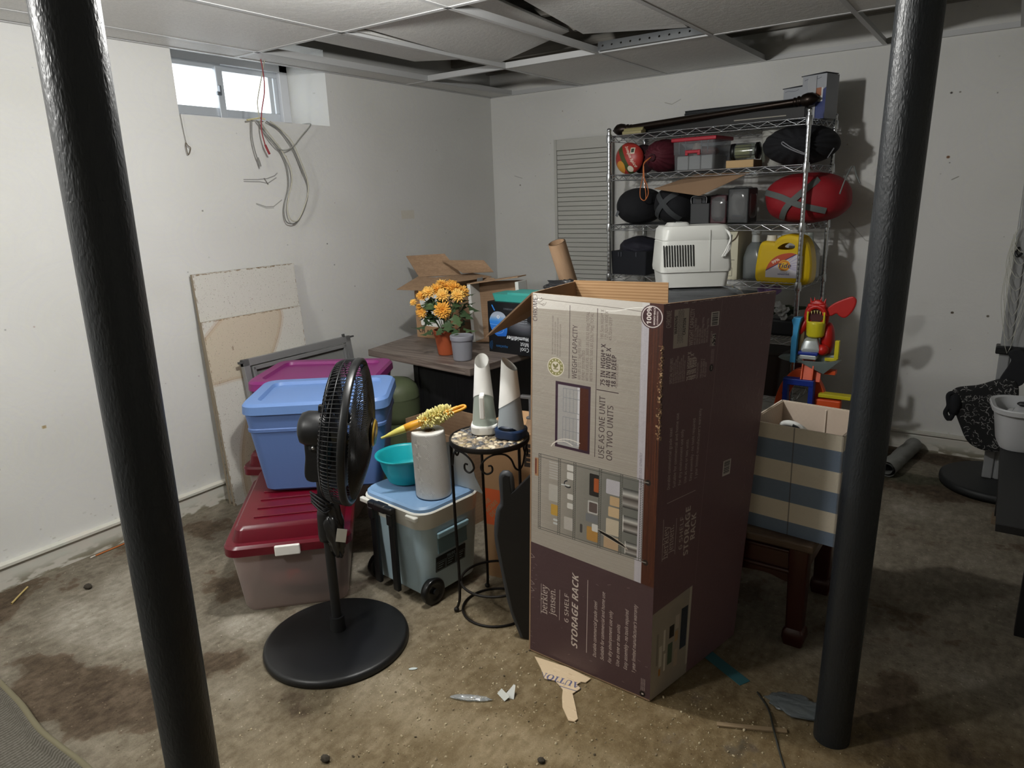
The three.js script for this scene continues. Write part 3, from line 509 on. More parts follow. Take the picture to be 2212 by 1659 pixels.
{ // teal lidded tray on the box
  const t = thing('teal_tray', 'teal plastic tray with a stepped lid on top of the black box', 'tray', [1.255, DH + 0.279, 1.545], -0.05);
  const m = M('#3fa39a', 0.45);
  part(t, 'tray', loft([[0, 0.25, 0.13, 0.02], [0.04, 0.27, 0.145, 0.02]], [1, 1]), m); part(t, 'lid', loft([[0.04, 0.16, 0.145, 0.015, 0.05, 0], [0.052, 0.16, 0.145, 0.015, 0.05, 0]], [1, 1]), m);
}
{ // potted chrysanthemums
  const t = thing('potted_chrysanthemum', 'potted plant with golden chrysanthemum blooms in a terracotta pot on the desk', 'potted plant', [0.93, DH, 1.785]);
  part(t, 'pot', lathe([[0, 0], [0.043, 0], [0.047, 0.004], [0.062, 0.105], [0.066, 0.107], [0.069, 0.135], [0.066, 0.138], [0.062, 0.134], [0.058, 0.112], [0, 0.11]], 40), M('#994826', 0.55));
  part(t, 'soil', cyl(0.06, 0.06, 0.006, 0, 0.118, 0), M('#2b2118', 0.95));
  const stemM = M('#4a5a34', 0.7), leafMs = [M('#364a2d', 0.6, { side: THREE.DoubleSide }), M('#465b38', 0.6, { side: THREE.DoubleSide }), M('#334829', 0.65, { side: THREE.DoubleSide })];
  // camera right is about (0.82, 0, -0.57) here; blooms spread along it
  const B = [[-0.115, 0.335, 0.0, 0.034], [-0.075, 0.355, 0.03, 0.036], [-0.03, 0.365, 0.01, 0.04], [0.02, 0.375, -0.03, 0.042], [0.0, 0.34, 0.05, 0.036], [0.06, 0.37, 0.0, 0.042], [0.095, 0.35, -0.01, 0.042], [0.08, 0.335, 0.045, 0.038], [0.0, 0.265, 0.085, 0.045], [-0.12, 0.25, 0.04, 0.03], [-0.165, 0.3, 0.0, 0.02], [-0.13, 0.285, 0.05, 0.014], [0.045, 0.385, -0.05, 0.036], [-0.01, 0.39, -0.04, 0.034], [0.1, 0.33, -0.06, 0.034]];
  const rx = 0.82, rz = -0.57, fx = 0.57, fz = 0.82;
  const petal = (() => { const g = new THREE.SphereGeometry(1, 6, 4); g.scale(0.12, 0.05, 0.5); g.translate(0, 0, 0.5); return g; })();
  const bloomGeo = (sd) => { seed = sd; const L = []; for (let ring = 0; ring < 5; ring++) { const n = [20, 18, 14, 10, 6][ring], el = [0.05, 0.4, 0.75, 1.1, 1.4][ring], len = [1, 0.92, 0.8, 0.62, 0.45][ring]; for (let i = 0; i < n; i++) { const g = petal.clone(); g.scale(1, 1, len * rr(0.85, 1.1)); g.rotateX(-el - rr(-0.15, 0.15)); g.rotateY(i / n * 6.283 + ring * 0.4 + rr(-0.1, 0.1)); L.push(g); } } return merge(L); };
  const geos = [bloomGeo(5), bloomGeo(77), bloomGeo(401)]; const pm = [M('#e6ab4a', 0.6), M('#eab95c', 0.6), M('#dfa03c', 0.6)];
  seed = 4711; const stems = [];
  B.forEach(([a, y, f, r], i) => {
    const p = V(a * rx + f * fx, y - 0.01, a * rz + f * fz);
    stems.push(tube([[p.x * 0.12, 0.115, p.z * 0.12], [p.x * 0.4, 0.115 + (p.y - 0.115) * 0.5, p.z * 0.4], [p.x, p.y - 0.005, p.z]], 0.0022, 5, 10));
    const m = part(t, 'bloom', geos[i % 3], pm[i % 3], [p.x, p.y, p.z]); m.scale.setScalar(r * 1.18);
    const dir = V(a * rx * 1.5 + fx * (0.35 + f * 9) + 0.1, 0.35 + (y - 0.3) * 5, a * rz * 1.5 + fz * (0.35 + f * 9)).normalize(); m.quaternion.setFromUnitVectors(V(0, 1, 0), dir);
  });
  part(t, 'stems', stems, stemM);
  // lobed leaves
  const leafG = (sd) => { const o = []; const N = 40; for (let i = 0; i <= N; i++) { const f = i / N, a = f * Math.PI; const w = 0.34 * Math.sin(Math.PI * Math.pow(f, 0.8)) * (1 + 0.32 * Math.sin(f * 19 + sd)); o.push([w, f]); } const pts = [...o.map(([w, f]) => [w, f]), ...o.slice(1, -1).reverse().map(([w, f]) => [-w * (1 + 0.06 * Math.sin(f * 9)), f])]; const g = new THREE.ShapeGeometry(new THREE.Shape(pts.map(([x, y]) => new THREE.Vector2(x, y)))); const p = g.attributes.position; for (let i = 0; i < p.count; i++) { const x = p.getX(i), y = p.getY(i); p.setZ(i, 0.35 * Math.abs(x) - 0.28 * y * y); } g.computeVertexNormals(); return g; };
  const lg = [leafG(0), leafG(1.3), leafG(2.1)];
  const leaf = (a, y, f, s, tilt, spin) => { const m = part(t, 'leaf', lg[(Math.abs(a * 977 + y * 331) | 0) % 3], leafMs[(Math.abs(a * 777 + f * 555) | 0) % 3], [a * rx + f * fx, y, a * rz + f * fz]); m.rotation.order = 'YXZ'; m.rotation.set(tilt, 0.6 + spin, 0); m.scale.setScalar(s); };
  leaf(0.02, 0.2, 0.07, 0.085, 2.5, 0.1); leaf(0.06, 0.23, 0.06, 0.085, 2.6, 0.5); leaf(0.1, 0.25, 0.04, 0.09, 2.4, 0.9); leaf(0.13, 0.27, 0.0, 0.08, 2.3, 1.2); leaf(0.05, 0.16, 0.075, 0.075, 2.3, 0.3); leaf(-0.02, 0.16, 0.07, 0.06, 2.4, -0.3);
  leaf(-0.07, 0.15, 0.05, 0.08, 2.1, -0.9); leaf(-0.1, 0.17, 0.02, 0.085, 1.9, -1.2); leaf(0.1, 0.15, 0.03, 0.085, 2.0, 1.3); leaf(0.06, 0.29, 0.04, 0.07, 2.1, 0.6); leaf(-0.05, 0.28, 0.05, 0.06, 2.2, -0.5); leaf(-0.09, 0.29, 0.03, 0.06, 1.9, -0.9);
  for (let i = 0; i < 50; i++) leaf(rr(-0.12, 0.12), rr(0.17, 0.33), rr(-0.06, 0.05), rr(0.05, 0.085), rr(1.5, 2.7), rr(-2.2, 2.2));
}
{ // plastic tub with lid
  const t = thing('plastic_tub', 'translucent grey plastic tub with a snap lid beside the terracotta pot', 'tub', [1.1, DH, 1.86]);
  const gm = M('#8f9098', 0.4, { transmission: 0.25, thickness: 0 });
  part(t, 'cup', lathe([[0, 0.001], [0.045, 0.001], [0.049, 0.006], [0.057, 0.112], [0.0585, 0.118], [0, 0.118]], 40), gm); part(t, 'contents', lathe([[0, 0.003], [0.044, 0.003], [0.05, 0.09], [0, 0.092]], 32), M('#6f7077', 0.9, { bumpMap: clothBump, bumpScale: 0.002 }));
  part(t, 'lid', lathe([[0.058, 0.108], [0.061, 0.109], [0.0625, 0.13], [0.06, 0.133], [0.056, 0.133], [0.054, 0.127], [0, 0.127]], 40), M('#83848c', 0.35));
}
// ---------------------------------------------------------------- gas tank and carton by the desk
{
  const t = thing('gas_tank', 'olive green metal tank with a valve, standing on the floor under the desk edge', 'tank', [0.65, 0, 1.92]);
  t.scale.set(1.3, 1, 1.3);
  const m = M('#5a6348', 0.55, { bumpMap: noiseBump, bumpScale: 0.0006 });
  part(t, 'shell', lathe([[0, 0.605], [0.03, 0.604], [0.035, 0.6], [0.065, 0.592], [0.09, 0.565], [0.1, 0.53], [0.101, 0.5], [0.103, 0.498], [0.101, 0.496], [0.101, 0.41], [0.098, 0.385], [0.088, 0.365], [0.086, 0.36], [0, 0.36]], 48), m);
  part(t, 'foot_ring', lathe([[0.084, 0.37], [0.086, 0.366], [0.086, 0.03], [0.092, 0.0], [0.088, 0], [0.08, 0.03], [0.08, 0.37]], 48), m);
  part(t, 'valve', [cyl(0.012, 0.014, 0.03, -0.03, 0.612, 0.02), T(cyl(0.013, 0.015, 0.055, 0, 0, 0), -0.03, 0.632, 0.02, 0, -0.9, 1.3)], m);
  part(t, 'side_tube', tube([[-0.06, 0.4, 0.08], [-0.02, 0.37, 0.105], [0.02, 0.3, 0.1], [0.03, 0.1, 0.1]], 0.01, 8), m);
}
{
  const t = thing('small_carton', 'small open brown carton on the floor behind the paper towel roll', 'cardboard box', [1.2, 0, 2.11], -0.1);
  const W = 0.38, D = 0.25, Hh = 0.5;
  part(t, 'side_wall', rb(0.006, Hh, D, 0.001, -W / 2, Hh / 2, 0), kraft); part(t, 'side_wall', rb(0.006, Hh, D, 0.001, W / 2, Hh / 2, 0), kraft); part(t, 'side_wall', rb(W, Hh, 0.006, 0.001, 0, Hh / 2, -D / 2), kraft); part(t, 'side_wall', rb(W, Hh - 0.03, 0.006, 0.001, 0, Hh / 2 - 0.015, D / 2), kraft); part(t, 'bottom', rb(W, 0.006, D, 0.001, 0, 0.004, 0), kraft);
}
// ---------------------------------------------------------------- cooler
{
  const t = thing('wheeled_cooler', 'pale blue wheeled cooler with a white rim and black pull handle', 'cooler', [1.515, 0, 2.69], -0.12);
  const bm = M('#abc2cd', 0.45, { bumpMap: noiseBump, bumpScale: 0.0004 }), wm = M('#d6d5cc', 0.4), W = 0.385, D = 0.335;
  part(t, 'body', loft([[0.035, W * 0.86, D * 0.84, 0.05], [0.04, W * 0.88, D * 0.86, 0.055], [0.2, W * 0.935, D * 0.93, 0.06], [0.21, W * 0.945, D * 0.94, 0.06], [0.325, W * 0.975, D * 0.975, 0.065], [0.33, W * 0.985, D * 0.985, 0.065]], [1, 1], 0.5), bm);
  part(t, 'rim', loft([[0.33, W * 0.985, D * 0.985, 0.065], [0.335, W, D, 0.07], [0.395, W + 0.006, D + 0.006, 0.07], [0.4, W - 0.004, D - 0.004, 0.065]], [1, 1], 0.5), wm, null, null, 'white plastic rim');
  part(t, 'lid', loft([[0.4, W - 0.008, D - 0.008, 0.065], [0.412, W - 0.012, D - 0.012, 0.062], [0.42, W - 0.03, D - 0.03, 0.055], [0.416, W - 0.05, D - 0.05, 0.05]], [1, 1], 0.5), M('#7fa0c4', 0.45));
  part(t, 'hinge', [rb(0.06, 0.02, 0.02, 0.005, 0.135, 0.378, D / 2 + 0.002)], wm); part(t, 'hinge', [rb(0.06, 0.02, 0.02, 0.005, -0.15, 0.378, D / 2 + 0.002)], wm);
  // pull handle on the front
  const hz = D / 2 + 0.018;
  part(t, 'pull_handle', [rb(0.15, 0.03, 0.03, 0.009, -0.03, 0.385, hz), rb(0.07, 0.036, 0.034, 0.01, -0.03, 0.385, hz)], blackPlastic);
  for (const s of [-1, 1]) part(t, 'handle_rail', [rb(0.034, 0.34, 0.018, 0.005, -0.03 + s * 0.058, 0.205, hz - 0.004), rb(0.03, 0.05, 0.03, 0.006, -0.03 + s * 0.058, 0.35, hz)], blackPlastic);
  // moulded side grip, sticker
  part(t, 'side_grip', [rb(0.012, 0.026, 0.17, 0.006, W / 2 + 0.0, 0.29, 0.01)], M('#8eaeba', 0.4)); part(t, 'grip_recess', rb(0.006, 0.07, 0.16, 0.003, W * 0.475 + 0.002, 0.243, 0.01), M('#66838e', 0.55));
  const st = ctex(512, 192, (g, w, h) => { g.fillStyle = '#16181a'; g.fillRect(0, 0, w, h); g.fillStyle = '#8fa5ad'; g.font = 'bold 46px sans-serif'; g.textAlign = 'center'; g.fillText('IGLOO', w / 2, 52); g.strokeStyle = '#8fa5ad'; g.lineWidth = 4; g.strokeRect(8, 66, 150, 116); g.strokeRect(172, 66, 160, 116); g.strokeRect(346, 66, 156, 116); g.font = '22px sans-serif'; for (const x of [84, 252, 424]) for (let i = 0; i < 3; i++) g.fillRect(x - 56, 84 + i * 30, 112 - i * 18, 8); g.fillStyle = '#16181a'; g.fillRect(0, h - 3, 4, 3); });
  const sx = W * 0.47 + 0.0035; part(t, 'sticker', plate([sx - 0.006, 0.13, 0.1], [sx - 0.006, 0.13, -0.06], [sx, 0.195, -0.06], [sx, 0.195, 0.1], 0.004), printMat(st, { roughness: 0.4 }));
  for (const [x, z, r] of [[W * 0.43 - 0.02, D / 2 - 0.05, 0], [-W * 0.43 + 0.02, D / 2 - 0.05, 0]]) {
    const w = new THREE.Group(); const wh = lathe([[0, -0.02], [0.03, -0.02], [0.034, -0.016], [0.05, -0.016], [0.055, -0.01], [0.055, 0.01], [0.05, 0.016], [0.034, 0.016], [0.03, 0.01], [0, 0.01]], 32); wh.rotateZ(-Math.PI / 2);
    const m = part(t, 'wheel', wh, M('#0e0f10', 0.3), [x + Math.sign(x) * 0.024, 0.055, z]); part(m, 'hub', T(cyl(0.012, 0.014, 0.01), Math.sign(x) * 0.018, 0, 0, 0, 0, Math.PI / 2), blackPlastic);
  }
}
{ const g = lathe([[0, 0.0], [0.07, 0.0], [0.078, 0.006], [0.1, 0.06], [0.112, 0.105], [0.126, 0.112], [0.128, 0.118], [0.122, 0.12], [0.108, 0.112], [0.095, 0.06], [0.072, 0.01], [0, 0.008]], 56);
  g.translate(1.418, 0.421, 2.665); single('mixing_bowl', 'turquoise plastic bowl with a wide rim resting on the cooler lid', 'bowl', g, M('#169aa2', 0.35)); }
{ // paper towel roll
  const t = thing('paper_towel_roll', 'white quilted paper towel roll standing on the cooler lid under the yellow duster', 'paper towel', [1.612, 0.421, 2.718]);
  const prof = []; for (let i = 0; i <= 150; i++) { const y = 0.001 + 0.263 * i / 150; prof.push([0.0695 - 0.004 * y / 0.26, y]); }
  const g = lathe([[0.02, 0.0], [0.068, 0.0], ...prof, [0.063, 0.266], [0.02, 0.264], [0.02, 0]], 330); const p = g.attributes.position;
  for (let i = 0; i < p.count; i++) {
    const a = Math.atan2(p.getZ(i), p.getX(i)), y = p.getY(i), r0 = Math.hypot(p.getX(i), p.getZ(i)); let k = 1 + 0.025 * fbm3(Math.cos(a) * 2, Math.sin(a) * 2, y * 7, 2);
    if (r0 > 0.06 && y > 0.004 && y < 0.262) { const U = (a + Math.PI) / 6.2832 * 10, W = y / 0.05, du = U - Math.floor(U) - 0.5, dv = W - Math.floor(W) - 0.5, d = Math.abs(du) + Math.abs(dv); const q = d < 0.4 ? 0.5 + 0.5 * Math.cos(d * 47) : 0.5 + 0.5 * Math.sin(U * 62) * Math.sin(W * 56); k += (0.0016 * q) / r0; }
    p.setX(i, p.getX(i) * k - 0.012 * y / 0.26); p.setZ(i, p.getZ(i) * k);
  }
  g.computeVertexNormals();
  part(t, 'roll', g, new THREE.MeshPhysicalMaterial({ color: new THREE.Color('#e4e2dd'), roughness: 0.95 }));
  part(t, 'core', lathe([[0.018, 0.0], [0.02, 0], [0.02, 0.266], [0.018, 0.266], [0.018, 0]], 32), kraft);
}
{ // curled white sheet behind the roll
  const N = 16, pos = [], idx = []; for (let i = 0; i <= N; i++) for (let j = 0; j <= 8; j++) { const u = i / N, v = j / 8, a = -0.2 + u * 1.1; const top = 0.2 * Math.sqrt(Math.max(0, 1 - Math.pow((u - 0.35) / 0.72, 2))) ; pos.push(-0.06 + 0.18 * u, 0.0005 + v * Math.max(0.012, top), -0.03 - 0.05 * Math.sin(a * 1.6) + 0.035 * v); }
  for (let i = 0; i < N; i++) for (let j = 0; j < 8; j++) { const a = i * 9 + j; idx.push(a, a + 9, a + 1, a + 1, a + 9, a + 10); }
  const g = new THREE.BufferGeometry(); g.setAttribute('position', new THREE.Float32BufferAttribute(pos, 3)); g.setIndex(idx); g.computeVertexNormals(); g.rotateY(-0.5); g.translate(1.655, 0.4205, 2.645);
  single('paper_sheet', 'curled plain white sheet standing on the cooler behind the towel roll', 'sheet', g, M('#dcdbd6', 0.8, { side: THREE.DoubleSide }));
}
{ // feather duster lying across the roll: from a thin tail to a round tip
  const A = V(1.47, 0.668, 2.845), B = V(1.69, 0.77, 2.62), d = B.clone().sub(A), L = d.length();
  const t = thing('duster', 'yellow handled duster with a fluffy pale yellow head lying on the towel roll', 'duster', [A.x, A.y, A.z]);
  const q = new THREE.Quaternion().setFromUnitVectors(V(0, 1, 0), d.clone().normalize()); t.quaternion.copy(q);
  part(t, 'tail', lathe([[0, 0], [0.005, 0.001], [0.0055, 0.02], [0.009, 0.035], [0.014, 0.07], [0.0165, 0.105], [0, 0.105]], 24), M('#d8cf6a', 0.45));
  part(t, 'handle', lathe([[0, 0.1], [0.0165, 0.1], [0.0175, 0.13], [0.015, 0.165], [0.011, 0.19], [0.008, 0.25], [0.007, L - 0.01], [0, L - 0.01]], 24), M('#e0a02a', 0.4));
  part(t, 'loop', [tube([[0, L - 0.02, 0], [0.004, L + 0.015, 0], [0.012, L + 0.02, 0], [0.016, L + 0.005, 0], [0.014, L - 0.06, 0]], 0.006, 8, 30)], M('#dd9c28', 0.4));
  const strand = (() => { const g = new THREE.SphereGeometry(1, 6, 4); g.scale(0.5, 1, 0.18); g.translate(0, 0.9, 0); return g; })();
  const N = 520, im = new THREE.InstancedMesh(strand, M('#ece39c', 0.85), N); im.name = 'fluff'; im.userData = { kind: 'stuff' };
  const o = new THREE.Object3D(); seed = 991;
  for (let i = 0; i < N; i++) { const y = rr(0.16, 0.295), a = rr(0, 6.283), f = 0.45 + 0.55 * Math.sin(Math.PI * Math.min(1, (y - 0.14) / 0.17)); o.position.set(0.008 * Math.cos(a), y, 0.008 * Math.sin(a)); o.rotation.set(0, 0, 0); o.quaternion.setFromUnitVectors(V(0, 1, 0), V(Math.cos(a), rr(-0.25, 0.55), Math.sin(a)).normalize()); const s = 0.0145 * f * rr(0.75, 1.25); o.scale.set(s * 0.55, s, s * 0.55); o.updateMatrix(); im.setMatrixAt(i, o.matrix); }
  im.castShadow = im.receiveShadow = true; t.add(im);
}
// ---------------------------------------------------------------- pebble topped plant stand and carafes
const ST = 0.715;
{
  const t = thing('plant_stand', 'wrought iron plant stand with a round pebble mosaic top holding two carafes', 'plant stand', [1.905, 0, 2.722]);
  const iron = M('#1d1916', 0.55, { metalness: 0.5, bumpMap: noiseBump, bumpScale: 0.0006 }), R = 0.146;
  part(t, 'rim', lathe([[R - 0.004, ST - 0.02], [R, ST - 0.02], [R + 0.002, ST - 0.016], [R + 0.002, ST - 0.002], [R - 0.002, ST], [R - 0.006, ST - 0.004], [R - 0.004, ST - 0.02]], 64), iron);
  const top = part(t, 'mosaic_bed', cyl(R - 0.003, R - 0.003, 0.012, 0, ST - 0.011, 0, 56), M('#6f675a', 0.9));
  seed = 31; const pg = [0, 1, 2].map((k) => { const g = new THREE.SphereGeometry(1, 9, 5, 0, 6.2832, 0, Math.PI / 2); const p = g.attributes.position; for (let i = 0; i < p.count; i++) { const a = Math.atan2(p.getZ(i), p.getX(i)), s = 1 + 0.13 * Math.sin(a * (2 + k) + k); p.setX(i, p.getX(i) * s); p.setZ(i, p.getZ(i) * s); } g.computeVertexNormals(); return g; });
  const pc = ['#b9a88c', '#c9bda4', '#8d7d68', '#4c4d50', '#5d5e60', '#a39372', '#d5cab2', '#6e6457', '#3c3e42', '#9c8f7c'].map((c) => M(c, 0.35));
  const placed = []; let guard = 0;
  while (placed.length < 210 && guard++ < 9000) { const r = Math.sqrt(rnd()) * (R - 0.013), a = rnd() * 6.283, s = rr(0.0085, 0.0145) * (guard > 5000 ? 0.65 : 1), x = r * Math.cos(a), z = r * Math.sin(a); if (placed.some((q) => Math.hypot(q[0] - x, q[1] - z) < (q[2] + s) * 0.88)) continue; placed.push([x, z, s]); const m = part(top, 'pebble', pg[(rnd() * 3) | 0], pc[(rnd() * pc.length) | 0], [x, ST - 0.0055, z], [0, rnd() * 6.28, 0]); m.scale.set(s * 1.15, 0.0045, s * 0.88); }
  for (const a of [2.42, 3.84, 0.1]) { const c = Math.cos(a), s = Math.sin(a); part(t, 'leg', [tube([[c * (R - 0.004), ST - 0.015, s * (R - 0.004)], [c * (R - 0.004), 0.4, s * (R - 0.004)], [c * (R - 0.006), 0.12, s * (R - 0.006)], [c * (R + 0.0), 0.04, s * (R + 0.0)], [c * (R + 0.012), 0.012, s * (R + 0.012)]], 0.0055, 8, 40), T(new THREE.SphereGeometry(0.0105, 12, 8), c * (R + 0.012), 0.0105, s * (R + 0.012))], iron); }
  part(t, 'lower_ring', [T(new THREE.TorusGeometry(R - 0.012, 0.005, 8, 64), 0, 0.13, 0, Math.PI / 2), T(new THREE.TorusGeometry(R - 0.012, 0.0045, 8, 64), 0, 0.005, 0, Math.PI / 2)], iron);
  // scrolls between the legs, under the rim
  const scroll = (a0, a1) => { const on = (f, y) => { const a = a0 + (a1 - a0) * f; return [(R - 0.006) * Math.cos(a), ST - 0.02 - y, (R - 0.006) * Math.sin(a)]; }; const out = []; for (const sgn of [0, 1]) { const F = (f) => (sgn ? 1 - f : f); out.push(tube([[0.0, 0.085], [0.06, 0.07], [0.12, 0.03], [0.2, 0.008], [0.33, 0.006], [0.43, 0.028], [0.46, 0.055], [0.4, 0.075], [0.34, 0.066], [0.345, 0.045], [0.38, 0.045]].map(([f, y]) => on(F(f), y)), 0.0036, 6, 60)); } return out; };
  const A = [2.42, 3.84, 0.1 + 6.283, 2.42 + 6.283]; part(t, 'scroll', scroll(A[0], A[1]), iron); part(t, 'scroll', scroll(A[1], A[2]), iron); part(t, 'scroll', scroll(A[2], A[3]), iron);
}
function carafe(label, pos, turn, baseM, bodyM, liquid) {
  const t = thing('carafe', label, 'carafe', pos, turn, undefined);
  const prof = (y) => { const f = y / 0.285; return 0.054 - 0.0285 * Math.pow(f, 0.85) - 0.0; };
  part(t, 'base', loft([[0, 0.1, 0.09, 0.03], [0.003, 0.106, 0.096, 0.032], [0.028, 0.112, 0.1, 0.034], [0.033, 0.107, 0.096, 0.033]], [1, 1], 0.6), baseM);
  const ring = (y0, y1, th0, slope0, slope1) => { const pos2 = [], idx = [], n = 48, m = 12; for (let i = 0; i <= m; i++) for (let j = 0; j < n; j++) { const a = j / n * 6.2832, c = Math.cos(a), s = Math.sin(a), f = i / m; const ya = y0 + slope0 * c, yb = y1 + slope1 * c, y = ya + (yb - ya) * f, r = prof(y) + th0; pos2.push(r * c, y, r * s * 0.92); } for (let i = 0; i < m; i++) for (let j = 0; j < n; j++) { const a = i * n + j, b = i * n + (j + 1) % n; idx.push(a, a + n, b, b, a + n, b + n); } const g = new THREE.BufferGeometry(); g.setAttribute('position', new THREE.Float32BufferAttribute(pos2, 3)); g.setIndex(idx); g.computeVertexNormals(); return g; };
  part(t, 'body', ring(0.03, 0.16, 0, 0, 0.02), bodyM);
  const wm = M('#efeeea', 0.4, { side: THREE.DoubleSide });
  part(t, 'sleeve', [ring(0.128, 0.27, 0.0015, 0.025, -0.022), ring(0.2, 0.2705, -0.0012, 0, -0.022)], wm, null, null, 'white plastic sleeve and spout');
  if (liquid) part(t, 'tint', lathe([[0, 0.034], [0.048, 0.034], [0.044, 0.05], [0, 0.05]], 32), liquid);
  part(t, 'handle', [rb(0.014, 0.085, 0.018, 0.005, 0.083, 0.115, 0), rb(0.045, 0.014, 0.018, 0.005, 0.066, 0.155, 0), rb(0.022, 0.01, 0.016, 0.004, 0.075, 0.078, 0)], liquid ? M('#77777a', 0.4) : wm);
  return t;
}
carafe('frosted clear carafe with a white base and white spout on the pebble topped stand', [1.862, ST + 0.001, 2.69], -1.0, M('#e4e4e0', 0.4), M('#b9c2b8', 0.5, { transmission: 0.4, thickness: 0 }), null);
carafe('smoky clear carafe with a navy blue base on the pebble topped stand', [1.982, ST + 0.001, 2.69], 0.15, M('#12294a', 0.4), M('#a3abb0', 0.4, { transmission: 0.2, thickness: 0 }), M('#1b2638', 0.5));
// ---------------------------------------------------------------- carton with an orange mark behind the stand, folded stool
{
  const t = thing('marked_carton', 'brown carton with a faded orange print standing behind the plant stand', 'cardboard box', [1.87, 0, 2.38], 0.12);
  const W = 0.34, Hh = 0.66, D = 0.28;
  const tex = ctex(512, 1024, (g, w, h) => { g.fillStyle = '#a8845f'; g.fillRect(0, 0, w, h); for (let i = 0; i < 300; i++) { g.fillStyle = `rgba(120,90,60,${rr(0.03, 0.1)})`; g.fillRect(rnd() * w, rnd() * h, rr(10, 80), 1); } g.save(); g.translate(8, 400); g.fillStyle = 'rgba(214,94,44,.9)'; g.fillRect(0, 0, 120, 250); g.translate(60, 125); g.rotate(-0.8); g.fillStyle = '#a8845f'; g.font = 'bold 40px sans-serif'; g.textAlign = 'center'; g.fillText('THE', -10, -34); g.fillText('HOME', 0, 6); g.fillText('DEPOT', 4, 46); g.restore(); g.fillStyle = '#332820'; g.fillRect(300, 60, 130, 150); g.fillStyle = '#a8845f'; for (let i = 0; i < 4; i++) g.fillRect(316, 84 + i * 30, 98, 8); g.fillRect(0, h - 6, 6, 6); });
  part(t, 'carton', plate([-W / 2, 0, D / 2], [W / 2, 0, D / 2], [W / 2, Hh, D / 2], [-W / 2, Hh, D / 2], D), printMat(tex, { roughness: 0.85 }));
  part(t, 'flap', plate([0.02, Hh, D / 2 - 0.02], [W / 2 + 0.03, Hh - 0.01, D / 2 - 0.02], [W / 2 + 0.08, Hh + 0.13, D / 2 - 0.1], [0.04, Hh + 0.15, D / 2 - 0.1], 0.004), kraftUV);
}
{
  const t = thing('folded_stool', 'folded black stool with a dark grey rim leaning against the tall printed carton', 'stool', [2.134, 0, 2.835], 0.36);
  const o = [[0.0, 0.0], [-0.025, 0.004], [-0.06, 0.11], [-0.088, 0.27], [-0.105, 0.4], [-0.092, 0.5], [-0.08, 0.52], [-0.078, 0.625], [-0.07, 0.634], [-0.058, 0.63], [-0.052, 0.565], [-0.03, 0.585], [0.02, 0.64], [0.02, 0.0]];
  part(t, 'seat_panel', extr(o, 0.03, 0.003), M('#0b0b0d', 0.5), [0.0, 0.004, -0.02]);
  part(t, 'rim', tube(o.slice(1, 11).map(([x, y]) => [x - 0.003, y + 0.004, -0.02]), 0.0145, 8, 90), M('#35373a', 0.5));
}
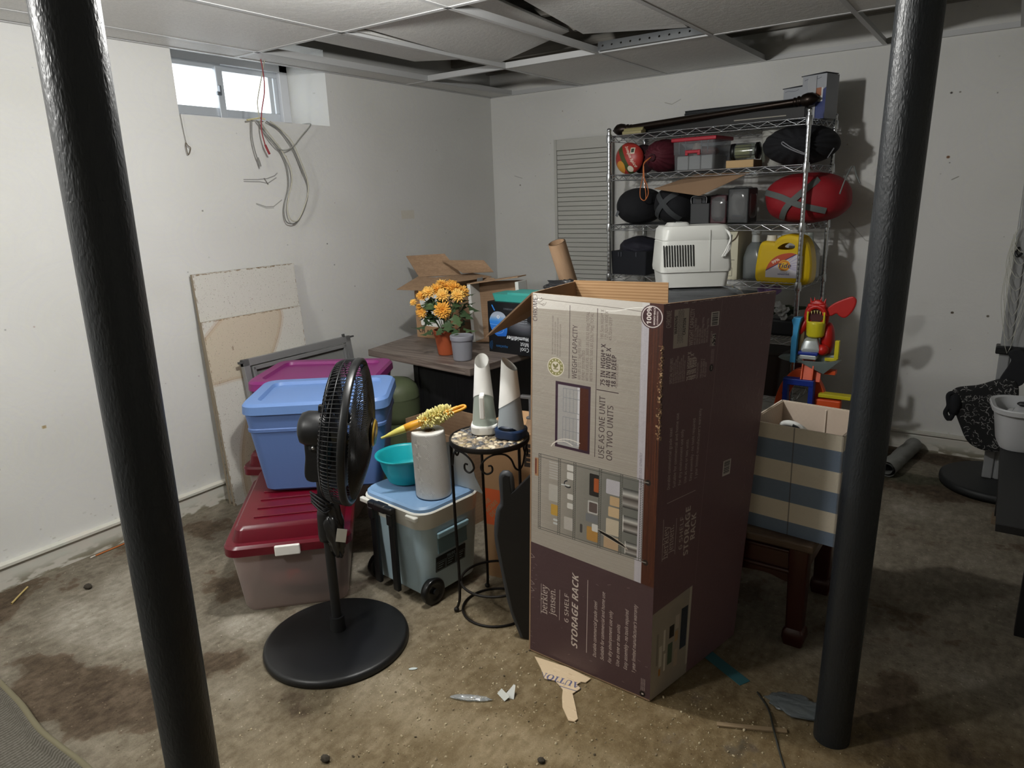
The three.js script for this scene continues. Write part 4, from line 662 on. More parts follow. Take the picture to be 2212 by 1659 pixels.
// ---------------------------------------------------------------- the big printed carton
{
  const t = thing('shelf_carton', 'tall open carton printed in brown and grey with storage rack pictures', 'cardboard box', [2.16, 0, 2.881]);
  const o = (x, y, z) => V(x - 2.16, y, z - 2.881);
  const L = o(2.16, 0.003, 2.881), F = o(2.628, 0.003, 2.9), R = o(2.741, 0.003, 2.417), B = o(2.24, 0.003, 2.44), LT = o(2.186, 1.268, 2.841), FT = o(2.645, 1.264, 2.892), RT = o(2.809, 1.245, 2.39), BT = o(2.125, 1.258, 2.47);
  const up = (g, x, y, s, font, col, len = 0) => { g.save(); g.translate(x, y); g.rotate(-Math.PI / 2); g.font = font; g.fillStyle = col; if (len > 10) g.scale(len / g.measureText(s).width, 1); g.fillText(s, 0, 0); g.restore(); };
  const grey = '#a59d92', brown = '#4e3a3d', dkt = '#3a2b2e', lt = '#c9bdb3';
  const weave = (g, x, y, w, h) => { for (let i = 0; i < h; i += 3) { g.fillStyle = `rgba(${rnd() > 0.5 ? '255,250,240' : '90,80,70'},${rr(0.01, 0.07)})`; g.fillRect(x, y + i, w, 2); } for (let i = 0; i < 60; i++) { g.fillStyle = `rgba(255,255,255,${rr(0.0, 0.05)})`; g.fillRect(x, y + rnd() * h, w, rr(1, 4)); } };
  const W = 760, Hh = 2048;
  const rack = (g, x0, y0, w, h, col) => { // a small wire rack on its side: shelves are vertical strokes
    g.strokeStyle = col; g.lineWidth = 2.5; };
  const front = ctex(W, Hh, (g) => {
    const X = (u) => u * W, Y = (v) => v * Hh;
    g.fillStyle = grey; g.fillRect(0, 0, W, Hh); weave(g, 0, 0, W, Hh);
    // lilac strip and wood band at the outer edge
    g.fillStyle = '#b3adb4'; g.fillRect(X(0.855), 0, X(0.052), Y(0.69)); for (let i = 0; i < 90; i++) { g.fillStyle = `rgba(255,255,255,${rr(0.02, 0.1)})`; g.fillRect(X(0.855) + rnd() * X(0.05), 0, 1, Y(0.69)); }
    g.fillStyle = '#4a2417'; g.fillRect(X(0.907), 0, X(0.1), Y(0.7)); for (let i = 0; i < 240; i++) { g.fillStyle = `rgba(${rnd() > 0.5 ? '120,66,36' : '30,14,10'},${rr(0.05, 0.3)})`; g.fillRect(X(0.907) + rnd() * X(0.1), rnd() * Y(0.5), rr(1, 4), rr(60, 500)); }
    // brown lower half
    g.fillStyle = brown; g.beginPath(); g.moveTo(0, Y(0.667)); g.lineTo(X(1), Y(0.682)); g.lineTo(X(1), Hh); g.lineTo(0, Hh); g.fill(); for (let i = 0; i < 200; i++) { g.fillStyle = `rgba(255,230,220,${rr(0, 0.025)})`; g.fillRect(rnd() * W, Y(0.68) + rnd() * Y(0.32), rr(20, 200), rr(1, 3)); }
    // tape band along the top
    g.fillStyle = 'rgba(236,232,224,.72)'; g.beginPath(); g.moveTo(0, 0); g.lineTo(X(0.905), 0); g.lineTo(X(0.905), Y(0.03)); g.lineTo(X(0.06), Y(0.037)); g.lineTo(0, Y(0.04)); g.fill();
    for (let i = 0; i < 16; i++) { g.strokeStyle = i % 2 ? 'rgba(255,252,246,.9)' : 'rgba(96,86,74,.7)'; g.lineWidth = 2.5; g.beginPath(); const x = rr(4, 70), y = rr(10, 70); g.moveTo(x, y); g.quadraticCurveTo(x + rr(-14, 24), y + rr(-14, 20), x + rr(-8, 30), y + rr(-20, 26)); g.stroke(); }
    g.strokeStyle = 'rgba(120,112,100,.8)'; g.lineWidth = 3; g.beginPath(); g.moveTo(X(0.05), Y(0.012)); g.bezierCurveTo(X(0.3), Y(0.018), X(0.6), Y(0.014), X(0.9), Y(0.022)); g.stroke(); g.strokeStyle = 'rgba(255,252,246,.9)'; g.lineWidth = 4; g.beginPath(); g.moveTo(X(0.6), Y(0.026)); g.bezierCurveTo(X(0.7), Y(0.028), X(0.74), Y(0.014), X(0.86), Y(0.012)); g.stroke();
    // print
    up(g, X(0.052), Y(0.07), 'CHROME', '40px sans-serif', dkt, 121);
    const cx = X(0.212), cy = Y(0.177); g.fillStyle = '#8f8a5a'; g.beginPath(); g.ellipse(cx, cy, 50, 46, 0, 0, 7); g.fill(); g.strokeStyle = '#d9d2c2'; g.lineWidth = 5; g.stroke(); g.fillStyle = '#d5ccba'; g.beginPath(); g.arc(cx, cy, 28, 0, 7); g.fill(); g.fillStyle = '#77734a'; g.beginPath(); g.ellipse(cx - 8, cy - 4, 14, 7, 0.8, 0, 7); g.ellipse(cx + 8, cy - 8, 6, 12, 0.5, 0, 7); g.fill(); g.fillRect(cx - 14, cy + 8, 30, 5);
    for (let i = 0; i < 12; i++) { const a = i * 0.52; g.fillStyle = '#e8e2cc'; g.fillRect(cx + 39 * Math.cos(a) - 3, cy + 36 * Math.sin(a) - 3, 6, 6); }
    for (let i = 0; i < 4; i++) up(g, X(0.19 + i * 0.021), Y(0.15 - (i > 1 ? 0 : 0.004)), 'this carton is made from recycled paper and is recyclable', '15px sans-serif', '#6d645c', 195 - (i % 2) * 30);
    g.fillStyle = dkt; g.fillRect(X(0.32), Y(0.022), 3, Y(0.178)); g.fillRect(X(0.535), Y(0.023), 3, Y(0.362)); g.fillRect(X(0.541), Y(0.2145), X(0.165), 4);
    up(g, X(0.385), Y(0.199), 'WEIGHT CAPACITY', '40px sans-serif', dkt, 268);
    ['600 LBS (272.15kg) PER SHELF', 'EVENLY DISTRIBUTED', 'WITH LEVELERS: 3600 LBS (1632.93kg) TOTAL', 'WITH CASTERS: 500 LBS (226.79kg) TOTAL'].forEach((s, i) => up(g, X(0.415 + i * 0.031), Y(0.199), s, '24px sans-serif', '#6b5f58', [205, 150, 340, 336][i]));
    ['75 IN HIGH* X', '48 IN WIDE X', '18 IN DEEP'].forEach((s, i) => up(g, X(0.603 + i * 0.04), Y(0.204), s, '600 36px sans-serif', dkt, [205, 190, 158][i])); up(g, X(0.7), Y(0.205), '*WITH CASTERS', '20px sans-serif', '#6b5f58', 120);
    ['190.5cm HIGH* X', '121.92cm WIDE X', '45.72cm DEEP'].forEach((s, i) => up(g, X(0.585 + i * 0.031), Y(0.094), s, '23px sans-serif', '#6b5f58', [141, 135, 110][i]));
    ['USE AS ONE UNIT', 'OR TWO UNITS'].forEach((s, i) => up(g, X(0.607 + i * 0.062), Y(0.386), s, '46px sans-serif', dkt, [321, 282][i]));
    up(g, X(0.886), Y(0.44), 'ACCESSORIES SOLD SEPARATELY', '18px sans-serif', '#6d6470', 190);
    // small picture in a frame
    g.fillStyle = '#3a2434'; g.fillRect(X(0.213), Y(0.212), X(0.283), Y(0.17)); g.fillStyle = '#a8a5a2'; g.fillRect(X(0.233), Y(0.219), X(0.19), Y(0.156)); g.fillStyle = '#4c2314'; g.fillRect(X(0.41), Y(0.219), X(0.07), Y(0.156)); g.fillStyle = '#cfcdd0'; g.fillRect(X(0.392), Y(0.219), X(0.02), Y(0.15));
    g.fillStyle = '#8a8c8f'; for (const v of [0.226, 0.249, 0.285, 0.299, 0.333, 0.366]) g.fillRect(X(0.275), Y(v), X(0.14), 3); for (const u of [0.275, 0.3, 0.33, 0.36, 0.39]) { g.fillRect(X(u), Y(0.226), 3, Y(0.06)); g.fillRect(X(u), Y(0.299), 3, Y(0.068)); }
    g.strokeStyle = 'rgba(230,224,214,.85)'; g.lineWidth = 5; g.beginPath(); g.moveTo(X(0.18), Y(0.385)); g.quadraticCurveTo(X(0.25), Y(0.345), X(0.42), Y(0.36)); g.stroke(); g.beginPath(); g.moveTo(X(0.19), Y(0.378)); g.quadraticCurveTo(X(0.27), Y(0.355), X(0.36), Y(0.37)); g.stroke();
    // large picture: loaded wire rack lying on its side
    const sh = [0.075, 0.245, 0.372, 0.575, 0.735, 0.885], y0 = 0.412, y1 = 0.622;
    const bgd = g.createLinearGradient(X(0.1), 0, X(0.9), 0); bgd.addColorStop(0, 'rgba(150,142,130,0)'); bgd.addColorStop(0.4, '#87837a'); bgd.addColorStop(1, '#6e6f69'); g.fillStyle = bgd; g.fillRect(X(0.09), Y(y0 + 0.003), X(0.78), Y(y1 - y0 - 0.006));
    const box = (u, v, du, dv, c) => { g.fillStyle = c; g.beginPath(); g.roundRect(X(u), Y(v), X(du), Y(dv), 6); g.fill(); };
    const onShelf = (k, v, du, dv, c) => box(sh[k] - du, v, du, dv, c);
    onShelf(0, 0.425, 0.035, 0.05, '#a77f5c'); box(0.045, 0.428, 0.01, 0.042, '#5e1f22');
    for (let i = 0; i < 7; i++) onShelf(1, 0.425 + i * 0.007, 0.08, 0.0045, '#b0aba4'); onShelf(1, 0.487, 0.08, 0.046, '#b5b1a8'); onShelf(1, 0.541, 0.06, 0.03, '#c29a45'); onShelf(1, 0.58, 0.04, 0.006, '#c9ccca'); onShelf(1, 0.59, 0.04, 0.006, '#c9ccca');
    onShelf(2, 0.422, 0.055, 0.016, '#d3cfc8'); onShelf(2, 0.442, 0.055, 0.019, '#d3cfc8'); onShelf(2, 0.5, 0.05, 0.015, '#d3cfc8'); onShelf(2, 0.525, 0.05, 0.015, '#d3cfc8'); onShelf(2, 0.565, 0.075, 0.035, '#b8b2ab');
    g.strokeStyle = '#20242a'; g.lineWidth = 6; g.beginPath(); g.ellipse(X(0.325), Y(0.475), 22, 18, 0, 0.6, 4.6); g.stroke(); g.strokeStyle = '#cfd3d2'; g.beginPath(); g.moveTo(X(0.27), Y(0.48)); g.lineTo(X(0.34), Y(0.478)); g.stroke();
    onShelf(3, 0.43, 0.075, 0.058, '#2a2624'); onShelf(3, 0.44, 0.04, 0.036, '#a5552a'); box(0.49, 0.502, 0.08, 0.034, '#b9b6b2'); box(0.5, 0.506, 0.065, 0.026, '#5d504c'); onShelf(3, 0.538, 0.1, 0.022, '#77787a'); onShelf(3, 0.572, 0.09, 0.038, '#b08445'); box(0.43, 0.572, 0.02, 0.024, '#4a4744'); onShelf(3, 0.562, 0.05, 0.02, '#d3d1cc');
    onShelf(4, 0.433, 0.105, 0.038, '#bcb8bd'); onShelf(4, 0.475, 0.075, 0.024, '#c2a47c'); onShelf(4, 0.503, 0.085, 0.026, '#c9ae88'); onShelf(4, 0.535, 0.1, 0.042, '#c4b7a0'); onShelf(4, 0.582, 0.115, 0.034, '#b89c7c');
    const pot = (v, dv, du) => { const lg = g.createLinearGradient(0, Y(v), 0, Y(v + dv)); lg.addColorStop(0, '#40413f'); lg.addColorStop(0.3, '#c7c4bd'); lg.addColorStop(0.5, '#514a45'); lg.addColorStop(0.8, '#a7a29c'); lg.addColorStop(1, '#2e2c2a'); g.fillStyle = lg; g.fillRect(X(0.87 - du), Y(v), X(du), Y(dv)); g.fillStyle = 'rgba(230,228,220,.7)'; g.fillRect(X(0.87 - du), Y(v), 5, Y(dv)); };
    pot(0.445, 0.05, 0.12); pot(0.515, 0.044, 0.11); pot(0.582, 0.034, 0.09);
    g.strokeStyle = '#55544f'; g.lineWidth = 3; for (const u of sh) { g.beginPath(); g.moveTo(X(u), Y(y0)); g.lineTo(X(u), Y(y1)); g.moveTo(X(u + 0.018), Y(y0)); g.lineTo(X(u + 0.018), Y(y1)); g.stroke(); for (let v = y0; v < y1 - 0.006; v += 0.006) { g.beginPath(); g.lineWidth = 1.5; g.moveTo(X(u), Y(v)); g.lineTo(X(u + 0.018), Y(v + 0.003)); g.lineTo(X(u), Y(v + 0.006)); g.stroke(); } g.lineWidth = 3; }
    for (const v of [y0, y0 + 0.008, y1 - 0.006, y1]) { g.beginPath(); g.moveTo(X(0.075), Y(v)); g.lineTo(X(0.92), Y(v)); g.stroke(); }
    g.fillStyle = '#201a18'; for (const v of [y0 + 0.005, y1]) { g.beginPath(); g.arc(X(0.935), Y(v), 15, 0, 7); g.fill(); g.fillStyle = '#8a857f'; g.fillRect(X(0.9), Y(v) - 3, 30, 6); g.fillStyle = '#201a18'; }
    // a gash in the print
    g.fillStyle = '#0d0907'; g.beginPath(); g.moveTo(X(0.57), Y(0.572)); g.lineTo(X(0.68), Y(0.58)); g.lineTo(X(0.77), Y(0.592)); g.lineTo(X(0.8), Y(0.602)); g.lineTo(X(0.7), Y(0.592)); g.lineTo(X(0.6), Y(0.582)); g.fill(); g.strokeStyle = '#cfc4b4'; g.lineWidth = 3; g.stroke();
    // lower half print
    g.fillStyle = lt; g.fillRect(X(0.105), Y(0.781), 2.5, Y(0.09)); g.fillRect(X(0.268), Y(0.779), 2.5, Y(0.091));
    up(g, X(0.162), Y(0.868), 'berkley', '56px serif', lt, 178); up(g, X(0.232), Y(0.862), 'jensen.', '52px serif', lt, 165);
    up(g, X(0.348), Y(0.869), '6 SHELF', '38px sans-serif', lt, 176); up(g, X(0.425), Y(0.936), 'STORAGE RACK', 'italic 600 54px sans-serif', lt, 442);
    g.fillRect(X(0.5), Y(0.722), 3, Y(0.213)); g.fillStyle = lt; g.fillRect(X(0.5), Y(0.722), 3, Y(0.213));
    ['Durable commercial grade steel', 'Suitable for commercial and home use', 'For dry environment use only', 'Use as one or two units', 'Easy assembly - no tools required', "1 year limited manufacturer's warranty"].forEach((s, i) => up(g, X(0.58 + i * 0.061), Y(0.938), s, 'italic 27px sans-serif', lt, [334, 405, 311, 250, 352, 397][i]));
    g.fillStyle = '#0e0c0c'; g.beginPath(); g.arc(X(0.945), Y(0.987), 16, 0, 7); g.fill(); g.fillStyle = lt; g.fillRect(X(0.945) - 6, Y(0.987) - 5, 12, 10); for (let i = 0; i < 3; i++) up(g, X(0.938 + i * 0.012), Y(0.977), 'listed component', '9px sans-serif', lt);
    g.strokeStyle = 'rgba(220,210,200,.4)'; g.lineWidth = 2; for (let i = 0; i < 40; i++) { const x = rnd() < 0.5 ? rnd() * 60 : rnd() * W, y = Y(rr(0.7, 0.99)); g.beginPath(); g.moveTo(x, y); g.lineTo(x + rr(-20, 20), y + rr(-8, 8)); g.stroke(); }
    g.strokeStyle = 'rgba(225,215,205,.8)'; for (const v of [0.7, 0.78, 0.8]) { g.beginPath(); g.moveTo(4, Y(v)); g.lineTo(34, Y(v + 0.01)); g.lineTo(10, Y(v + 0.014)); g.stroke(); }
    // guarantee seal across the wood band
    g.fillStyle = '#44262a'; g.beginPath(); g.ellipse(X(0.925), Y(0.03), 58, 54, 0, 0, 7); g.fill(); g.strokeStyle = '#ded6d2'; g.lineWidth = 5; g.beginPath(); g.ellipse(X(0.925), Y(0.03), 51, 47, 0, 0, 7); g.stroke(); up(g, X(0.925) - 4, Y(0.03) + 36, '100%', 'bold 34px sans-serif', '#eee6e0'); up(g, X(0.925) + 16, Y(0.03) + 36, 'MONEY-BACK', 'bold 12px sans-serif', '#eee6e0'); up(g, X(0.925) + 31, Y(0.03) + 33, 'GUARANTEE', '11px sans-serif', '#eee6e0');
    // ragged torn edge of the corner
    for (let i = 0; i < 130; i++) { g.fillStyle = `rgba(${rnd() > 0.5 ? '190,160,120' : '70,44,28'},${rr(0.3, 0.9)})`; g.fillRect(W - rr(0, 22), Y(rr(0.09, 0.31)), rr(2, 14), rr(2, 9)); }
    g.fillStyle = '#8a6d4e'; g.fillRect(0, Hh - 12, 6, 12);
  });
  const side = ctex(W, Hh, (g) => {
    const X = (u) => u * W, Y = (v) => v * Hh;
    g.fillStyle = '#765a5e'; g.fillRect(0, 0, W, Hh); for (let i = 0; i < 260; i++) { g.fillStyle = `rgba(255,230,220,${rr(0, 0.02)})`; g.fillRect(rnd() * W, rnd() * Hh, rr(20, 200), rr(1, 3)); }  // side brown set lighter than in front to make up for missing fill light
    up(g, X(0.062), Y(0.054), 'CHROME', '40px sans-serif', lt, 80);
    g.fillStyle = '#b7aca2'; g.fillRect(X(0.085), Y(0.0155), X(0.12), Y(0.0865)); up(g, X(0.112), Y(0.07), 'WARNING', 'bold 24px sans-serif', '#2a2022', 84); up(g, X(0.182), Y(0.075), 'CAUTION', 'bold 24px sans-serif', '#2a2022', 80); for (let i = 0; i < 5; i++) up(g, X(0.125 + i * 0.01), Y(0.092 - (i % 2) * 0.004), 'do not climb on this unit use only on level floor', '10px sans-serif', '#40363a', 150);
    up(g, X(0.25), Y(0.102), 'WEIGHT CAPACITY', '36px sans-serif', lt, 172); ['600 LBS (272.15kg) PER SHELF', 'EVENLY DISTRIBUTED', 'WITH LEVELERS:', '3600 LBS (1632.93kg) TOTAL', 'WITH CASTERS:', '500 LBS (226.79kg) TOTAL'].forEach((s, i) => up(g, X(0.272 + i * 0.021), Y(0.102), s, '17px sans-serif', lt, [127, 90, 76, 126, 72, 118][i]));
    up(g, X(0.09), Y(0.182), 'SPECIAL FEATURES', '23px sans-serif', lt, 121); for (let i = 0; i < 7; i++) up(g, X(0.105 + i * 0.015), Y(0.183), 'six shelves adjust in one inch steps', '12px sans-serif', lt, 100 + 14 * (i % 3));
    ['75 IN HIGH* X', '48 IN WIDE X', '18 IN DEEP'].forEach((s, i) => up(g, X(0.24 + i * 0.026), Y(0.184), s, '600 30px sans-serif', lt, [139, 128, 110][i])); up(g, X(0.312), Y(0.185), '*WITH CASTERS', '14px sans-serif', lt, 80); ['190.5cm HIGH* X', '121.92cm WIDE X', '45.72cm DEEP'].forEach((s, i) => up(g, X(0.345 + i * 0.02), Y(0.185), s, '16px sans-serif', lt, [95, 92, 75][i]));
    const bar = (u, v, du, dv) => { g.fillStyle = '#d3cbc4'; g.fillRect(X(u), Y(v), X(du), Y(dv)); g.fillStyle = '#2f2a2c'; let p = 0; while (p < dv * Hh - 14) { const w = rr(2, 6); g.fillRect(X(u) + 8, Y(v) + 6 + p, X(du) - 16, w); p += w + rr(2, 5); } };
    bar(0.395, 0.032, 0.072, 0.033); bar(0.632, 0.423, 0.082, 0.042); g.fillStyle = '#b9b0a4'; g.fillRect(X(0.418), Y(0.084), X(0.03), Y(0.029)); g.fillStyle = '#2a2224'; for (let i = 0; i < 26; i++) g.fillRect(X(0.42) + rnd() * X(0.024), Y(0.085) + rnd() * Y(0.025), 6, 5); up(g, X(0.416), Y(0.113), 'TEAM LIFT', 'bold 15px sans-serif', '#b9b0a4');
    g.fillStyle = '#0c0b0b'; g.beginPath(); g.ellipse(X(0.43), Y(0.166), 13, 17, 0, 0, 7); g.fill(); up(g, X(0.438), Y(0.171), 'NSF', 'bold 12px sans-serif', lt); for (let i = 0; i < 3; i++) up(g, X(0.425 + i * 0.01), Y(0.156), 'component certified', '8px sans-serif', lt);
    ['Durable commercial grade steel', 'Suitable for commercial and home use', 'For dry environment use only', 'Use as one or two units', 'Easy assembly - no tools required', "1 year limited manufacturer's warranty"].forEach((s, i) => up(g, X(0.112 + i * 0.051), Y(0.44), s, '26px sans-serif', lt, [313, 377, 287, 227, 326, 367][i]));
    g.strokeStyle = lt; g.lineWidth = 3; g.beginPath(); g.moveTo(X(0.093), Y(0.474)); g.lineTo(X(0.362), Y(0.471)); g.stroke();
    g.fillStyle = lt; g.fillRect(X(0.067), Y(0.512), 3, Y(0.11)); g.fillRect(X(0.19), Y(0.524), 3, Y(0.096)); up(g, X(0.122), Y(0.62), 'berkley', '54px serif', lt, 178); up(g, X(0.172), Y(0.61), 'jensen.', '50px serif', lt, 150); up(g, X(0.262), Y(0.616), '6 SHELF', '36px sans-serif', lt, 184); up(g, X(0.325), Y(0.64), 'STORAGE', '600 50px sans-serif', lt, 276); up(g, X(0.388), Y(0.606), 'RACK', '600 50px sans-serif', lt, 150);
    g.fillStyle = '#a2988a'; g.beginPath(); g.moveTo(0, Y(0.755)); g.lineTo(X(0.404), Y(0.739)); g.lineTo(X(0.4), Hh); g.lineTo(0, Hh); g.fill(); g.fillStyle = '#c3bbae'; g.fillRect(X(0.378), Y(0.741), X(0.022), Y(0.23));
    for (const [u, v, du, dv, c] of [[0.05, 0.82, 0.02, 0.09, '#8c8478'], [0.08, 0.86, 0.03, 0.06, '#c7c0b2'], [0.08, 0.925, 0.02, 0.02, '#b07a3a'], [0.12, 0.82, 0.02, 0.06, '#d2cbbf'], [0.13, 0.89, 0.02, 0.05, '#d2cbbf'], [0.18, 0.82, 0.05, 0.035, '#2a2622'], [0.17, 0.87, 0.05, 0.06, '#52614f'], [0.24, 0.8, 0.04, 0.04, '#bcb1a4'], [0.24, 0.845, 0.035, 0.03, '#b5946a'], [0.24, 0.9, 0.04, 0.05, '#b3a08c'], [0.3, 0.79, 0.07, 0.12, '#2f3640']]) { g.fillStyle = c; g.fillRect(X(u), Y(v), X(du), Y(dv)); }
    g.strokeStyle = 'rgba(200,186,176,.35)'; g.lineWidth = 2.5; g.beginPath(); g.moveTo(X(0.485), 0); g.lineTo(X(0.44), Y(0.5)); g.lineTo(X(0.43), Y(0.74)); g.stroke(); for (let i = 0; i < 30; i++) { g.beginPath(); const x = X(rr(0.88, 0.99)), y = Y(rr(0, 0.7)); g.moveTo(x, y); g.lineTo(x + rr(-14, 14), y + rr(8, 40)); g.stroke(); }
    g.fillStyle = 'rgba(214,200,190,.6)'; for (let i = 0; i < 60; i++) g.fillRect(rnd() * W, rnd() * 8, rr(4, 24), rr(1, 4));
    for (let i = 0; i < 110; i++) { g.fillStyle = `rgba(${rnd() > 0.5 ? '190,160,120' : '70,44,28'},${rr(0.3, 0.9)})`; g.fillRect(rr(0, 9), Y(rr(0.09, 0.31)), rr(2, 9), rr(2, 9)); }
    g.fillStyle = '#8a6d4e'; g.fillRect(0, Hh - 12, 6, 12);
  });
  const pr = { roughness: 0.42, bumpMap: rep(noiseBump, 2, 4), bumpScale: 0.0008 };
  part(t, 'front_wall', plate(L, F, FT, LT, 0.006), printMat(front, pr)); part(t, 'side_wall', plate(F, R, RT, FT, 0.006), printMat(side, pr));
  const lower = (p, k) => p.clone().setY(p.y - k);
  part(t, 'side_wall', plate(B, L, LT, BT, 0.006), kraftUV); part(t, 'back_wall', plate(R.clone().lerp(B, 0.02), B, lower(BT, 0.1), lower(RT, 0.12).lerp(BT, 0.02), 0.006), kraftUV); part(t, 'bottom', plate(L, B, R, F, 0.005), kraftUV);
  const cor = dtex(128, 128, (u, v, x, y) => { const s = 14 * Math.sin(y * 0.6) + 10 * (fbm(x / 12, y / 3, 3) - 0.5); return [165 + s, 130 + s, 92 + s]; });
  const rear = BT.clone().lerp(RT, 0.5); part(t, 'flap', plate(lower(BT, 0.12), lower(rear, 0.12), rear.clone().setY(1.262), BT.clone().setY(1.262), 0.005), new THREE.MeshPhysicalMaterial({ map: cor, roughness: 0.85 }), null, null, 'bare corrugated kraft flap');
  part(t, 'flap', plate(LT, BT, o(1.84, 1.09, 2.36), o(1.935, 1.095, 2.755), 0.005), kraftUV);
  // torn corner and puckered tape
  part(t, 'torn_edge', Array.from({ length: 90 }, (_, i) => { const f = 0.7 + 0.21 * i / 90, p = F.clone().lerp(FT, f); const g = new THREE.TetrahedronGeometry(rr(0.0015, 0.0042)); g.rotateX(rr(0, 3)); g.rotateY(rr(0, 3)); g.translate(p.x + rr(-0.003, 0.003), p.y, p.z + rr(-0.001, 0.003)); return g; }), M('#8f7556', 0.9)).userData.kind = 'stuff';
}
// ---------------------------------------------------------------- shutter door panel, wire rack and its load
{
  const t = thing('louvred_panel', 'white louvred panel door leaning on the wall behind the wire rack', 'door panel', [0.84, 0, 0.075], 0);
  const m = M('#b9b9b3', 0.6), W = 0.46, Hh = 1.95, z0 = 0.0;
  part(t, 'stile', rb(0.022, Hh, 0.03, 0.003, -W / 2 + 0.011, Hh / 2, 0), m); part(t, 'stile', rb(0.022, Hh, 0.03, 0.003, W / 2 - 0.011, Hh / 2, 0), m); part(t, 'top_rail', rb(W - 0.044, 0.075, 0.026, 0.003, 0, Hh - 0.0375, 0), m); part(t, 'bottom_rail', rb(W - 0.044, 0.12, 0.026, 0.003, 0, 0.06, 0), m);
  part(t, 'backing', rb(W - 0.05, Hh - 0.2, 0.003, 0.001, 0, Hh / 2 + 0.02, -0.011), M('#8b8c87', 0.8));  // darker sheet added so the gaps between slats look shaded
  const sl = rb(W - 0.046, 0.0295, 0.007, 0.002); for (let y = 0.135; y < Hh - 0.085; y += 0.0325) part(t, 'slat', sl, m, [0, y, 0.004], [0.1, 0, 0]);
}
const RK = { x: 1.25, z: 0.47, c: 0.9962, s: 0.0871, a: -0.0871 };
const rk = (u, h, dz) => [RK.x + RK.c * u - RK.s * dz, h, RK.z + RK.s * u + RK.c * dz];   // along the rack, height, depth (negative = behind its front)
const SH = [1.912, 1.677, 1.366, 1.046, 0.728, 0.38];                                    // upper faces of the shelves
{
  const t = thing('wire_rack', 'tall chrome wire shelving rack loaded with bags, bins and bottles', 'shelf rack', [RK.x, 0, RK.z], RK.a);
  const W = 1.219, D = 0.457, y0 = 0.0;
  for (const [x, z] of [[0, 0], [W, 0], [0, -D], [W, -D]]) {
    const pts = [[0, 0], [0.016, 0], [0.016, 0.012], [0.0125, 0.016]]; for (let y = 0.05; y < 1.93; y += 0.0254) pts.push([0.0125, y], [0.0112, y + 0.002], [0.0125, y + 0.004]); pts.push([0.0125, 1.94], [0.014, 1.942], [0.014, 1.95], [0.009, 1.957], [0, 1.958]);
    const p = part(t, 'post', lathe(pts, 20), chrome, [x, y0, z]);
    for (const h of SH) part(p, 'sleeve', lathe([[0.0125, h - 0.042], [0.0195, h - 0.042], [0.0175, h + 0.006], [0.0125, h + 0.006]], 20), chrome);
  }
  const shelf = (h) => {
    const g = [], wire = 0.0027;
    const side = (a, b) => { const A = V(...a), B = V(...b), n = Math.round(A.distanceTo(B) / 0.052), pt = []; for (let i = 0; i <= n; i++) { const p = A.clone().lerp(B, i / n); pt.push([p.x, (i % 2 ? -0.003 : -0.029), p.z]); } for (let i = 0; i < n; i++) g.push(rod(pt[i], pt[i + 1], wire * 0.85, 5)); g.push(rod([A.x, 0, A.z], [B.x, 0, B.z], wire, 6), rod([A.x, -0.032, A.z], [B.x, -0.032, B.z], wire, 6)); };
    side([0.012, 0, 0], [W - 0.012, 0, 0]); side([0.012, 0, -D], [W - 0.012, 0, -D]); side([0, 0, -0.012], [0, 0, -D + 0.012]); side([W, 0, -0.012], [W, 0, -D + 0.012]);
    return g;
  };
  const edge = merge(shelf()), deck = merge([...Array.from({ length: 48 }, (_, i) => rod([0.022 + i * 0.025, 0.0, -0.002], [0.022 + i * 0.025, 0.0, -D + 0.002], 0.0017, 5)), ...[0.15, 0.305].map((z) => rod([0.0, -0.006, -z], [W, -0.006, -z], 0.003, 6))]);
  SH.forEach((h) => { const s = part(t, 'wire_shelf', edge, chrome, [0, h - 0.003, 0]); part(s, 'deck', deck, M('#8f9296', 0.3, { metalness: 0.9 })); });
}
const onRack = (name, label, cat, u, k, dz, turn = 0, group) => thing(name, label, cat, rk(u, SH[k] + 0.0005, dz), RK.a + turn, group);
// top: curtain rods, flat metal strips, boxes
function curtainRod(label, u0, h0, dz0, u1, h1, dz1, r) {
  const a = V(...rk(u0, h0, dz0)), b = V(...rk(u1, h1, dz1)), d = b.clone().sub(a), L = d.length();
  const t = thing('curtain_rod', label, 'curtain rod', a.toArray()); t.quaternion.setFromUnitVectors(V(1, 0, 0), d.normalize());
  const m = M('#2a211b', 0.35, { metalness: 0.7 });
  const cy = (g) => { g.rotateZ(-Math.PI / 2); return g; };
  part(t, 'rod', cy(lathe([[0, 0.06], [r, 0.06], [r, L * 0.5], [r * 0.85, L * 0.5], [r * 0.85, L - 0.06], [0, L - 0.06]], 24)), m);
  const fin = () => lathe([[0, -0.05], [0.006, -0.05], [0.006, -0.042], [0.018, -0.038], [0.034, -0.015], [0.036, 0.01], [0.03, 0.035], [0.02, 0.045], [0.026, 0.052], [0.026, 0.06], [0.018, 0.066], [0.022, 0.075], [0.022, 0.082], [0, 0.084]], 28);
  part(t, 'finial', cy(fin()), m); const f = fin(); f.rotateX(Math.PI); f.translate(0, L, 0); part(t, 'finial', cy(f), m);
}
curtainRod('bronze curtain rod with turned finials lying along the top of the rack', 0.02, SH[0] + 0.04, -0.1, 1.17, SH[0] + 0.1, -0.14, 0.02);
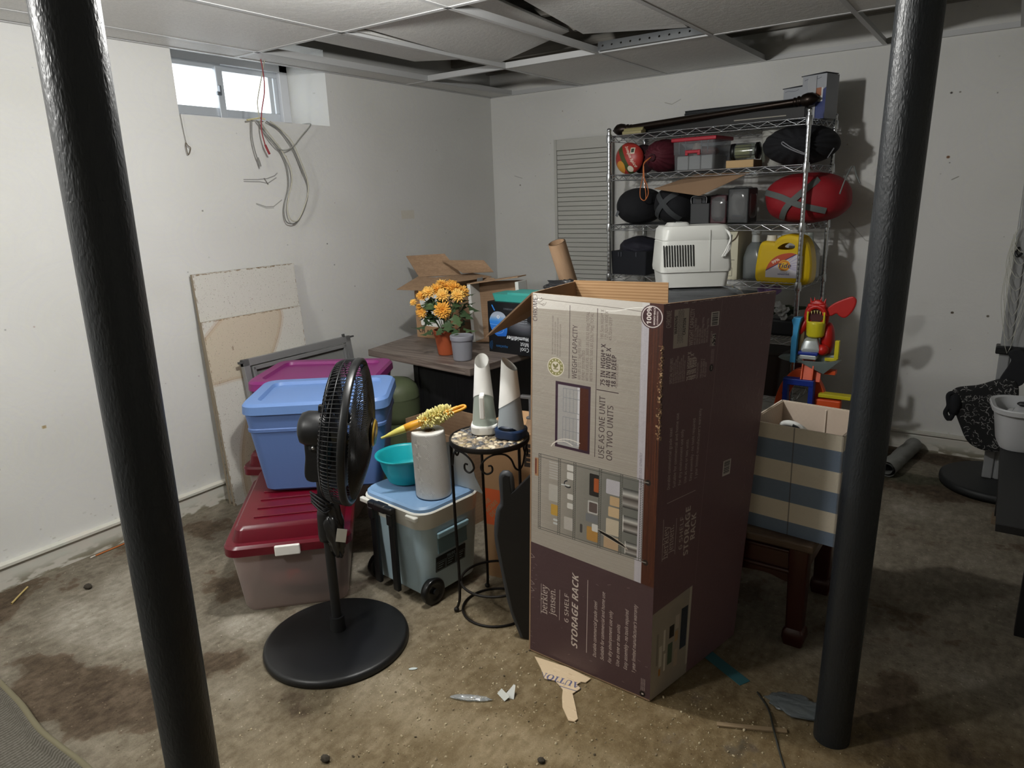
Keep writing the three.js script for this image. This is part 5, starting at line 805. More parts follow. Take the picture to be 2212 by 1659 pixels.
{ // two packed black cartons/rods underneath
  const t = onRack('curtain_rod_box', 'long flat black packing box lying under the bronze curtain rod', 'box', 0.62, 0, -0.2, -0.02); part(t, 'carton', rb(1.06, 0.07, 0.2, 0.004, 0, 0.035, -0.05), M('#141414', 0.6)); part(t, 'strip', rb(0.3, 0.006, 0.002, 0.001, 0.28, 0.03, 0.051), M('#9a958a', 0.6));
  for (let k = 0; k < 3; k++) { const s = onRack('metal_strip', ['dark flat metal strip lying lowest on the packing box', 'dark flat metal strip in the middle of three on the rack top', 'dark flat metal strip lying topmost on the rack'][k], 'strip', 0.74, 0, -0.26, -0.015); part(s, 'bar', rb(0.68, 0.014, 0.1, 0.003, 0.004 * k, 0.078 + k * 0.0155, 0), M(['#27292b', '#303336', '#232527'][k], 0.35, { metalness: 0.5 })); part(s, 'lip', rb(0.68, 0.004, 0.008, 0.001, 0.004 * k, 0.087 + k * 0.0155, 0.048), M('#3b3e41', 0.35, { metalness: 0.6 })); }
  const c = onRack('rolled_paper', 'yellowed printed paper roll under the finial of the curtain rod', 'paper roll', 0.13, 0, -0.09, 0.05); part(c, 'roll', T(cyl(0.022, 0.022, 0.13), 0, 0.022, 0, 0, 0, Math.PI / 2), M('#9c9468', 0.8)); part(c, 'rolled_edge', T(cyl(0.012, 0.012, 0.13), 0.0, 0.012, 0.03, 0, 0, Math.PI / 2), M('#a59c74', 0.8));
  const shine = M('#d8dadd', 0.15, { transmission: 0.5, thickness: 0 });
  const bxm = (flip) => ctex(256, 384, (g, w, h) => { g.fillStyle = '#9fa2a8'; g.fillRect(0, 0, w, h); g.fillStyle = '#3c4676'; g.beginPath(); g.moveTo(0, h * 0.55); g.quadraticCurveTo(w * 0.5, h * 0.5, w, h * 0.3); g.lineTo(w, h); g.lineTo(0, h); g.fill(); g.fillStyle = '#2a2d33'; g.beginPath(); g.ellipse(w * 0.35, h * 0.52, 46, 56, 0, 0, 7); g.fill(); g.strokeStyle = '#c5c8ce'; g.lineWidth = 5; g.stroke(); g.fillStyle = '#6e7278'; g.fillRect(w * 0.28, h * 0.42, 34, 70); g.fillStyle = '#d8d8d6'; g.fillRect(w * 0.6, h * 0.3, 70, 120); if (flip) { g.fillStyle = '#a0684a'; g.fillRect(w * 0.5, h * 0.3, 80, 70); } g.strokeStyle = '#4a4d55'; g.lineWidth = 4; g.beginPath(); g.moveTo(20, 40); g.bezierCurveTo(70, 10, 120, 60, 200, 26); g.stroke(); g.fillStyle = '#85888e'; g.fillRect(0, h - 4, 4, 4); });
  for (const [u, w, hh, dz, lab, f] of [[1.06, 0.12, 0.18, -0.3, 'small grey and blue appliance box on the rack top, the shorter of two', 0], [1.19, 0.14, 0.225, -0.24, 'appliance box wrapped in shiny film on the rack top, the taller of two', 1]]) {
    const t = onRack('appliance_carton', lab, 'box', u, 0, dz, -0.25); part(t, 'carton', plate([-w / 2, 0, 0.06], [w / 2, 0, 0.06], [w / 2, hh, 0.06], [-w / 2, hh, 0.06], 0.12), printMat(bxm(f), { roughness: 0.35 })); part(t, 'top_flap', rb(w + 0.004, 0.004, 0.124, 0.001, 0, hh + 0.004, 0), M('#3b3d44', 0.6), null, [0, 0, 0.03]);
    if (f) part(t, 'film', rb(0.05, hh - 0.01, 0.003, 0.001, -0.01, hh / 2, 0.064), shine);
  }
}
// second shelf
{
  const pk = ctex(256, 256, (g, w, h) => { g.fillStyle = '#b03a33'; g.fillRect(0, 0, w, h); g.fillStyle = '#46532c'; g.save(); g.translate(110, 128); g.rotate(-0.45); g.fillRect(-24, -150, 40, 320); g.restore(); g.fillStyle = '#dc9a3c'; g.beginPath(); g.ellipse(76, 200, 44, 52, 0, 0, 7); g.fill(); g.fillStyle = '#e6e0cc'; g.beginPath(); g.arc(165, 214, 24, 0, 7); g.fill(); g.fillRect(170, 50, 34, 48); g.save(); g.translate(120, 40); g.rotate(1.1); g.font = 'italic bold 30px sans-serif'; g.fillText('Jumpin Spice', 0, 0); g.restore(); g.fillStyle = '#3c4a3a'; g.fillRect(176, 58, 22, 30); });
  const t = onRack('round_bag', 'round red printed pillow bag with orange and green art at the rack end', 'bag', 0.065, 1, -0.14);
  const g = blob(0.098, 0.098, 0.055, 0.05, 2, 2, 36); g.translate(0, 0.098, 0); const p = g.attributes.position, uv = g.attributes.uv; for (let i = 0; i < p.count; i++) uv.setXY(i, 0.5 + p.getX(i) / 0.2, p.getY(i) / 0.2);
  part(t, 'cover', g, printMat(pk, { roughness: 0.4 })); part(t, 'backing', blob(0.09, 0.09, 0.06, 0.1, 2, 8, 30).translate(0.05, 0.092, -0.09), M('#2c1218', 0.9));
  const m2 = onRack('stuff_sack', 'maroon gathered stuff sack with an orange drawcord loop', 'bag', 0.292, 1, -0.2);
  part(m2, 'sack', blob(0.115, 0.1, 0.17, 0.06, 2.5, 4, 64, 0.1).translate(0, 0.1, 0), M('#4f1020', 0.75, { sheen: 0.3 }));
  part(m2, 'gather', T(new THREE.TorusGeometry(0.017, 0.007, 8, 20), -0.005, 0.09, 0.168), M('#37101a', 0.85));
  part(m2, 'drawcord', [tube([[-0.01, 0.09, 0.175], [-0.035, 0.06, 0.21], [-0.04, -0.02, 0.215], [-0.06, -0.1, 0.212], [-0.055, -0.15, 0.212], [-0.03, -0.165, 0.212], [-0.004, -0.13, 0.212], [-0.01, -0.08, 0.212], [-0.033, -0.02, 0.216], [-0.036, 0.05, 0.212], [-0.012, 0.088, 0.175]], 0.0028, 6, 90), tube([[-0.036, 0.04, 0.214], [-0.028, -0.05, 0.216], [-0.02, -0.12, 0.213], [-0.018, -0.16, 0.213]], 0.0026, 6, 40)], M('#c4713c', 0.6), null, null, 'orange elastic drawcord');
}
{ // clear box with a red lid and handle
  const t = onRack('latch_box', 'clear plastic box with a red lid and red front latch on the rack', 'storage box', 0.555, 1, -0.155);
  const cm = M('#c9cdd2', 0.2, { transmission: 0.85, thickness: 0, ior: 1.3 }), red = M('#a3142a', 0.4), W = 0.27, D = 0.24;
  part(t, 'body', loft([[0, W * 0.94, D * 0.94, 0.02], [0.09, W * 0.965, D * 0.965, 0.02], [0.094, W * 0.985, D * 0.985, 0.02], [0.165, W, D, 0.02]], [1, 0]), cm); for (const x of [-0.09, -0.05, 0.05, 0.09]) part(t, 'rib', rb(0.006, 0.07, 0.003, 0.001, x, 0.13, D / 2 - 0.001), cm);
  part(t, 'lid', [rb(W + 0.014, 0.022, D + 0.014, 0.006, 0, 0.176, 0)], red); part(t, 'latch', [rb(0.09, 0.018, 0.012, 0.004, 0, 0.105, D / 2 + 0.006), rb(0.018, 0.03, 0.01, 0.003, -0.038, 0.1, D / 2 + 0.006), rb(0.018, 0.03, 0.01, 0.003, 0.038, 0.1, D / 2 + 0.006)], red);
  for (let i = 0; i < 3; i++) part(t, 'inner_tub', rb(0.072, 0.08, 0.2, 0.006, -0.076 + i * 0.076, 0.044, 0), M('#cfccc4', 0.6)); part(t, 'contents', blob(0.1, 0.03, 0.09, 0.4, 3, 5, 26).translate(0, 0.105, 0), M('#a86a62', 0.8)); part(t, 'soft_toy', blob(0.03, 0.045, 0.03, 0.2, 3, 9, 22).translate(0, 0.115, 0.06), M('#c9b9a8', 0.9));
}
{ // lantern on a wooden block, white roll behind
  const t = onRack('wooden_block', 'pale wooden block lying on the rack under the wire jar', 'block', 0.835, 1, -0.11); part(t, 'block', rb(0.16, 0.042, 0.13, 0.003, 0, 0.021, 0), M('#bc9d70', 0.7)); part(t, 'end_grain', rb(0.003, 0.038, 0.126, 0.001, 0.0805, 0.021, 0), M('#7c6a50', 0.8));
  const l = thing('jar_lantern', 'glass jar lantern with black wire cage lying on the wooden block', 'lantern', rk(0.845, SH[1] + 0.044, -0.11), RK.a + 0.12);
  const tz = (g) => T(g, 0, 0.047, 0, 0, 0, -Math.PI / 2), bk = M('#0e0e0f', 0.4);
  part(l, 'jar', tz(lathe([[0, -0.06], [0.04, -0.06], [0.041, -0.05], [0.041, 0.045], [0.036, 0.055], [0.036, 0.06]], 32)), M('#cfd6cf', 0.08, { transmission: 0.85, thickness: 0 })); part(l, 'candle', tz(lathe([[0, -0.055], [0.036, -0.055], [0.036, 0.025], [0, 0.025]], 28)), M('#9c9654', 0.6));
  part(l, 'collar', tz(lathe([[0.036, 0.055], [0.046, 0.058], [0.047, 0.075], [0, 0.08]], 28)), bk); part(l, 'collar', tz(lathe([[0, -0.085], [0.045, -0.08], [0.046, -0.062], [0.038, -0.058]], 28)), bk);
  part(l, 'cage', [0, 1, 2, 3, 4, 5].map((i) => { const a = i * 1.047; return rod([-0.06, 0.047 + 0.044 * Math.cos(a), 0.044 * Math.sin(a)], [0.06, 0.047 + 0.044 * Math.cos(a), 0.044 * Math.sin(a)], 0.0016, 5); }), bk);
  const w = onRack('white_roll', 'white towel roll standing at the back of the rack behind the jar', 'roll', 0.93, 1, -0.3); part(w, 'roll', lathe([[0.02, 0], [0.062, 0], [0.064, 0.01], [0.064, 0.2], [0.06, 0.206], [0.02, 0.206]], 36), M('#b9b9b2', 0.95)); part(w, 'core', lathe([[0.018, 0], [0.02, 0], [0.02, 0.206], [0.018, 0.206]], 20), kraft);
}
{
  const t = onRack('stuff_sack', 'large black gathered stuff sack with a grey drawcord on the rack', 'bag', 1.12, 1, -0.2, 0.25);
  part(t, 'sack', blob(0.2, 0.108, 0.19, 0.05, 2.4, 21, 64, 0.1).translate(0, 0.108, 0), darkCloth);
  part(t, 'drawcord', [tube([[-0.08, 0.12, 0.185], [-0.03, 0.085, 0.21], [0.05, 0.045, 0.215], [0.056, 0.04, 0.215], [-0.03, 0.075, 0.215], [-0.085, 0.112, 0.19], [-0.08, 0.12, 0.185]], 0.0035, 6, 60)], M('#7c7d82', 0.6)); part(t, 'strap', rb(0.006, 0.06, 0.002, 0.001), M('#85868b', 0.6), [0.16, 0.05, 0.16], [0, 0.6, -0.6]);
}
// third shelf
function strapBag(name, label, u, k, dz, turn, rx, ry, rz, mat, sd, strapM, straps) {
  const t = onRack(name, label, 'bag', u, k, dz, turn);
  part(t, 'bag', blob(rx, ry, rz, 0.07, 2.2, sd, 56, 0, 0.85).translate(0, ry * 0.97, 0), mat);
  for (const pts of straps) { const e = 0.85, proj = ([x, y]) => { const q = Math.max(0, 1 - Math.pow(Math.abs(x), 2 / e) - Math.pow(Math.abs(y), 2 / e)); return [x * rx * 1.02, ry * 0.97 + y * ry * 1.02, Math.pow(q, e / 2) * rz * 1.035 + 0.004]; }; const P = new THREE.CatmullRomCurve3(pts.map(([x, y]) => V(x, y, 0))).getPoints(26).map((p) => V(...proj([p.x, p.y]))); const pos = [], idx = []; P.forEach((p, i) => { const a = P[Math.max(0, i - 1)], b = P[Math.min(26, i + 1)], tg = b.clone().sub(a).setZ(0).normalize(), s = V(-tg.y, tg.x, 0).multiplyScalar(0.016); for (const k2 of [1, -1]) for (const dzz of [0, -0.004]) pos.push(p.x + s.x * k2, p.y + s.y * k2, p.z + dzz); }); for (let i = 0; i < P.length - 1; i++) { const a = i * 4; idx.push(a, a + 4, a + 2, a + 2, a + 4, a + 6, a, a + 1, a + 4, a + 1, a + 5, a + 4, a + 2, a + 6, a + 3, a + 3, a + 6, a + 7); } const g = new THREE.BufferGeometry(); g.setAttribute('position', new THREE.Float32BufferAttribute(pos, 3)); g.setIndex(idx); g.computeVertexNormals(); part(t, 'strap', g, strapM); }
  return t;
}
{
  const a = onRack('duffel_bag', 'plain black duffel bag with a small grey tag at the rack end', 'bag', 0.125, 2, -0.18); part(a, 'bag', blob(0.135, 0.112, 0.17, 0.06, 2, 33, 48, 0, 0.85).translate(0, 0.11, 0), darkCloth); part(a, 'tag', rb(0.02, 0.038, 0.003, 0.001), M('#63666b', 0.6), [-0.075, 0.068, 0.16], [0, -0.2, -0.5]);
  strapBag('sleeping_bag', 'black packed sleeping bag crossed by dark grey straps', 0.39, 2, -0.2, 0, 0.13, 0.118, 0.19, darkCloth, 51, M('#3e4144', 0.8), [[[-0.7, -0.75], [-0.25, -0.15], [0.15, 0.3], [0.5, 0.6]], [[-0.5, 0.6], [-0.2, 0.25], [0.15, -0.2], [0.55, -0.72]]]);
  const c = onRack('tall_box', 'dark grey lidded bottle case with a wire bail on the rack', 'case', 0.605, 2, -0.1); part(c, 'case', rb(0.12, 0.12, 0.12, 0.006, 0, 0.06, 0), M('#3d3f41', 0.6)); part(c, 'lid', rb(0.085, 0.045, 0.1, 0.006, -0.01, 0.14, 0), M('#33363a', 0.5)); part(c, 'latch', rb(0.04, 0.035, 0.01, 0.003, -0.01, 0.132, 0.053), M('#2a2c2f', 0.5)); part(c, 'bail', tube([[-0.058, 0.11, 0.05], [-0.06, 0.15, 0.05], [-0.05, 0.16, 0.05], [0.03, 0.16, 0.05], [0.038, 0.15, 0.05], [0.036, 0.115, 0.05]], 0.002, 6, 40), chrome);
  const film = (hue, u, w, hh, lab, sd) => { const t = onRack('wrapped_pack', lab, 'package', u, 2, -0.12); part(t, 'pack', rb(w, hh, 0.14, 0.01, 0, hh / 2, 0), M(hue, 0.5)); const g = blob(w * 0.54, hh * 0.52, 0.08, 0.12, 4, sd, 30, 0, 0.5); g.translate(0, hh * 0.5 + 0.003, 0); part(t, 'film', g, M('#aeb0b2', 0.12, { transmission: 0.75, thickness: 0 })); };
  film('#4a2e33', 0.715, 0.1, 0.165, 'plum coloured pack wrapped in clear film on the rack', 3); film('#26292b', 0.835, 0.125, 0.2, 'dark pack in crumpled clear film beside the red sleeping bag', 7);
  const r = strapBag('sleeping_bag', 'bulging red sleeping bag in a sack crossed by grey straps', 1.165, 2, -0.24, 0.18, 0.23, 0.136, 0.2, M('#8e0f1c', 0.7, { sheen: 0.3 }), 77, M('#5b615f', 0.8), [[[-0.92, 0.28], [-0.5, 0.08], [-0.1, -0.22], [0.5, -0.5]], [[-0.5, -0.82], [-0.35, -0.3], [-0.05, 0.2], [0.3, 0.72]]]);
  part(r, 'tie', [tube([[0.22, 0.29, 0.1], [0.2, 0.23, 0.16], [0.18, 0.15, 0.195]], 0.004, 6, 20), tube([[0.23, 0.29, 0.09], [0.25, 0.24, 0.13], [0.27, 0.2, 0.14]], 0.004, 6, 20)], M('#6d7270', 0.7));
  { const a0 = V(...rk(0.34, 1.578, 0.03)), b0 = V(...rk(0.66, 1.53, 0.08)), c0 = V(...rk(0.905, 1.645, -0.02)), d0 = V(...rk(0.56, 1.655, -0.1)); single('cardboard_sheet', 'loose brown cardboard sheet wedged slanting above the black sleeping bag', 'cardboard', plate(d0, c0, b0, a0, 0.004), kraftUV); }
}
// fourth shelf
{
  const t = onRack('cube_bin', 'navy fabric cube bin with a dark bag heaped in its top', 'bin', 0.125, 3, -0.17); part(t, 'bin', loft([[0, 0.25, 0.27, 0.01], [0.15, 0.262, 0.28, 0.01]], [1, 1]), M('#14171f', 0.85)); part(t, 'bag', blob(0.135, 0.07, 0.14, 0.3, 2.5, 13, 40).translate(0.01, 0.165, 0), M('#1a1a27', 0.8)); for (const x of [-0.07, -0.05, 0.06]) part(t, 'toggle', rb(0.008, 0.03, 0.006, 0.002, x, 0.13, 0.142), M('#3d4048', 0.5));
  const wb = onRack('white_carton', 'white printed carton behind the white dehumidifier on the rack', 'box', 0.775, 3, -0.12);
  const tx = ctex(256, 512, (g, w, h) => { g.fillStyle = '#c9c5ae'; g.fillRect(0, 0, w, h); g.fillStyle = '#4a4436'; g.fillRect(20, 300, 210, 5); g.font = 'bold 46px sans-serif'; g.fillText('13.0-lb', 60, 356); g.fillRect(20, 372, 150, 5); g.strokeStyle = '#4a4436'; g.lineWidth = 4; g.strokeRect(30, 388, 180, 86); g.font = '44px sans-serif'; g.fillText('AT', 70, 444); });
  part(wb, 'carton', plate([-0.085, 0, 0.1], [0.085, 0, 0.1], [0.085, 0.28, 0.1], [-0.085, 0.28, 0.1], 0.22), printMat(tx, { roughness: 0.7 })); part(wb, 'cord', tube([[-0.02, 0.22, 0.105], [0.03, 0.215, 0.106], [0.07, 0.24, 0.106], [0.09, 0.285, 0.106]], 0.003, 6, 30), M('#5a4a3c', 0.6));
  const jug = onRack('plastic_jug', 'clear plastic jug with a grey neck beside the yellow detergent bottle', 'jug', 0.935, 3, -0.1); part(jug, 'body', loft([[0, 0.1, 0.1, 0.025], [0.01, 0.115, 0.115, 0.03], [0.13, 0.118, 0.118, 0.03], [0.19, 0.09, 0.09, 0.035], [0.215, 0.05, 0.05, 0.024]], [1, 1]), M('#9ba3a3', 0.25, { transmission: 0.6, thickness: 0 })); part(jug, 'neck', cyl(0.024, 0.025, 0.045, 0, 0.236, 0), M('#a3a7a6', 0.4)); part(jug, 'cap', cyl(0.027, 0.027, 0.022, 0, 0.268, 0), M('#8f9392', 0.4));
  // yellow detergent bottle
  const y = onRack('detergent_bottle', 'big yellow detergent bottle with a looped handle and printed label', 'bottle', 1.115, 3, -0.09);
  const out = smoothOutline([[-0.13, 0.01], [-0.135, 0.06], [-0.128, 0.13], [-0.118, 0.19], [-0.112, 0.2], [-0.06, 0.2], [-0.045, 0.198], [-0.02, 0.226], [0.02, 0.24], [0.06, 0.236], [0.09, 0.23], [0.112, 0.2], [0.13, 0.13], [0.135, 0.06], [0.128, 0.01], [0.1, 0.003], [-0.1, 0.003]], 90);
  const hole = smoothOutline([[-0.03, 0.185], [0.0, 0.21], [0.04, 0.215], [0.065, 0.2], [0.06, 0.186], [0.02, 0.178]], 30);
  part(y, 'bottle', extr(out, 0.12, 0.022, [hole]), M('#d8b60c', 0.3)); part(y, 'cap', [cyl(0.034, 0.036, 0.022, -0.085, 0.212, 0), cyl(0.026, 0.03, 0.032, -0.085, 0.238, 0)], M('#d7d3c6', 0.5));
  const lb = ctex(512, 400, (g, w, h) => { g.fillStyle = '#d8b60c'; g.fillRect(0, 0, w, h); g.fillStyle = '#d2cfd8'; g.beginPath(); g.moveTo(0, h); g.lineTo(0, 300); g.quadraticCurveTo(60, 20, 360, 14); g.lineTo(w, 60); g.lineTo(w, h); g.fill(); g.save(); g.clip(); g.strokeStyle = 'rgba(150,140,190,.4)'; g.lineWidth = 14; for (let i = 0; i < 7; i++) { g.beginPath(); g.moveTo(250, 220); g.lineTo(430 + i * 40, 10 + i * 60); g.stroke(); } g.fillStyle = '#c2502e'; g.beginPath(); g.moveTo(-10, 250); g.quadraticCurveTo(60, 10, 330, -10); g.lineTo(440, 20); g.lineTo(-10, 300); g.fill(); g.strokeStyle = '#39306e'; g.lineWidth = 12; g.beginPath(); g.moveTo(-10, 300); g.lineTo(450, 16); g.stroke(); g.restore(); g.save(); g.translate(96, 190); g.rotate(-0.55); g.fillStyle = '#efe6d8'; g.font = 'bold 60px sans-serif'; g.fillText('99%', 0, 0); g.restore(); g.fillStyle = '#e6b62c'; g.beginPath(); g.arc(262, 210, 86, 0, 7); g.fill(); g.strokeStyle = '#d9742c'; g.lineWidth = 16; g.beginPath(); g.arc(262, 210, 66, 0, 7); g.stroke(); g.fillStyle = '#232a66'; g.font = 'italic bold 92px sans-serif'; g.textAlign = 'center'; g.fillText('Tide', 262, 246); g.font = 'bold 24px sans-serif'; g.fillText('SIMPLY', 255, 296); g.fillStyle = '#6b78a0'; g.font = '26px sans-serif'; g.fillText('CLEAN &', 255, 324); g.fillStyle = '#232a66'; g.font = 'bold 34px sans-serif'; g.fillText('SENSITIVE', 258, 356); g.fillStyle = '#d8b60c'; g.fillRect(0, h - 4, 4, 4); });
  part(y, 'label', plate([-0.09, 0.022, 0.0625], [0.112, 0.022, 0.0625], [0.112, 0.166, 0.0625], [-0.09, 0.166, 0.0625], 0.002), printMat(lb, { roughness: 0.4 }));
  const w2 = onRack('plastic_jug', 'white plastic jug behind the yellow detergent bottle', 'jug', 1.18, 3, -0.26); part(w2, 'body', loft([[0, 0.11, 0.1, 0.03], [0.01, 0.125, 0.115, 0.04], [0.14, 0.125, 0.115, 0.04], [0.15, 0.115, 0.105, 0.04], [0.165, 0.12, 0.11, 0.04], [0.21, 0.06, 0.06, 0.028]], [1, 1]), M('#a9acab', 0.4)); part(w2, 'neck', cyl(0.025, 0.028, 0.05, 0, 0.235, 0), M('#98a09c', 0.4));
  const sp = onRack('spray_bottle', 'clear spray bottle with a white trigger behind the yellow bottle', 'bottle', 0.99, 3, -0.3); part(sp, 'body', lathe([[0, 0], [0.034, 0], [0.037, 0.01], [0.036, 0.14], [0.016, 0.19], [0, 0.19]], 24), M('#b5b9b5', 0.3)); part(sp, 'trigger', [rb(0.06, 0.03, 0.024, 0.006, -0.008, 0.225, 0), cyl(0.014, 0.014, 0.025, 0, 0.2, 0), rb(0.01, 0.035, 0.014, 0.003, -0.03, 0.2, 0)], M('#cfcfca', 0.4));
}
// fifth shelf: what shows beside the big carton
{
  const t = onRack('flower_bunch', 'artificial purple and white flowers lying on a low rack shelf', 'flowers', 1.1, 4, -0.14);
  seed = 88; const pet = new THREE.SphereGeometry(0.02, 8, 6); pet.scale(1, 0.4, 0.8);
  const bl = (x, y, z, m, s) => { const L = []; for (let i = 0; i < 6; i++) { const g = pet.clone(); g.translate(0.016, 0, 0); g.rotateZ(0.5); g.rotateY(i * 1.05); g.scale(s, s, s); L.push(g); } part(t, 'bloom', L, m, [x, y, z], [rr(0.6, 1.4), 0, rr(-0.5, 0.5)]); };
  const pu = M('#8f74a8', 0.7), wh = M('#b9bcbc', 0.7); for (const [x, y, z] of [[-0.1, 0.25, 0.05], [-0.06, 0.24, 0.08], [-0.03, 0.25, 0.06], [-0.07, 0.2, 0.09]]) bl(x, y, z, pu, 1.2); for (const [x, y, z] of [[0.0, 0.18, 0.09], [0.025, 0.165, 0.1], [0.03, 0.135, 0.1], [0.01, 0.15, 0.11], [0.05, 0.15, 0.09], [0.045, 0.115, 0.1]]) bl(x, y, z, wh, 0.75);
  part(t, 'foliage', [0, 1, 2, 3, 4, 5].map((i) => { const g = new THREE.SphereGeometry(0.05, 8, 6); g.scale(0.5, 0.12, 1.2); g.rotateY(i); g.rotateX(0.3); g.translate(-0.06 + 0.03 * i, 0.12 + 0.02 * (i % 3), 0.02); return g; }), M('#34402c', 0.8));
  part(t, 'base', rb(0.24, 0.1, 0.16, 0.02, 0, 0.05, 0), M('#3c4045', 0.35, { transmission: 0.3, thickness: 0 }));
  const b = onRack('folded_bag', 'folded grey printed bag lying on the shelf under the white dehumidifier', 'bag', 0.79, 4, -0.16); part(b, 'bag', blob(0.17, 0.11, 0.16, 0.15, 2, 4, 36, 0, 0.6).translate(0, 0.11, 0), M('#3c4048', 0.7)); part(b, 'printed_top', rb(0.24, 0.02, 0.2, 0.008, 0, 0.222, 0.02), M('#8d9296', 0.6));
  const p2 = onRack('dark_tub', 'dark brown tub on the low shelf beside the flowers', 'tub', 1.02, 5, -0.1); part(p2, 'tub', loft([[0, 0.24, 0.2, 0.03], [0.25, 0.27, 0.22, 0.03]], [1, 1]), M('#2e2420', 0.6)); part(p2, 'rim', loft([[0.25, 0.285, 0.235, 0.03], [0.265, 0.285, 0.235, 0.03]], [1, 1]), M('#3a3634', 0.5));
  const cl = onRack('cloth_heap', 'dark red cloth heap on the lowest rack shelf', 'cloth', 1.0, 5, -0.3); part(cl, 'heap', blob(0.2, 0.1, 0.1, 0.3, 2.2, 41, 36).translate(0, 0.11, -0.02), M('#4a141c', 0.9)); part(cl, 'fold', blob(0.1, 0.05, 0.08, 0.3, 3, 47, 26).translate(-0.08, 0.2, 0), M('#3b1016', 0.9));
}
// ---------------------------------------------------------------- dehumidifier on a bagged stack, cardboard tube
{
  const P = [2.12, 0, 1.33], a = 0.6;
  const s = thing('hidden_carton', 'tall plain carton carrying the wrapped black bundle behind the printed carton', 'cardboard box', P, a); part(s, 'carton', rb(0.36, 0.9, 0.26, 0.004, 0, 0.45, 0), kraft); part(s, 'tape', rb(0.05, 0.002, 0.264, 0.0005, 0, 0.9005, 0), M('#b59a6c', 0.3));
  const b = thing('wrapped_bundle', 'black bundle in a crumpled clear plastic bag under the white dehumidifier', 'bundle', [P[0], 0.902, P[2]], a);
  part(b, 'bundle', blob(0.24, 0.1, 0.14, 0.1, 2.5, 17, 44, 0, 0.5).translate(0.0, 0.1, 0), M('#15161a', 0.6)); part(b, 'plastic', blob(0.26, 0.104, 0.16, 0.16, 4.5, 23, 60, 0, 0.5).translate(0.0, 0.106, 0), M('#dfe3e6', 0.1, { transmission: 0.88, thickness: 0, ior: 1.4 })); part(b, 'red_cloth', blob(0.06, 0.05, 0.06, 0.3, 3, 3, 24).translate(-0.24, 0.11, 0.1), M('#7a3a3c', 0.9));
  const t = thing('dehumidifier', 'white plastic dehumidifier with a slotted front grille and coiled cord', 'dehumidifier', [P[0] + 0.01, 1.115, P[2]], a);
  const m = M('#cfd0cb', 0.4), W = 0.34, D = 0.24;
  part(t, 'water_tank', loft([[0, W * 0.9, D * 0.9, 0.03], [0.07, W * 0.95, D * 0.95, 0.03]], [1, 1]), m);
  part(t, 'housing', loft([[0.072, W * 0.985, D, 0.03], [0.09, W, D, 0.03], [0.215, W * 0.95, D * 0.96, 0.035], [0.218, W * 0.93, D * 0.95, 0.035], [0.222, W * 0.95, D * 0.96, 0.035], [0.27, W * 0.93, D * 0.93, 0.04], [0.285, W * 0.86, D * 0.85, 0.04]], [1, 1]), m);
  part(t, 'control_panel', loft([[0.28, 0.12, 0.12, 0.03, -0.07, 0], [0.3, 0.09, 0.09, 0.03, -0.07, 0]], [1, 1]), M('#bfc0bc', 0.4)); part(t, 'display', rb(0.035, 0.003, 0.02, 0.001, -0.07, 0.302, 0.012), M('#34383a', 0.2)); part(t, 'button', rb(0.03, 0.004, 0.008, 0.001, -0.07, 0.302, 0.034), M('#8c8f8e', 0.4));
  for (let i = 0; i < 12; i++) part(t, 'grille_slot', rb(0.0065, 0.1, 0.004, 0.002), M('#1d1e1d', 0.8), [-0.155 + i * 0.0125, 0.15, D / 2 - 0.0005], [-0.035, 0, 0.05]);
  part(t, 'panel_seam', rb(0.002, 0.19, 0.003, 0.0005), M('#a9aaa6', 0.6), [0.06, 0.17, D / 2 - 0.0015], [-0.035, 0, 0]);
  part(t, 'cord', [0, 1, 2].map((k) => tube([[W / 2 - 0.05 + k * 0.004, 0.275, D / 2 - 0.02], [W / 2 - 0.02, 0.24 - k * 0.01, D / 2 + 0.005 + k * 0.003], [W / 2 - 0.035, 0.18, D / 2 + 0.008], [W / 2 - 0.055 + k * 0.006, 0.14, D / 2 + 0.008], [W / 2 - 0.025, 0.17 + k * 0.012, D / 2 + 0.01], [W / 2 - 0.012, 0.24, D / 2]], 0.004, 6, 50)), M('#c9cac6', 0.4));
}
{ // cardboard tube leaning behind the carton
  const top = V(1.858, 1.372, 2.14), bot = V(2.0, 0.0, 1.62), d = top.clone().sub(bot), L = d.length();
  const t = thing('cardboard_tube', 'brown cardboard tube standing up behind the tall printed carton', 'cardboard tube', bot.toArray()); t.quaternion.setFromUnitVectors(V(0, 1, 0), d.normalize());
  part(t, 'tube', lathe([[0.031, 0.012], [0.0365, 0.012], [0.0365, L], [0.031, L], [0.031, 0.012]], 40), kraft);
  part(t, 'seam', tube(Array.from({ length: 40 }, (_, i) => { const f = i / 39, a = f * 9; return [0.0367 * Math.cos(a), 0.1 + f * (L - 0.14), 0.0367 * Math.sin(a)]; }), 0.0005, 4, 120), M('#7c6046', 0.8));
  const b = thing('black_bag', 'crumpled black plastic bag behind the kraft flap of the tall printed carton', 'bag', [2.0, 0, 2.17]); part(b, 'bag', blob(0.1, 0.6, 0.05, 0.16, 2.4, 61, 44, 0, 0.7).translate(0, 0.6, 0), M('#141518', 0.25)); part(b, 'knot', blob(0.12, 0.03, 0.04, 0.6, 5, 67, 30).translate(-0.06, 1.19, 0), M('#17181b', 0.3));
}
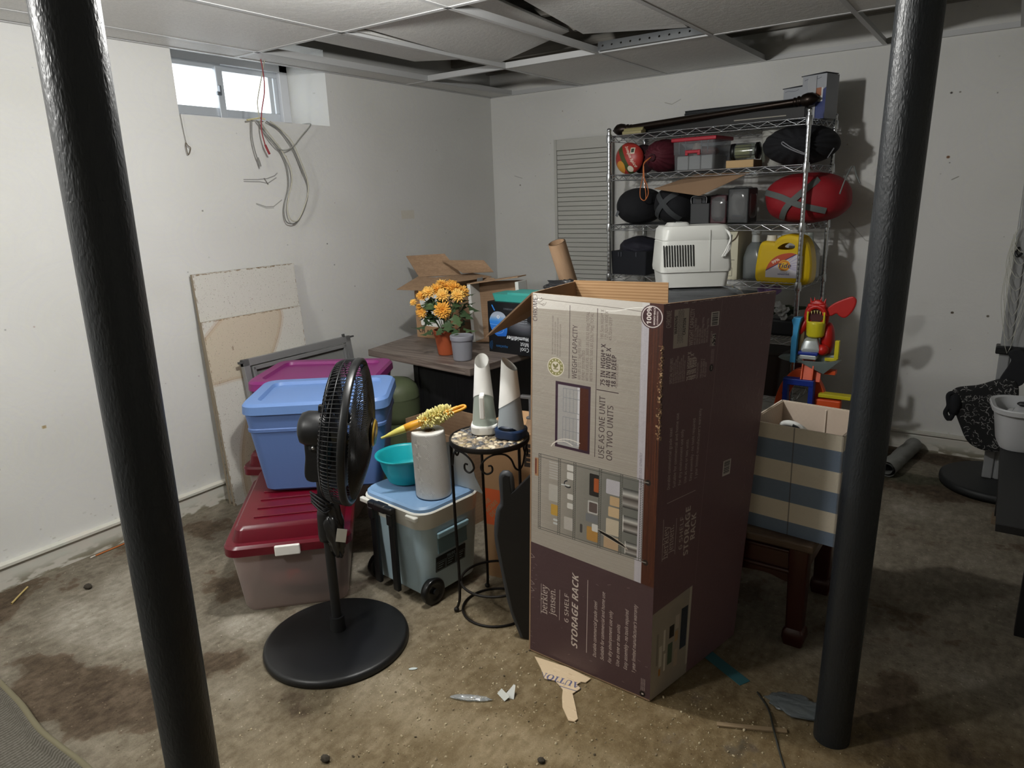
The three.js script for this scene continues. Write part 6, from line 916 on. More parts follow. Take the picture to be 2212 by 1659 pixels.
// ---------------------------------------------------------------- toy track tower with the dragon
{
  const t = thing('toy_track_tower', 'toy car track tower with red dragon head and orange loop beside the wire rack', 'toy', [2.58, 0, 0.72]);
  const q = (pts) => pts.map(([x, y]) => [x - 2.58, y]);
  const red = M('#b3160f', 0.45), yel = M('#c9bd1e', 0.45), org = M('#df5520', 0.5), blu = M('#14308c', 0.45), sky = M('#45a5dc', 0.45), gry = M('#7f8b88', 0.45), sil = M('#b9c0c0', 0.35, { metalness: 0.3 });
  // orange wheel shaped loop
  const ring = []; for (let i = 0; i < 48; i++) { const a = i / 48 * 6.2832; ring.push([0.14 * Math.cos(a), 0.285 * Math.sin(a) * (Math.sin(a) > 0 ? 1 : 1.0)]); } const inner = ring.map(([x, y]) => [x * 0.62, y * 0.78]);
  part(t, 'loop', extr(ring, 0.05, 0.004, [inner]), org, [-0.025, 0.315, -0.01]);
  for (const [x, y, r] of [[-0.1, 0.47, 0.5], [-0.113, 0.45, 0.55], [-0.138, 0.36, 0.15], [-0.138, 0.335, 0.15], [-0.143, 0.27, 0], [-0.143, 0.25, 0]]) part(t, 'chevron', extr([[-0.014, 0], [0.0, 0.012], [0.014, 0.014], [0.002, 0.0], [0.014, -0.014], [0.0, -0.012]], 0.004, 0), M('#3a1408', 0.6), [x, y + 0.0, 0.0165], [0, 0, -r]);
  part(t, 'track', [rb(0.05, 0.11, 0.012, 0.002, 0, 0, 0), rb(0.008, 0.11, 0.026, 0.002, -0.027, 0, 0.006), rb(0.008, 0.11, 0.026, 0.002, 0.027, 0, 0.006), rb(0.034, 0.1, 0.006, 0.002, 0.046, -0.008, -0.02)], org, [0.012, 0.61, 0.06], [-0.35, 0, 0.02]);
  part(t, 'gate', [rb(0.026, 0.2, 0.05, 0.004, -0.072, -0.02, 0), rb(0.026, 0.2, 0.05, 0.004, 0.06, -0.02, 0), rb(0.158, 0.035, 0.055, 0.005, -0.006, 0.085, 0), rb(0.12, 0.02, 0.03, 0.004, -0.006, -0.05, -0.005), rb(0.012, 0.06, 0.03, 0.003, -0.006, -0.08, -0.005)], blu, [-0.02, 0.46, 0.07]);
  part(t, 'gate_base', rb(0.18, 0.3, 0.06, 0.006, 0, 0, 0), M('#8f3214', 0.6), [-0.02, 0.152, 0.02]);
  part(t, 'platform', [extr(smoothOutline([[-0.15, 0.02], [-0.06, 0.0], [0.1, 0.02], [0.15, 0.05], [0.02, 0.04]], 30), 0.06, 0.003)], gry, [0.0, 0.64, 0.0]); part(t, 'side_wing', extr([[-0.1, 0], [0.04, -0.06], [0.12, 0.02], [0.05, 0.0]], 0.02, 0.002), M('#5f6a68', 0.5), [0.05, 0.66, 0.06]);
  // toy truck nose on the platform
  part(t, 'truck', loft([[0, 0.088, 0.08, 0.012], [0.02, 0.095, 0.085, 0.012], [0.03, 0.085, 0.08, 0.012], [0.06, 0.065, 0.05, 0.012], [0.065, 0.055, 0.045, 0.012]], [1, 1]), sil, [0.015, 0.715, 0.04], [0.25, 0.15, 0]); part(t, 'bumper', [rb(0.1, 0.018, 0.09, 0.005, 0, 0, 0)], blu, [0.01, 0.705, 0.045]); part(t, 'truck_chin', rb(0.085, 0.025, 0.08, 0.006), sil, [0.01, 0.685, 0.045]);
  // pale blue tower
  part(t, 'tower', extr(q([[2.497, 0.645], [2.497, 0.7], [2.497, 0.78], [2.503, 0.79], [2.503, 0.84], [2.493, 0.872], [2.5, 0.885], [2.535, 0.885], [2.53, 0.86], [2.522, 0.8], [2.519, 0.76], [2.52, 0.645]]), 0.05, 0.003), sky, [0, 0, 0.03]); part(t, 'tower_panel', extr(q([[2.522, 0.69], [2.522, 0.79], [2.545, 0.865], [2.55, 0.8], [2.55, 0.69]]), 0.04, 0.002), M('#6b5b3a', 0.6), [0, 0, 0.0]);
  // dragon: skull, jaw, teeth, wing, body
  part(t, 'dragon_head', (() => { const g = blob(0.062, 0.085, 0.06, 0.12, 3, 7, 36); const p = g.attributes.position; for (let i = 0; i < p.count; i++) if (p.getZ(i) > 0.012) p.setZ(i, 0.012 + 0.2 * (p.getZ(i) - 0.012)); g.computeVertexNormals(); return g; })(), red, [0.025, 0.895, 0.0]);
  part(t, 'snout', [T(new THREE.TorusGeometry(0.043, 0.013, 10, 28, Math.PI), 0, 0.02, 0.03), rb(0.09, 0.022, 0.05, 0.008, 0, 0.066, 0.012)], red, [0.025, 0.885, 0.0]);
  for (const s of [-1, -0.5, 0.4, 1]) part(t, 'horn', T(new THREE.ConeGeometry(0.009, 0.034, 6), 0.025 + s * 0.035, 0.985 - Math.abs(s) * 0.008, 0.0, 0, 0, -s * 0.25), red);
  part(t, 'mouth', T(cyl(0.036, 0.036, 0.006, 0, 0, 0, 24), 0.025, 0.9, 0.022, Math.PI / 2), M('#40070a', 0.6));
  part(t, 'jaw', [T(new THREE.TorusGeometry(0.041, 0.007, 8, 28, Math.PI), 0, 0, 0, 0, 0, Math.PI), rb(0.009, 0.05, 0.02, 0.003, -0.041, 0.022, 0), rb(0.009, 0.05, 0.02, 0.003, 0.041, 0.022, 0), T(lathe([[0.044, 0], [0.047, -0.01], [0.044, -0.07], [0.036, -0.08], [0, -0.08]], 28), 0, -0.01, -0.012), rb(0.07, 0.01, 0.02, 0.003, 0, -0.012, 0)], yel, [0.027, 0.876, 0.034]);
  for (let i = 0; i < 6; i++) part(t, 'tooth', T(new THREE.ConeGeometry(0.005, 0.018, 6), -0.011 + i * 0.0145, 0.922 - Math.abs(i - 2.5) * 0.004, 0.038, Math.PI), M('#ded28a', 0.5)); for (let i = 0; i < 5; i++) part(t, 'tooth', T(new THREE.ConeGeometry(0.0045, 0.014, 6), -0.003 + i * 0.0145, 0.852 + Math.abs(i - 2) * 0.003, 0.038), M('#ded28a', 0.5));
  part(t, 'wing', extr(smoothOutline(q([[2.655, 0.925], [2.67, 0.905], [2.7, 0.92], [2.72, 0.905], [2.74, 0.9], [2.765, 0.925], [2.782, 0.965], [2.782, 0.99], [2.77, 1.0], [2.74, 0.99], [2.7, 0.97], [2.672, 0.95]]), 50), 0.02, 0.006), red, [0, 0, 0.0]);
  part(t, 'folded_wing', blob(0.022, 0.055, 0.03, 0.1, 2, 3, 20), red, [-0.04, 0.83, 0.0], [0, 0, -0.35]); part(t, 'dragon_body', blob(0.035, 0.09, 0.05, 0.1, 2, 5, 24), red, [0.08, 0.77, -0.03]); part(t, 'shoulder', blob(0.03, 0.03, 0.03, 0.1, 3, 9, 20), red, [0.075, 0.725, 0.05]);
  part(t, 'yellow_stop', [rb(0.022, 0.1, 0.03, 0.004, 0.14, 0.725, 0.02), rb(0.06, 0.02, 0.03, 0.004, 0.115, 0.672, 0.02)], yel); part(t, 'side_track', [rb(0.09, 0.022, 0.05, 0.003, 0.1, 0.603, 0.02)], org);
  part(t, 'low_track', [rb(0.16, 0.02, 0.06, 0.003, 0.15, 0.475, 0.02)], yel, null, [0, 0, 0]); part(t, 'low_track', [rb(0.13, 0.05, 0.05, 0.008, 0.12, 0.43, 0.03)], org); part(t, 'stand', [loft([[0, 0.24, 0.12, 0.02, 0.12, 0], [0.36, 0.16, 0.09, 0.02, 0.12, 0], [0.405, 0.12, 0.06, 0.02, 0.12, 0]], [1, 1])], gry);
}
// ---------------------------------------------------------------- side table, striped bin
{
  const t = thing('side_table', 'dark reddish brown wooden side table with a moulded apron under the striped bin', 'side table', [2.725, 0, 2.14], -0.02);
  const m = M('#3a150f', 0.3), W = 0.49, D = 0.47, hT = 0.405;
  const top = dtex(256, 256, (u, v, x, y) => { const n = fbm(x / 70, y / 5, 4) - 0.5, d = fbm(x / 18 + 7, y / 18, 4) - 0.5; return [92 + 40 * n + 30 * d, 74 + 32 * n + 30 * d, 58 + 24 * n + 28 * d]; });
  { const g = rb(W + 0.03, 0.03, D + 0.03, 0.008, 0, hT - 0.015, 0); part(t, 'table_top', g, new THREE.MeshPhysicalMaterial({ map: top, roughness: 0.55 })); }
  part(t, 'apron', [rb(W - 0.06, 0.105, 0.02, 0.003, 0, hT - 0.085, D / 2 - 0.025), rb(W - 0.06, 0.012, 0.03, 0.005, 0, hT - 0.05, D / 2 - 0.02), rb(W - 0.06, 0.014, 0.032, 0.006, 0, hT - 0.125, D / 2 - 0.02)], m); part(t, 'apron', rb(W - 0.06, 0.105, 0.02, 0.003, 0, hT - 0.085, -D / 2 + 0.025), m);
  part(t, 'apron', rb(0.02, 0.105, D - 0.06, 0.003, W / 2 - 0.025, hT - 0.085, 0), m); part(t, 'apron', rb(0.02, 0.105, D - 0.06, 0.003, -W / 2 + 0.025, hT - 0.085, 0), m);
  part(t, 'scallop', extr(smoothOutline([[-0.2, 0.01], [-0.1, 0.012], [0.0, 0.004], [0.1, 0.012], [0.2, 0.01], [0.2, -0.02], [0.16, -0.02], [0.11, -0.008], [0.0, -0.014], [-0.11, -0.008], [-0.16, -0.02], [-0.2, -0.02]], 60), 0.016, 0.002), m, [0, hT - 0.145, D / 2 - 0.025]);
  for (const [x, z] of [[1, 1], [1, -1], [-1, 1], [-1, -1]]) part(t, 'leg', loft([[0, 0.062, 0.062, 0.008], [0.03, 0.076, 0.076, 0.01], [0.055, 0.07, 0.07, 0.01], [0.065, 0.056, 0.056, 0.008], [hT - 0.15, 0.062, 0.062, 0.008], [hT - 0.03, 0.066, 0.066, 0.006]], [1, 1]), m, [x * (W / 2 - 0.035), 0, z * (D / 2 - 0.035)]);
}
{
  const W = 0.31, D = 0.3, Hh = 0.385, th = 0.006;
  const t = thing('fabric_bin', 'cream fabric storage bin with slate blue stripes standing on the dark side table', 'storage bin', [2.9, 0.4065, 2.2], -0.11);
  const st = ctex(256, 512, (g, w, h) => { let y = 0; [0.135, 0.185, 0.185, 0.185, 0.185, 0.125].forEach((f, i) => { g.fillStyle = i % 2 ? '#76869a' : '#ded5c2'; g.fillRect(0, y * h, w, f * h + 1); y += f; }); for (let i = 0; i < 4000; i++) { g.fillStyle = `rgba(${rnd() > 0.5 ? '255,255,255' : '0,0,0'},${rr(0, 0.06)})`; g.fillRect(rnd() * w, rnd() * h, rr(1, 6), 1); } g.fillStyle = 'rgba(70,64,60,.55)'; g.fillRect(w / 2 - 1.5, 0, 3, h); g.fillStyle = '#cdbfae'; g.fillRect(0, h - 4, 5, 4); });
  const m = printMat(st, { roughness: 0.9, bumpMap: rep(clothBump, 4, 5), bumpScale: 0.0008 }), lin = M('#cdbcaa', 0.9, { bumpMap: clothBump, bumpScale: 0.0006 });
  const w = W / 2, d = D / 2;
  part(t, 'front', plate([-w, 0, d], [w, 0, d], [w, Hh, d], [-w, Hh, d], th), m); part(t, 'back', plate([w, 0, -d], [-w, 0, -d], [-w, Hh, -d], [w, Hh, -d], th), m); part(t, 'side', plate([w, 0, d], [w, 0, -d], [w, Hh, -d], [w, Hh, d], th), m); part(t, 'side', plate([-w, 0, -d], [-w, 0, d], [-w, Hh, d], [-w, Hh, -d], th), m); part(t, 'bottom', rb(W - 0.01, 0.006, D - 0.01, 0.001, 0, 0.006, 0), lin);
  part(t, 'lining', [rb(W - 0.016, Hh - 0.01, 0.003, 0.001, 0, Hh / 2 + 0.003, -d + 0.009), rb(0.003, Hh - 0.01, D - 0.016, 0.001, -w + 0.009, Hh / 2 + 0.003, 0), rb(0.003, Hh - 0.01, D - 0.016, 0.001, w - 0.009, Hh / 2 + 0.003, 0)], lin); part(t, 'seam', rb(0.004, Hh - 0.02, 0.004, 0.001, 0.01, Hh / 2, -d + 0.012), M('#d8cbbb', 0.9));
  const ir = thing('steam_iron', 'white and black appliance with a looped handle standing in the striped bin', 'iron', [2.85, 0.43, 2.19], 0.95);
  part(ir, 'body', loft([[0, 0.09, 0.15, 0.03], [0.2, 0.1, 0.16, 0.035], [0.26, 0.085, 0.14, 0.035], [0.29, 0.05, 0.09, 0.025]], [1, 1]), M('#202225', 0.4)); part(ir, 'handle', tube([[0, 0.22, 0.075], [0, 0.27, 0.08], [0, 0.31, 0.05], [0, 0.32, -0.02], [0, 0.3, -0.065], [0, 0.23, -0.07]], 0.011, 10, 50), M('#d5d6d2', 0.35)); part(ir, 'grip', tube([[0, 0.3, 0.056], [0, 0.315, 0.03], [0, 0.319, 0.0]], 0.012, 10, 24), M('#25272a', 0.5)); part(ir, 'cable', tube([[0.05, 0.26, 0], [0.07, 0.29, 0.03], [0.06, 0.2, 0.09], [0.08, 0.1, 0.08]], 0.005, 6, 30), blackPlastic);
}
// ---------------------------------------------------------------- far corner: bench, tub, stand with bag
{
  const t = thing('black_bench', 'low black bench with slab ends carrying the white tub', 'bench', [3.72, 0, 1.39]);
  const m = M('#0c0c0d', 0.5); part(t, 'bench_top', rb(0.5, 0.03, 1.08, 0.003, 0, 0.402, 0), m); part(t, 'slab_end', rb(0.46, 0.387, 0.04, 0.003, 0, 0.1935, -0.5), m); part(t, 'slab_end', rb(0.32, 0.387, 0.04, 0.003, 0.01, 0.1935, 0.5), m); part(t, 'foot_strip', rb(0.48, 0.03, 0.09, 0.003, 0, 0.015, -0.49), M('#6a5b48', 0.7));
  const u = thing('wash_tub', 'white plastic wash tub with a rolled rim standing on the black bench', 'tub', [3.6, 0.418, 0.99], 0.1), wm = M('#b9bbbd', 0.4);
  part(u, 'tub', loft([[0.004, 0.26, 0.18, 0.05], [0, 0.28, 0.2, 0.06], [0.02, 0.3, 0.22, 0.07], [0.165, 0.345, 0.265, 0.085], [0.166, 0.37, 0.29, 0.09], [0.185, 0.375, 0.295, 0.09], [0.19, 0.37, 0.29, 0.09], [0.186, 0.34, 0.26, 0.08], [0.03, 0.29, 0.21, 0.065], [0.028, 0.26, 0.18, 0.05]], [1, 1], 0.5), wm);
  part(u, 'plastic_bag', blob(0.12, 0.06, 0.085, 0.4, 4, 71, 34).translate(0, 0.125, 0), M('#d8dadb', 0.2, { transmission: 0.55, thickness: 0 })); part(u, 'black_scrap', blob(0.035, 0.01, 0.02, 0.5, 4, 3, 16).translate(-0.06, 0.19, 0.0), M('#1b1c1e', 0.5));
}
{
  const b = thing('display_stand', 'grey aluminium post on a round black base in the corner by the patterned bag', 'stand', [3.5, 0, 0.42]); part(b, 'base', lathe([[0, 0.045], [0.255, 0.045], [0.268, 0.038], [0.27, 0.02], [0.266, 0], [0, 0]], 64), M('#17191a', 0.6));
  const pm = M('#9a9c9d', 0.4, { metalness: 0.25 }); part(b, 'post', [rb(0.045, 1.85, 0.05, 0.006, -0.055, 0.97, 0), rb(0.045, 1.85, 0.05, 0.006, 0.0, 0.97, 0), rb(0.03, 1.85, 0.03, 0.003, -0.028, 0.97, 0)], pm); part(b, 'clamp', [rb(0.13, 0.04, 0.08, 0.006, -0.03, 0.735, 0.01)], blackPlastic); part(b, 'hook', tube([[-0.06, 1.24, 0.03], [-0.07, 1.22, 0.05], [-0.06, 1.2, 0.06], [-0.045, 1.215, 0.05]], 0.006, 6, 20), blackPlastic);
  const c = thing('string_loops', 'loose loops of thin white string hanging down the aluminium post', 'string', [3.46, 0, 0.46]); for (let k = 0; k < 9; k++) { const w = 0.03 + 0.006 * (k % 4), y = 1.34 - 0.012 * k, dp = 0.12 + 0.05 * k; part(c, 'loop', tube([[-w, y, 0.01], [-w - 0.012, y - dp * 0.6, 0.015], [-w * 0.2, y - dp, 0.02], [w * 0.9, y - dp * 0.55, 0.018], [w * 0.6 + 0.02, y, 0.012]], 0.0013, 5, 30), M('#b9b9ae', 0.7)); } part(c, 'hank', [0, 1, 2, 3].map((k) => tube([[-0.02 + k * 0.01, 1.62, 0.0], [-0.034 + k * 0.012, 1.48, 0.008], [-0.02 + k * 0.008, 1.33, 0.01]], 0.0013, 5, 20)), M('#b9b9ae', 0.7));
  const tx = ctex(512, 512, (g, w, h) => { g.fillStyle = '#0e0e10'; g.fillRect(0, 0, w, h); g.strokeStyle = '#8b8b88'; for (let i = 0; i < 620; i++) { const x = rnd() * w, y = rnd() * h, a = rnd() * 6.28, l = rr(8, 22); g.lineWidth = rr(1.5, 3.5); g.beginPath(); g.moveTo(x, y); g.quadraticCurveTo(x + l * Math.cos(a + 0.7), y + l * Math.sin(a + 0.7), x + l * 1.4 * Math.cos(a), y + l * 1.4 * Math.sin(a)); g.stroke(); } });
  const bag = thing('tote_bag', 'black tote bag with white sprig print hanging from the aluminium post', 'bag', [3.36, 0, 0.52]);
  const o = smoothOutline([[-0.1, 0.51], [0.0, 0.545], [0.13, 0.595], [0.155, 0.5], [0.16, 0.34], [0.12, 0.245], [0.07, 0.235], [0.0, 0.26], [-0.05, 0.35], [-0.085, 0.44]], 60); const g = extr(o, 0.05, 0.014); { const p = g.attributes.position, uv = g.attributes.uv; for (let i = 0; i < p.count; i++) uv.setXY(i, p.getX(i) * 2.2, p.getY(i) * 2.2); }
  tx.wrapS = tx.wrapT = THREE.RepeatWrapping; part(bag, 'bag', g, printMat(tx, { roughness: 0.85 }));
  part(bag, 'handle', [tube([[-0.09, 0.51, 0.01], [-0.125, 0.5, 0.02], [-0.12, 0.44, 0.03], [-0.13, 0.4, 0.03], [-0.11, 0.37, 0.03], [-0.09, 0.42, 0.02]], 0.012, 8, 40), blob(0.03, 0.06, 0.03, 0.3, 3, 4, 20).translate(-0.095, 0.45, 0.02)], darkCloth); part(bag, 'strap', [extr(smoothOutline([[0.085, 0.58], [0.12, 0.7], [0.105, 0.735], [0.14, 0.75], [0.18, 0.7], [0.165, 0.585]], 40), 0.03, 0.006)], darkCloth);
  const r = thing('sheet_roll', 'grey crumpled plastic sheet roll lying on the floor by the back wall', 'roll', [3.03, 0.046, 0.32], 0.0); { const gg = new THREE.CylinderGeometry(0.045, 0.045, 0.5, 28, 30, true); gg.rotateX(Math.PI / 2); const p = gg.attributes.position; for (let i = 0; i < p.count; i++) { const k = 1 + 0.3 * fbm3(p.getX(i) * 30, p.getY(i) * 30, p.getZ(i) * 9, 3); p.setX(i, p.getX(i) * k); p.setY(i, Math.max(-0.045, p.getY(i) * k)); } gg.computeVertexNormals(); gg.rotateY(-0.16); part(r, 'roll', gg, M('#7a7b78', 0.5, { side: THREE.DoubleSide })); } { const gg = new THREE.CylinderGeometry(0.03, 0.03, 0.49, 24, 1, true); gg.rotateX(Math.PI / 2); gg.rotateY(-0.16); part(r, 'inner_turn', gg, M('#6c6d6a', 0.6, { side: THREE.DoubleSide })); }
}
// ---------------------------------------------------------------- cables at the window
{
  const grey = M('#96968f', 0.5), cream = M('#b9b6a6', 0.5), dgrey = M('#7d7d79', 0.5), redM = M('#8c2f35', 0.5);
  const A = [[0.03, 2.0, 2.168], [0.03, 1.951, 2.128], [0.03, 1.858, 2.042], [0.03, 1.778, 2.007], [0.03, 1.671, 2.006], [0.03, 1.57, 2.048], [0.03, 1.52, 2.059], [0.03, 1.468, 2.047], [0.03, 1.459, 1.995], [0.03, 1.515, 1.929], [0.03, 1.612, 1.878], [0.03, 1.677, 1.873], [0.03, 1.742, 1.898], [0.03, 1.861, 1.947], [0.03, 1.962, 2.027], [0.03, 2.0, 2.105]];
  const B = [[0.04, 2.0, 2.157], [0.04, 1.939, 2.107], [0.04, 1.863, 2.042], [0.04, 1.778, 1.991], [0.04, 1.696, 1.986], [0.04, 1.601, 2.023], [0.04, 1.532, 2.041], [0.04, 1.48, 2.024], [0.04, 1.471, 1.985], [0.04, 1.541, 1.925], [0.04, 1.644, 1.877], [0.04, 1.709, 1.881], [0.04, 1.805, 1.914], [0.04, 1.909, 1.964], [0.04, 1.973, 2.041], [0.04, 2.0, 2.09]];
  const t = thing('cable_loop', 'looped grey and cream cables hanging from the window sill down the wall', 'cable', [0, 0, 0]); part(t, 'strand', tube(A, 0.0034, 6, 160), dgrey); part(t, 'strand', tube(B, 0.0034, 6, 160), cream); part(t, 'strand', tube([[0.045, 1.998, 2.154], [0.045, 1.926, 2.12], [0.045, 1.86, 2.054], [0.045, 1.855, 2.007], [0.045, 1.878, 1.956], [0.04, 1.938, 1.883], [0.03, 2.0, 1.805], [-0.02, 2.012, 1.78], [-0.3, 2.009, 1.74]], 0.0034, 6, 110), grey); part(t, 'tie', tube([[0.045, 1.997, 2.237], [0.045, 2.006, 2.19], [0.045, 2.012, 2.148], [0.055, 2.006, 2.13]], 0.005, 6, 24), M('#cfc79a', 0.5));
  const r = thing('network_cable', 'red network cable with a plug hanging from the ceiling in front of the window', 'cable', [0, 0, 0]); part(r, 'wire', tube([[0.06, 2.36, 2.125], [0.06, 2.28, 2.116], [0.06, 2.206, 2.112], [0.06, 2.136, 2.121], [0.06, 2.041, 2.151], [0.06, 1.947, 2.165], [0.06, 1.876, 2.154]], 0.0032, 6, 80), redM); part(r, 'plug', tube([[0.06, 1.876, 2.153], [0.06, 1.85, 2.142], [0.06, 1.829, 2.132]], 0.006, 8, 12), redM);
  const w = thing('network_cable', 'white cable hanging from the ceiling beside the red cable', 'cable', [0, 0, 0]); part(w, 'wire', tube([[0.05, 2.36, 2.07], [0.05, 2.266, 2.1], [0.05, 2.153, 2.142], [0.05, 2.087, 2.163], [0.05, 2.018, 2.162], [0.048, 2.006, 2.157]], 0.003, 6, 60), cream);
  const g = thing('network_cable', 'grey network cable with a plug hanging below the window sill', 'cable', [0, 0, 0]); part(g, 'wire', tube([[0.035, 2.0, 2.201], [0.035, 1.917, 2.211], [0.035, 1.852, 2.205], [0.035, 1.805, 2.194]], 0.0032, 6, 40), dgrey); part(g, 'plug', tube([[0.035, 1.811, 2.193], [0.035, 1.79, 2.186], [0.035, 1.766, 2.181]], 0.0058, 8, 12), dgrey);
  const h = thing('wall_hook', 'thin dark string with a small bent wire hook hanging at the window edge', 'hook', [0, 0, 0]); part(h, 'string', tube([[0.01, 2.006, 2.586], [0.01, 1.912, 2.58], [0.012, 1.874, 2.577]], 0.0013, 5, 20), M('#5a564e', 0.8)); part(h, 'wire', tube([[0.012, 1.874, 2.579], [0.015, 1.855, 2.583], [0.015, 1.816, 2.577], [0.015, 1.85, 2.56], [0.015, 1.857, 2.57], [0.012, 1.872, 2.578]], 0.0022, 5, 40), M('#5b4f3c', 0.7));
}
// ---------------------------------------------------------------- floor: rug, scraps, grit
{
  const rt = dtex(256, 256, (u, v, x, y) => { const s = 18 * Math.sin(y * 0.49) + 30 * (fbm(x / 4, y / 9, 3) - 0.5); return [86 + s * 0.8, 82 + s * 0.8, 73 + s * 0.8]; });
  const t = thing('rug', 'worn grey ribbed rug with a curled olive edge by the camera', 'rug', [0, 0, 0]);
  const edge = [[0.35, 0.012, 3.99], [0.69, 0.014, 4.0], [0.83, 0.015, 4.005], [0.94, 0.018, 4.012], [1.05, 0.02, 4.025], [1.13, 0.022, 4.032], [1.24, 0.018, 4.028], [1.37, 0.014, 4.022], [1.6, 0.012, 4.03]];
  const pos = [], idx = [], uv = []; const C = new THREE.CatmullRomCurve3(edge.map((p) => V(...p))).getPoints(50), prof = [[-0.006, 0.0], [-0.004, 0.014], [0.006, 0.02], [0.02, 0.016], [0.028, 0.004], [0.05, 0.004], [1.1, 0.004]];
  C.forEach((c) => prof.forEach(([dz, dy]) => { const lift = Math.max(0, (c.y - 0.012) * (dz < 0.04 ? 1 : 0)); pos.push(c.x, 0.001 + dy * 1.0 + lift, c.z + dz); uv.push((c.z + dz) * 4, c.x * 4); }));
  for (let i = 0; i < C.length - 1; i++) for (let j = 0; j < prof.length - 1; j++) { const a = i * prof.length + j, b = a + prof.length; idx.push(a, a + 1, b, a + 1, b + 1, b); }
  const g = new THREE.BufferGeometry(); g.setAttribute('position', new THREE.Float32BufferAttribute(pos, 3)); g.setAttribute('uv', new THREE.Float32BufferAttribute(uv, 2)); g.setIndex(idx); g.computeVertexNormals();
  part(t, 'pile', g, new THREE.MeshPhysicalMaterial({ map: rt, roughness: 0.95, side: THREE.DoubleSide, bumpMap: clothBump, bumpScale: 0.002 })); part(t, 'binding', tube(edge.map(([x, y, z]) => [x, y + 0.002, z]), 0.011, 8, 120), M('#6c6650', 0.9));
}
{
  const p = thing('pencil', 'orange pencil lying on the floor along the skirting board', 'pencil', [0.045, 0.004, 3.3], 0.02); part(p, 'shaft', T(new THREE.CylinderGeometry(0.0036, 0.0036, 0.14, 6), 0, 0, -0.01, Math.PI / 2), M('#b8682c', 0.5)); part(p, 'ferrule', T(cyl(0.0038, 0.0038, 0.012), 0, 0, 0.066, Math.PI / 2), M('#c9c9c4', 0.3, { metalness: 0.8 })); part(p, 'eraser', T(cyl(0.0035, 0.0035, 0.01), 0, 0, 0.077, Math.PI / 2), M('#d8cfc4', 0.7));
  single('stick', 'short pale wooden stick lying on the floor near the skirting board', 'stick', tube([[0.175, 0.006, 3.755], [0.13, 0.005, 3.71], [0.085, 0.006, 3.66]], 0.0042, 6, 20), M('#b5a067', 0.8));
  single('paper_scrap', 'small folded white paper scrap lying on the dusty floor', 'paper', plate([2.222, 0.002, 3.128], [2.258, 0.002, 3.12], [2.245, 0.028, 3.09], [2.238, 0.03, 3.088], 0.001), M('#c9cbc6', 0.7));
  single('paper_fold', 'thin white paper strip lying beside the folded paper scrap', 'paper', plate([2.196, 0.002, 3.125], [2.238, 0.002, 3.143], [2.248, 0.014, 3.128], [2.202, 0.012, 3.108], 0.001), M('#b9bbb5', 0.7));
  const wr = blob(0.065, 0.005, 0.014, 0.5, 5, 31, 30); wr.rotateY(0.45); wr.translate(2.14, 0.005, 3.19); single('film_scrap', 'crumpled strip of shiny clear film on the dusty floor', 'film', wr, M('#e8ecee', 0.08, { transmission: 0.8, thickness: 0 }));
  single('plastic_chip', 'small white plastic chip on the floor beside the fan base', 'chip', T(new THREE.SphereGeometry(0.016, 12, 6), 0, 0, 0).scale(1, 0.14, 0.4).rotateY(0.7).translate(1.878, 0.0025, 3.178), M('#c3ccca', 0.4));
  const ct = ctex(512, 512, (g, w, h) => { g.fillStyle = '#ccb696'; g.fillRect(0, 0, w, h); for (let i = 0; i < 120; i++) { g.fillStyle = `rgba(${rnd() > 0.5 ? '222,204,174' : '150,118,84'},${rr(0.1, 0.4)})`; g.fillRect(rnd() * w, rnd() * h, rr(6, 50), rr(3, 12)); } g.fillStyle = '#5a5a78'; g.save(); g.translate(190, 130); g.rotate(Math.PI - 0.12); g.font = 'bold 62px serif'; g.textAlign = 'center'; g.fillText('CAUTION', -60, 0); g.fillRect(-190, -70, 260, 5); g.restore(); });
  { const o = [[2.2, 2.905], [2.33, 2.895], [2.42, 2.905], [2.415, 2.93], [2.4, 2.935], [2.395, 2.955], [2.415, 2.965], [2.405, 3.0], [2.445, 3.05], [2.475, 3.09], [2.472, 3.105], [2.455, 3.11], [2.41, 3.07], [2.385, 3.03], [2.37, 3.0], [2.345, 2.985], [2.325, 2.975], [2.29, 2.985], [2.27, 2.965], [2.25, 2.945]]; const g = extr(o.map(([x, z]) => [x, -z]), 0.004, 0.0008); g.rotateX(-Math.PI / 2); g.translate(0, 0.004, 0); const p2 = g.attributes.position, uv = g.attributes.uv; for (let i = 0; i < p2.count; i++) uv.setXY(i, (p2.getX(i) - 2.2) / 0.3, 1 - (p2.getZ(i) - 2.88) / 0.3); single('cardboard_scrap', 'torn cardboard scrap with printed letters sticking out from under the printed carton', 'cardboard', g, printMat(ct, { roughness: 0.9 })); }
  { const g = rb(0.19, 0.0015, 0.045, 0.0005); g.rotateY(-0.5); g.translate(2.77, 0.0012, 2.61); single('tape_strip', 'teal tape strip stuck on the floor beside the printed carton', 'tape', g, M('#2f5f66', 0.6)); }
  { const g = rb(0.2, 0.006, 0.016, 0.001); g.rotateY(0.42); g.translate(2.93, 0.004, 2.845); single('wood_strip', 'thin wooden strip lying on the floor by the column foot', 'wood strip', g, M('#8a765a', 0.8)); }
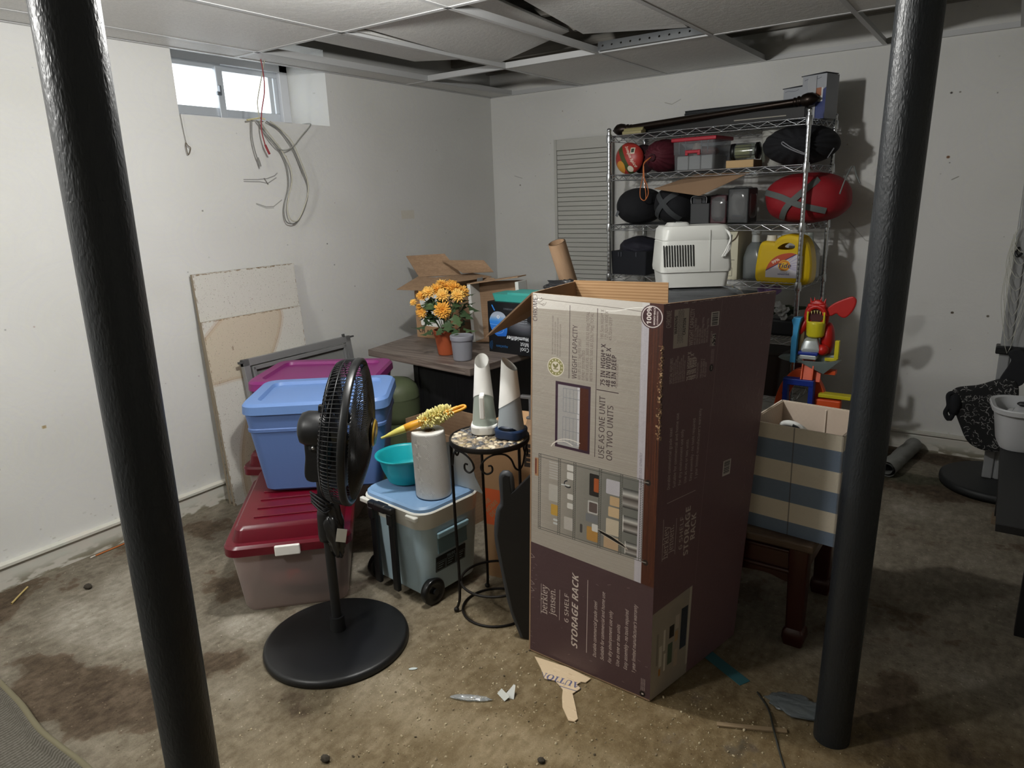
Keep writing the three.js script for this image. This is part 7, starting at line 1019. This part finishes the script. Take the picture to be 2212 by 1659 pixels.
  single('floor_cable', 'thin dark cable lying on the floor by the column foot', 'cable', tube([[2.9, 0.004, 2.68], [2.95, 0.004, 2.74], [2.99, 0.012, 2.83], [3.02, 0.004, 2.89], [3.06, 0.004, 2.97]], 0.003, 6, 40), M('#2a2b26', 0.6));
  { const g = blob(0.09, 0.012, 0.05, 0.6, 5, 91, 34); g.translate(3.03, 0.012, 2.69); single('film_scrap', 'dusty clear plastic scrap crumpled at the foot of the far column', 'film', g, M('#8f979a', 0.2, { transmission: 0.6, thickness: 0 })); }
  for (const [x, z, s, l] of [[1.94, 3.62, 0.012, 'dark dirt clod lying on the floor in front of the fan base'], [2.47, 3.29, 0.009, 'dark dirt clod lying on the floor in front of the printed carton'], [0.32, 3.52, 0.014, 'dark dirt clod lying on the pale floor by the window wall']]) { const g = blob(s * 1.3, s * 0.8, s, 0.5, 3, x * 7, 16); g.translate(x, s * 0.7, z); single('dirt_clod', l, 'dirt', g, M('#3a342b', 0.95)); }
  // loose grit: nobody could count it
  const st = new THREE.DodecahedronGeometry(1, 0), N = 5200, im = new THREE.InstancedMesh(st, new THREE.MeshStandardMaterial({ color: 0xffffff, roughness: 0.9 }), N); im.name = 'floor_grit'; im.userData = { kind: 'stuff', label: 'loose pale grit and sand scattered over the concrete floor', category: 'grit' };
  const o = new THREE.Object3D(), c = new THREE.Color(); seed = 2024; let n = 0;
  while (n < N) { const x = rr(0.9, 3.4), z = rr(2.5, 4.0), d = fbm(x * 5 + 1, z * 5, 3) * sstep(1.2, 2.1, x) * sstep(2.6, 3.0, z); if (rnd() > d * d * 4.2) continue; if (Math.hypot(x - 1.535, z - 3.21) < 0.27) continue; const s = 0.0009 + 0.0034 * Math.pow(rnd(), 6); o.position.set(x, s * 0.4, z); o.rotation.set(rnd() * 3, rnd() * 3, rnd() * 3); o.scale.set(s * rr(0.8, 1.6), s * 0.8, s); o.updateMatrix(); im.setMatrixAt(n, o.matrix); const k = rnd(); im.setColorAt(n, c.set(k < 0.7 ? '#bcae90' : k < 0.92 ? '#8d7f66' : '#5a5040')); n++; }
  im.castShadow = im.receiveShadow = true; scene.add(im);
}
renderer.render(scene, camera);
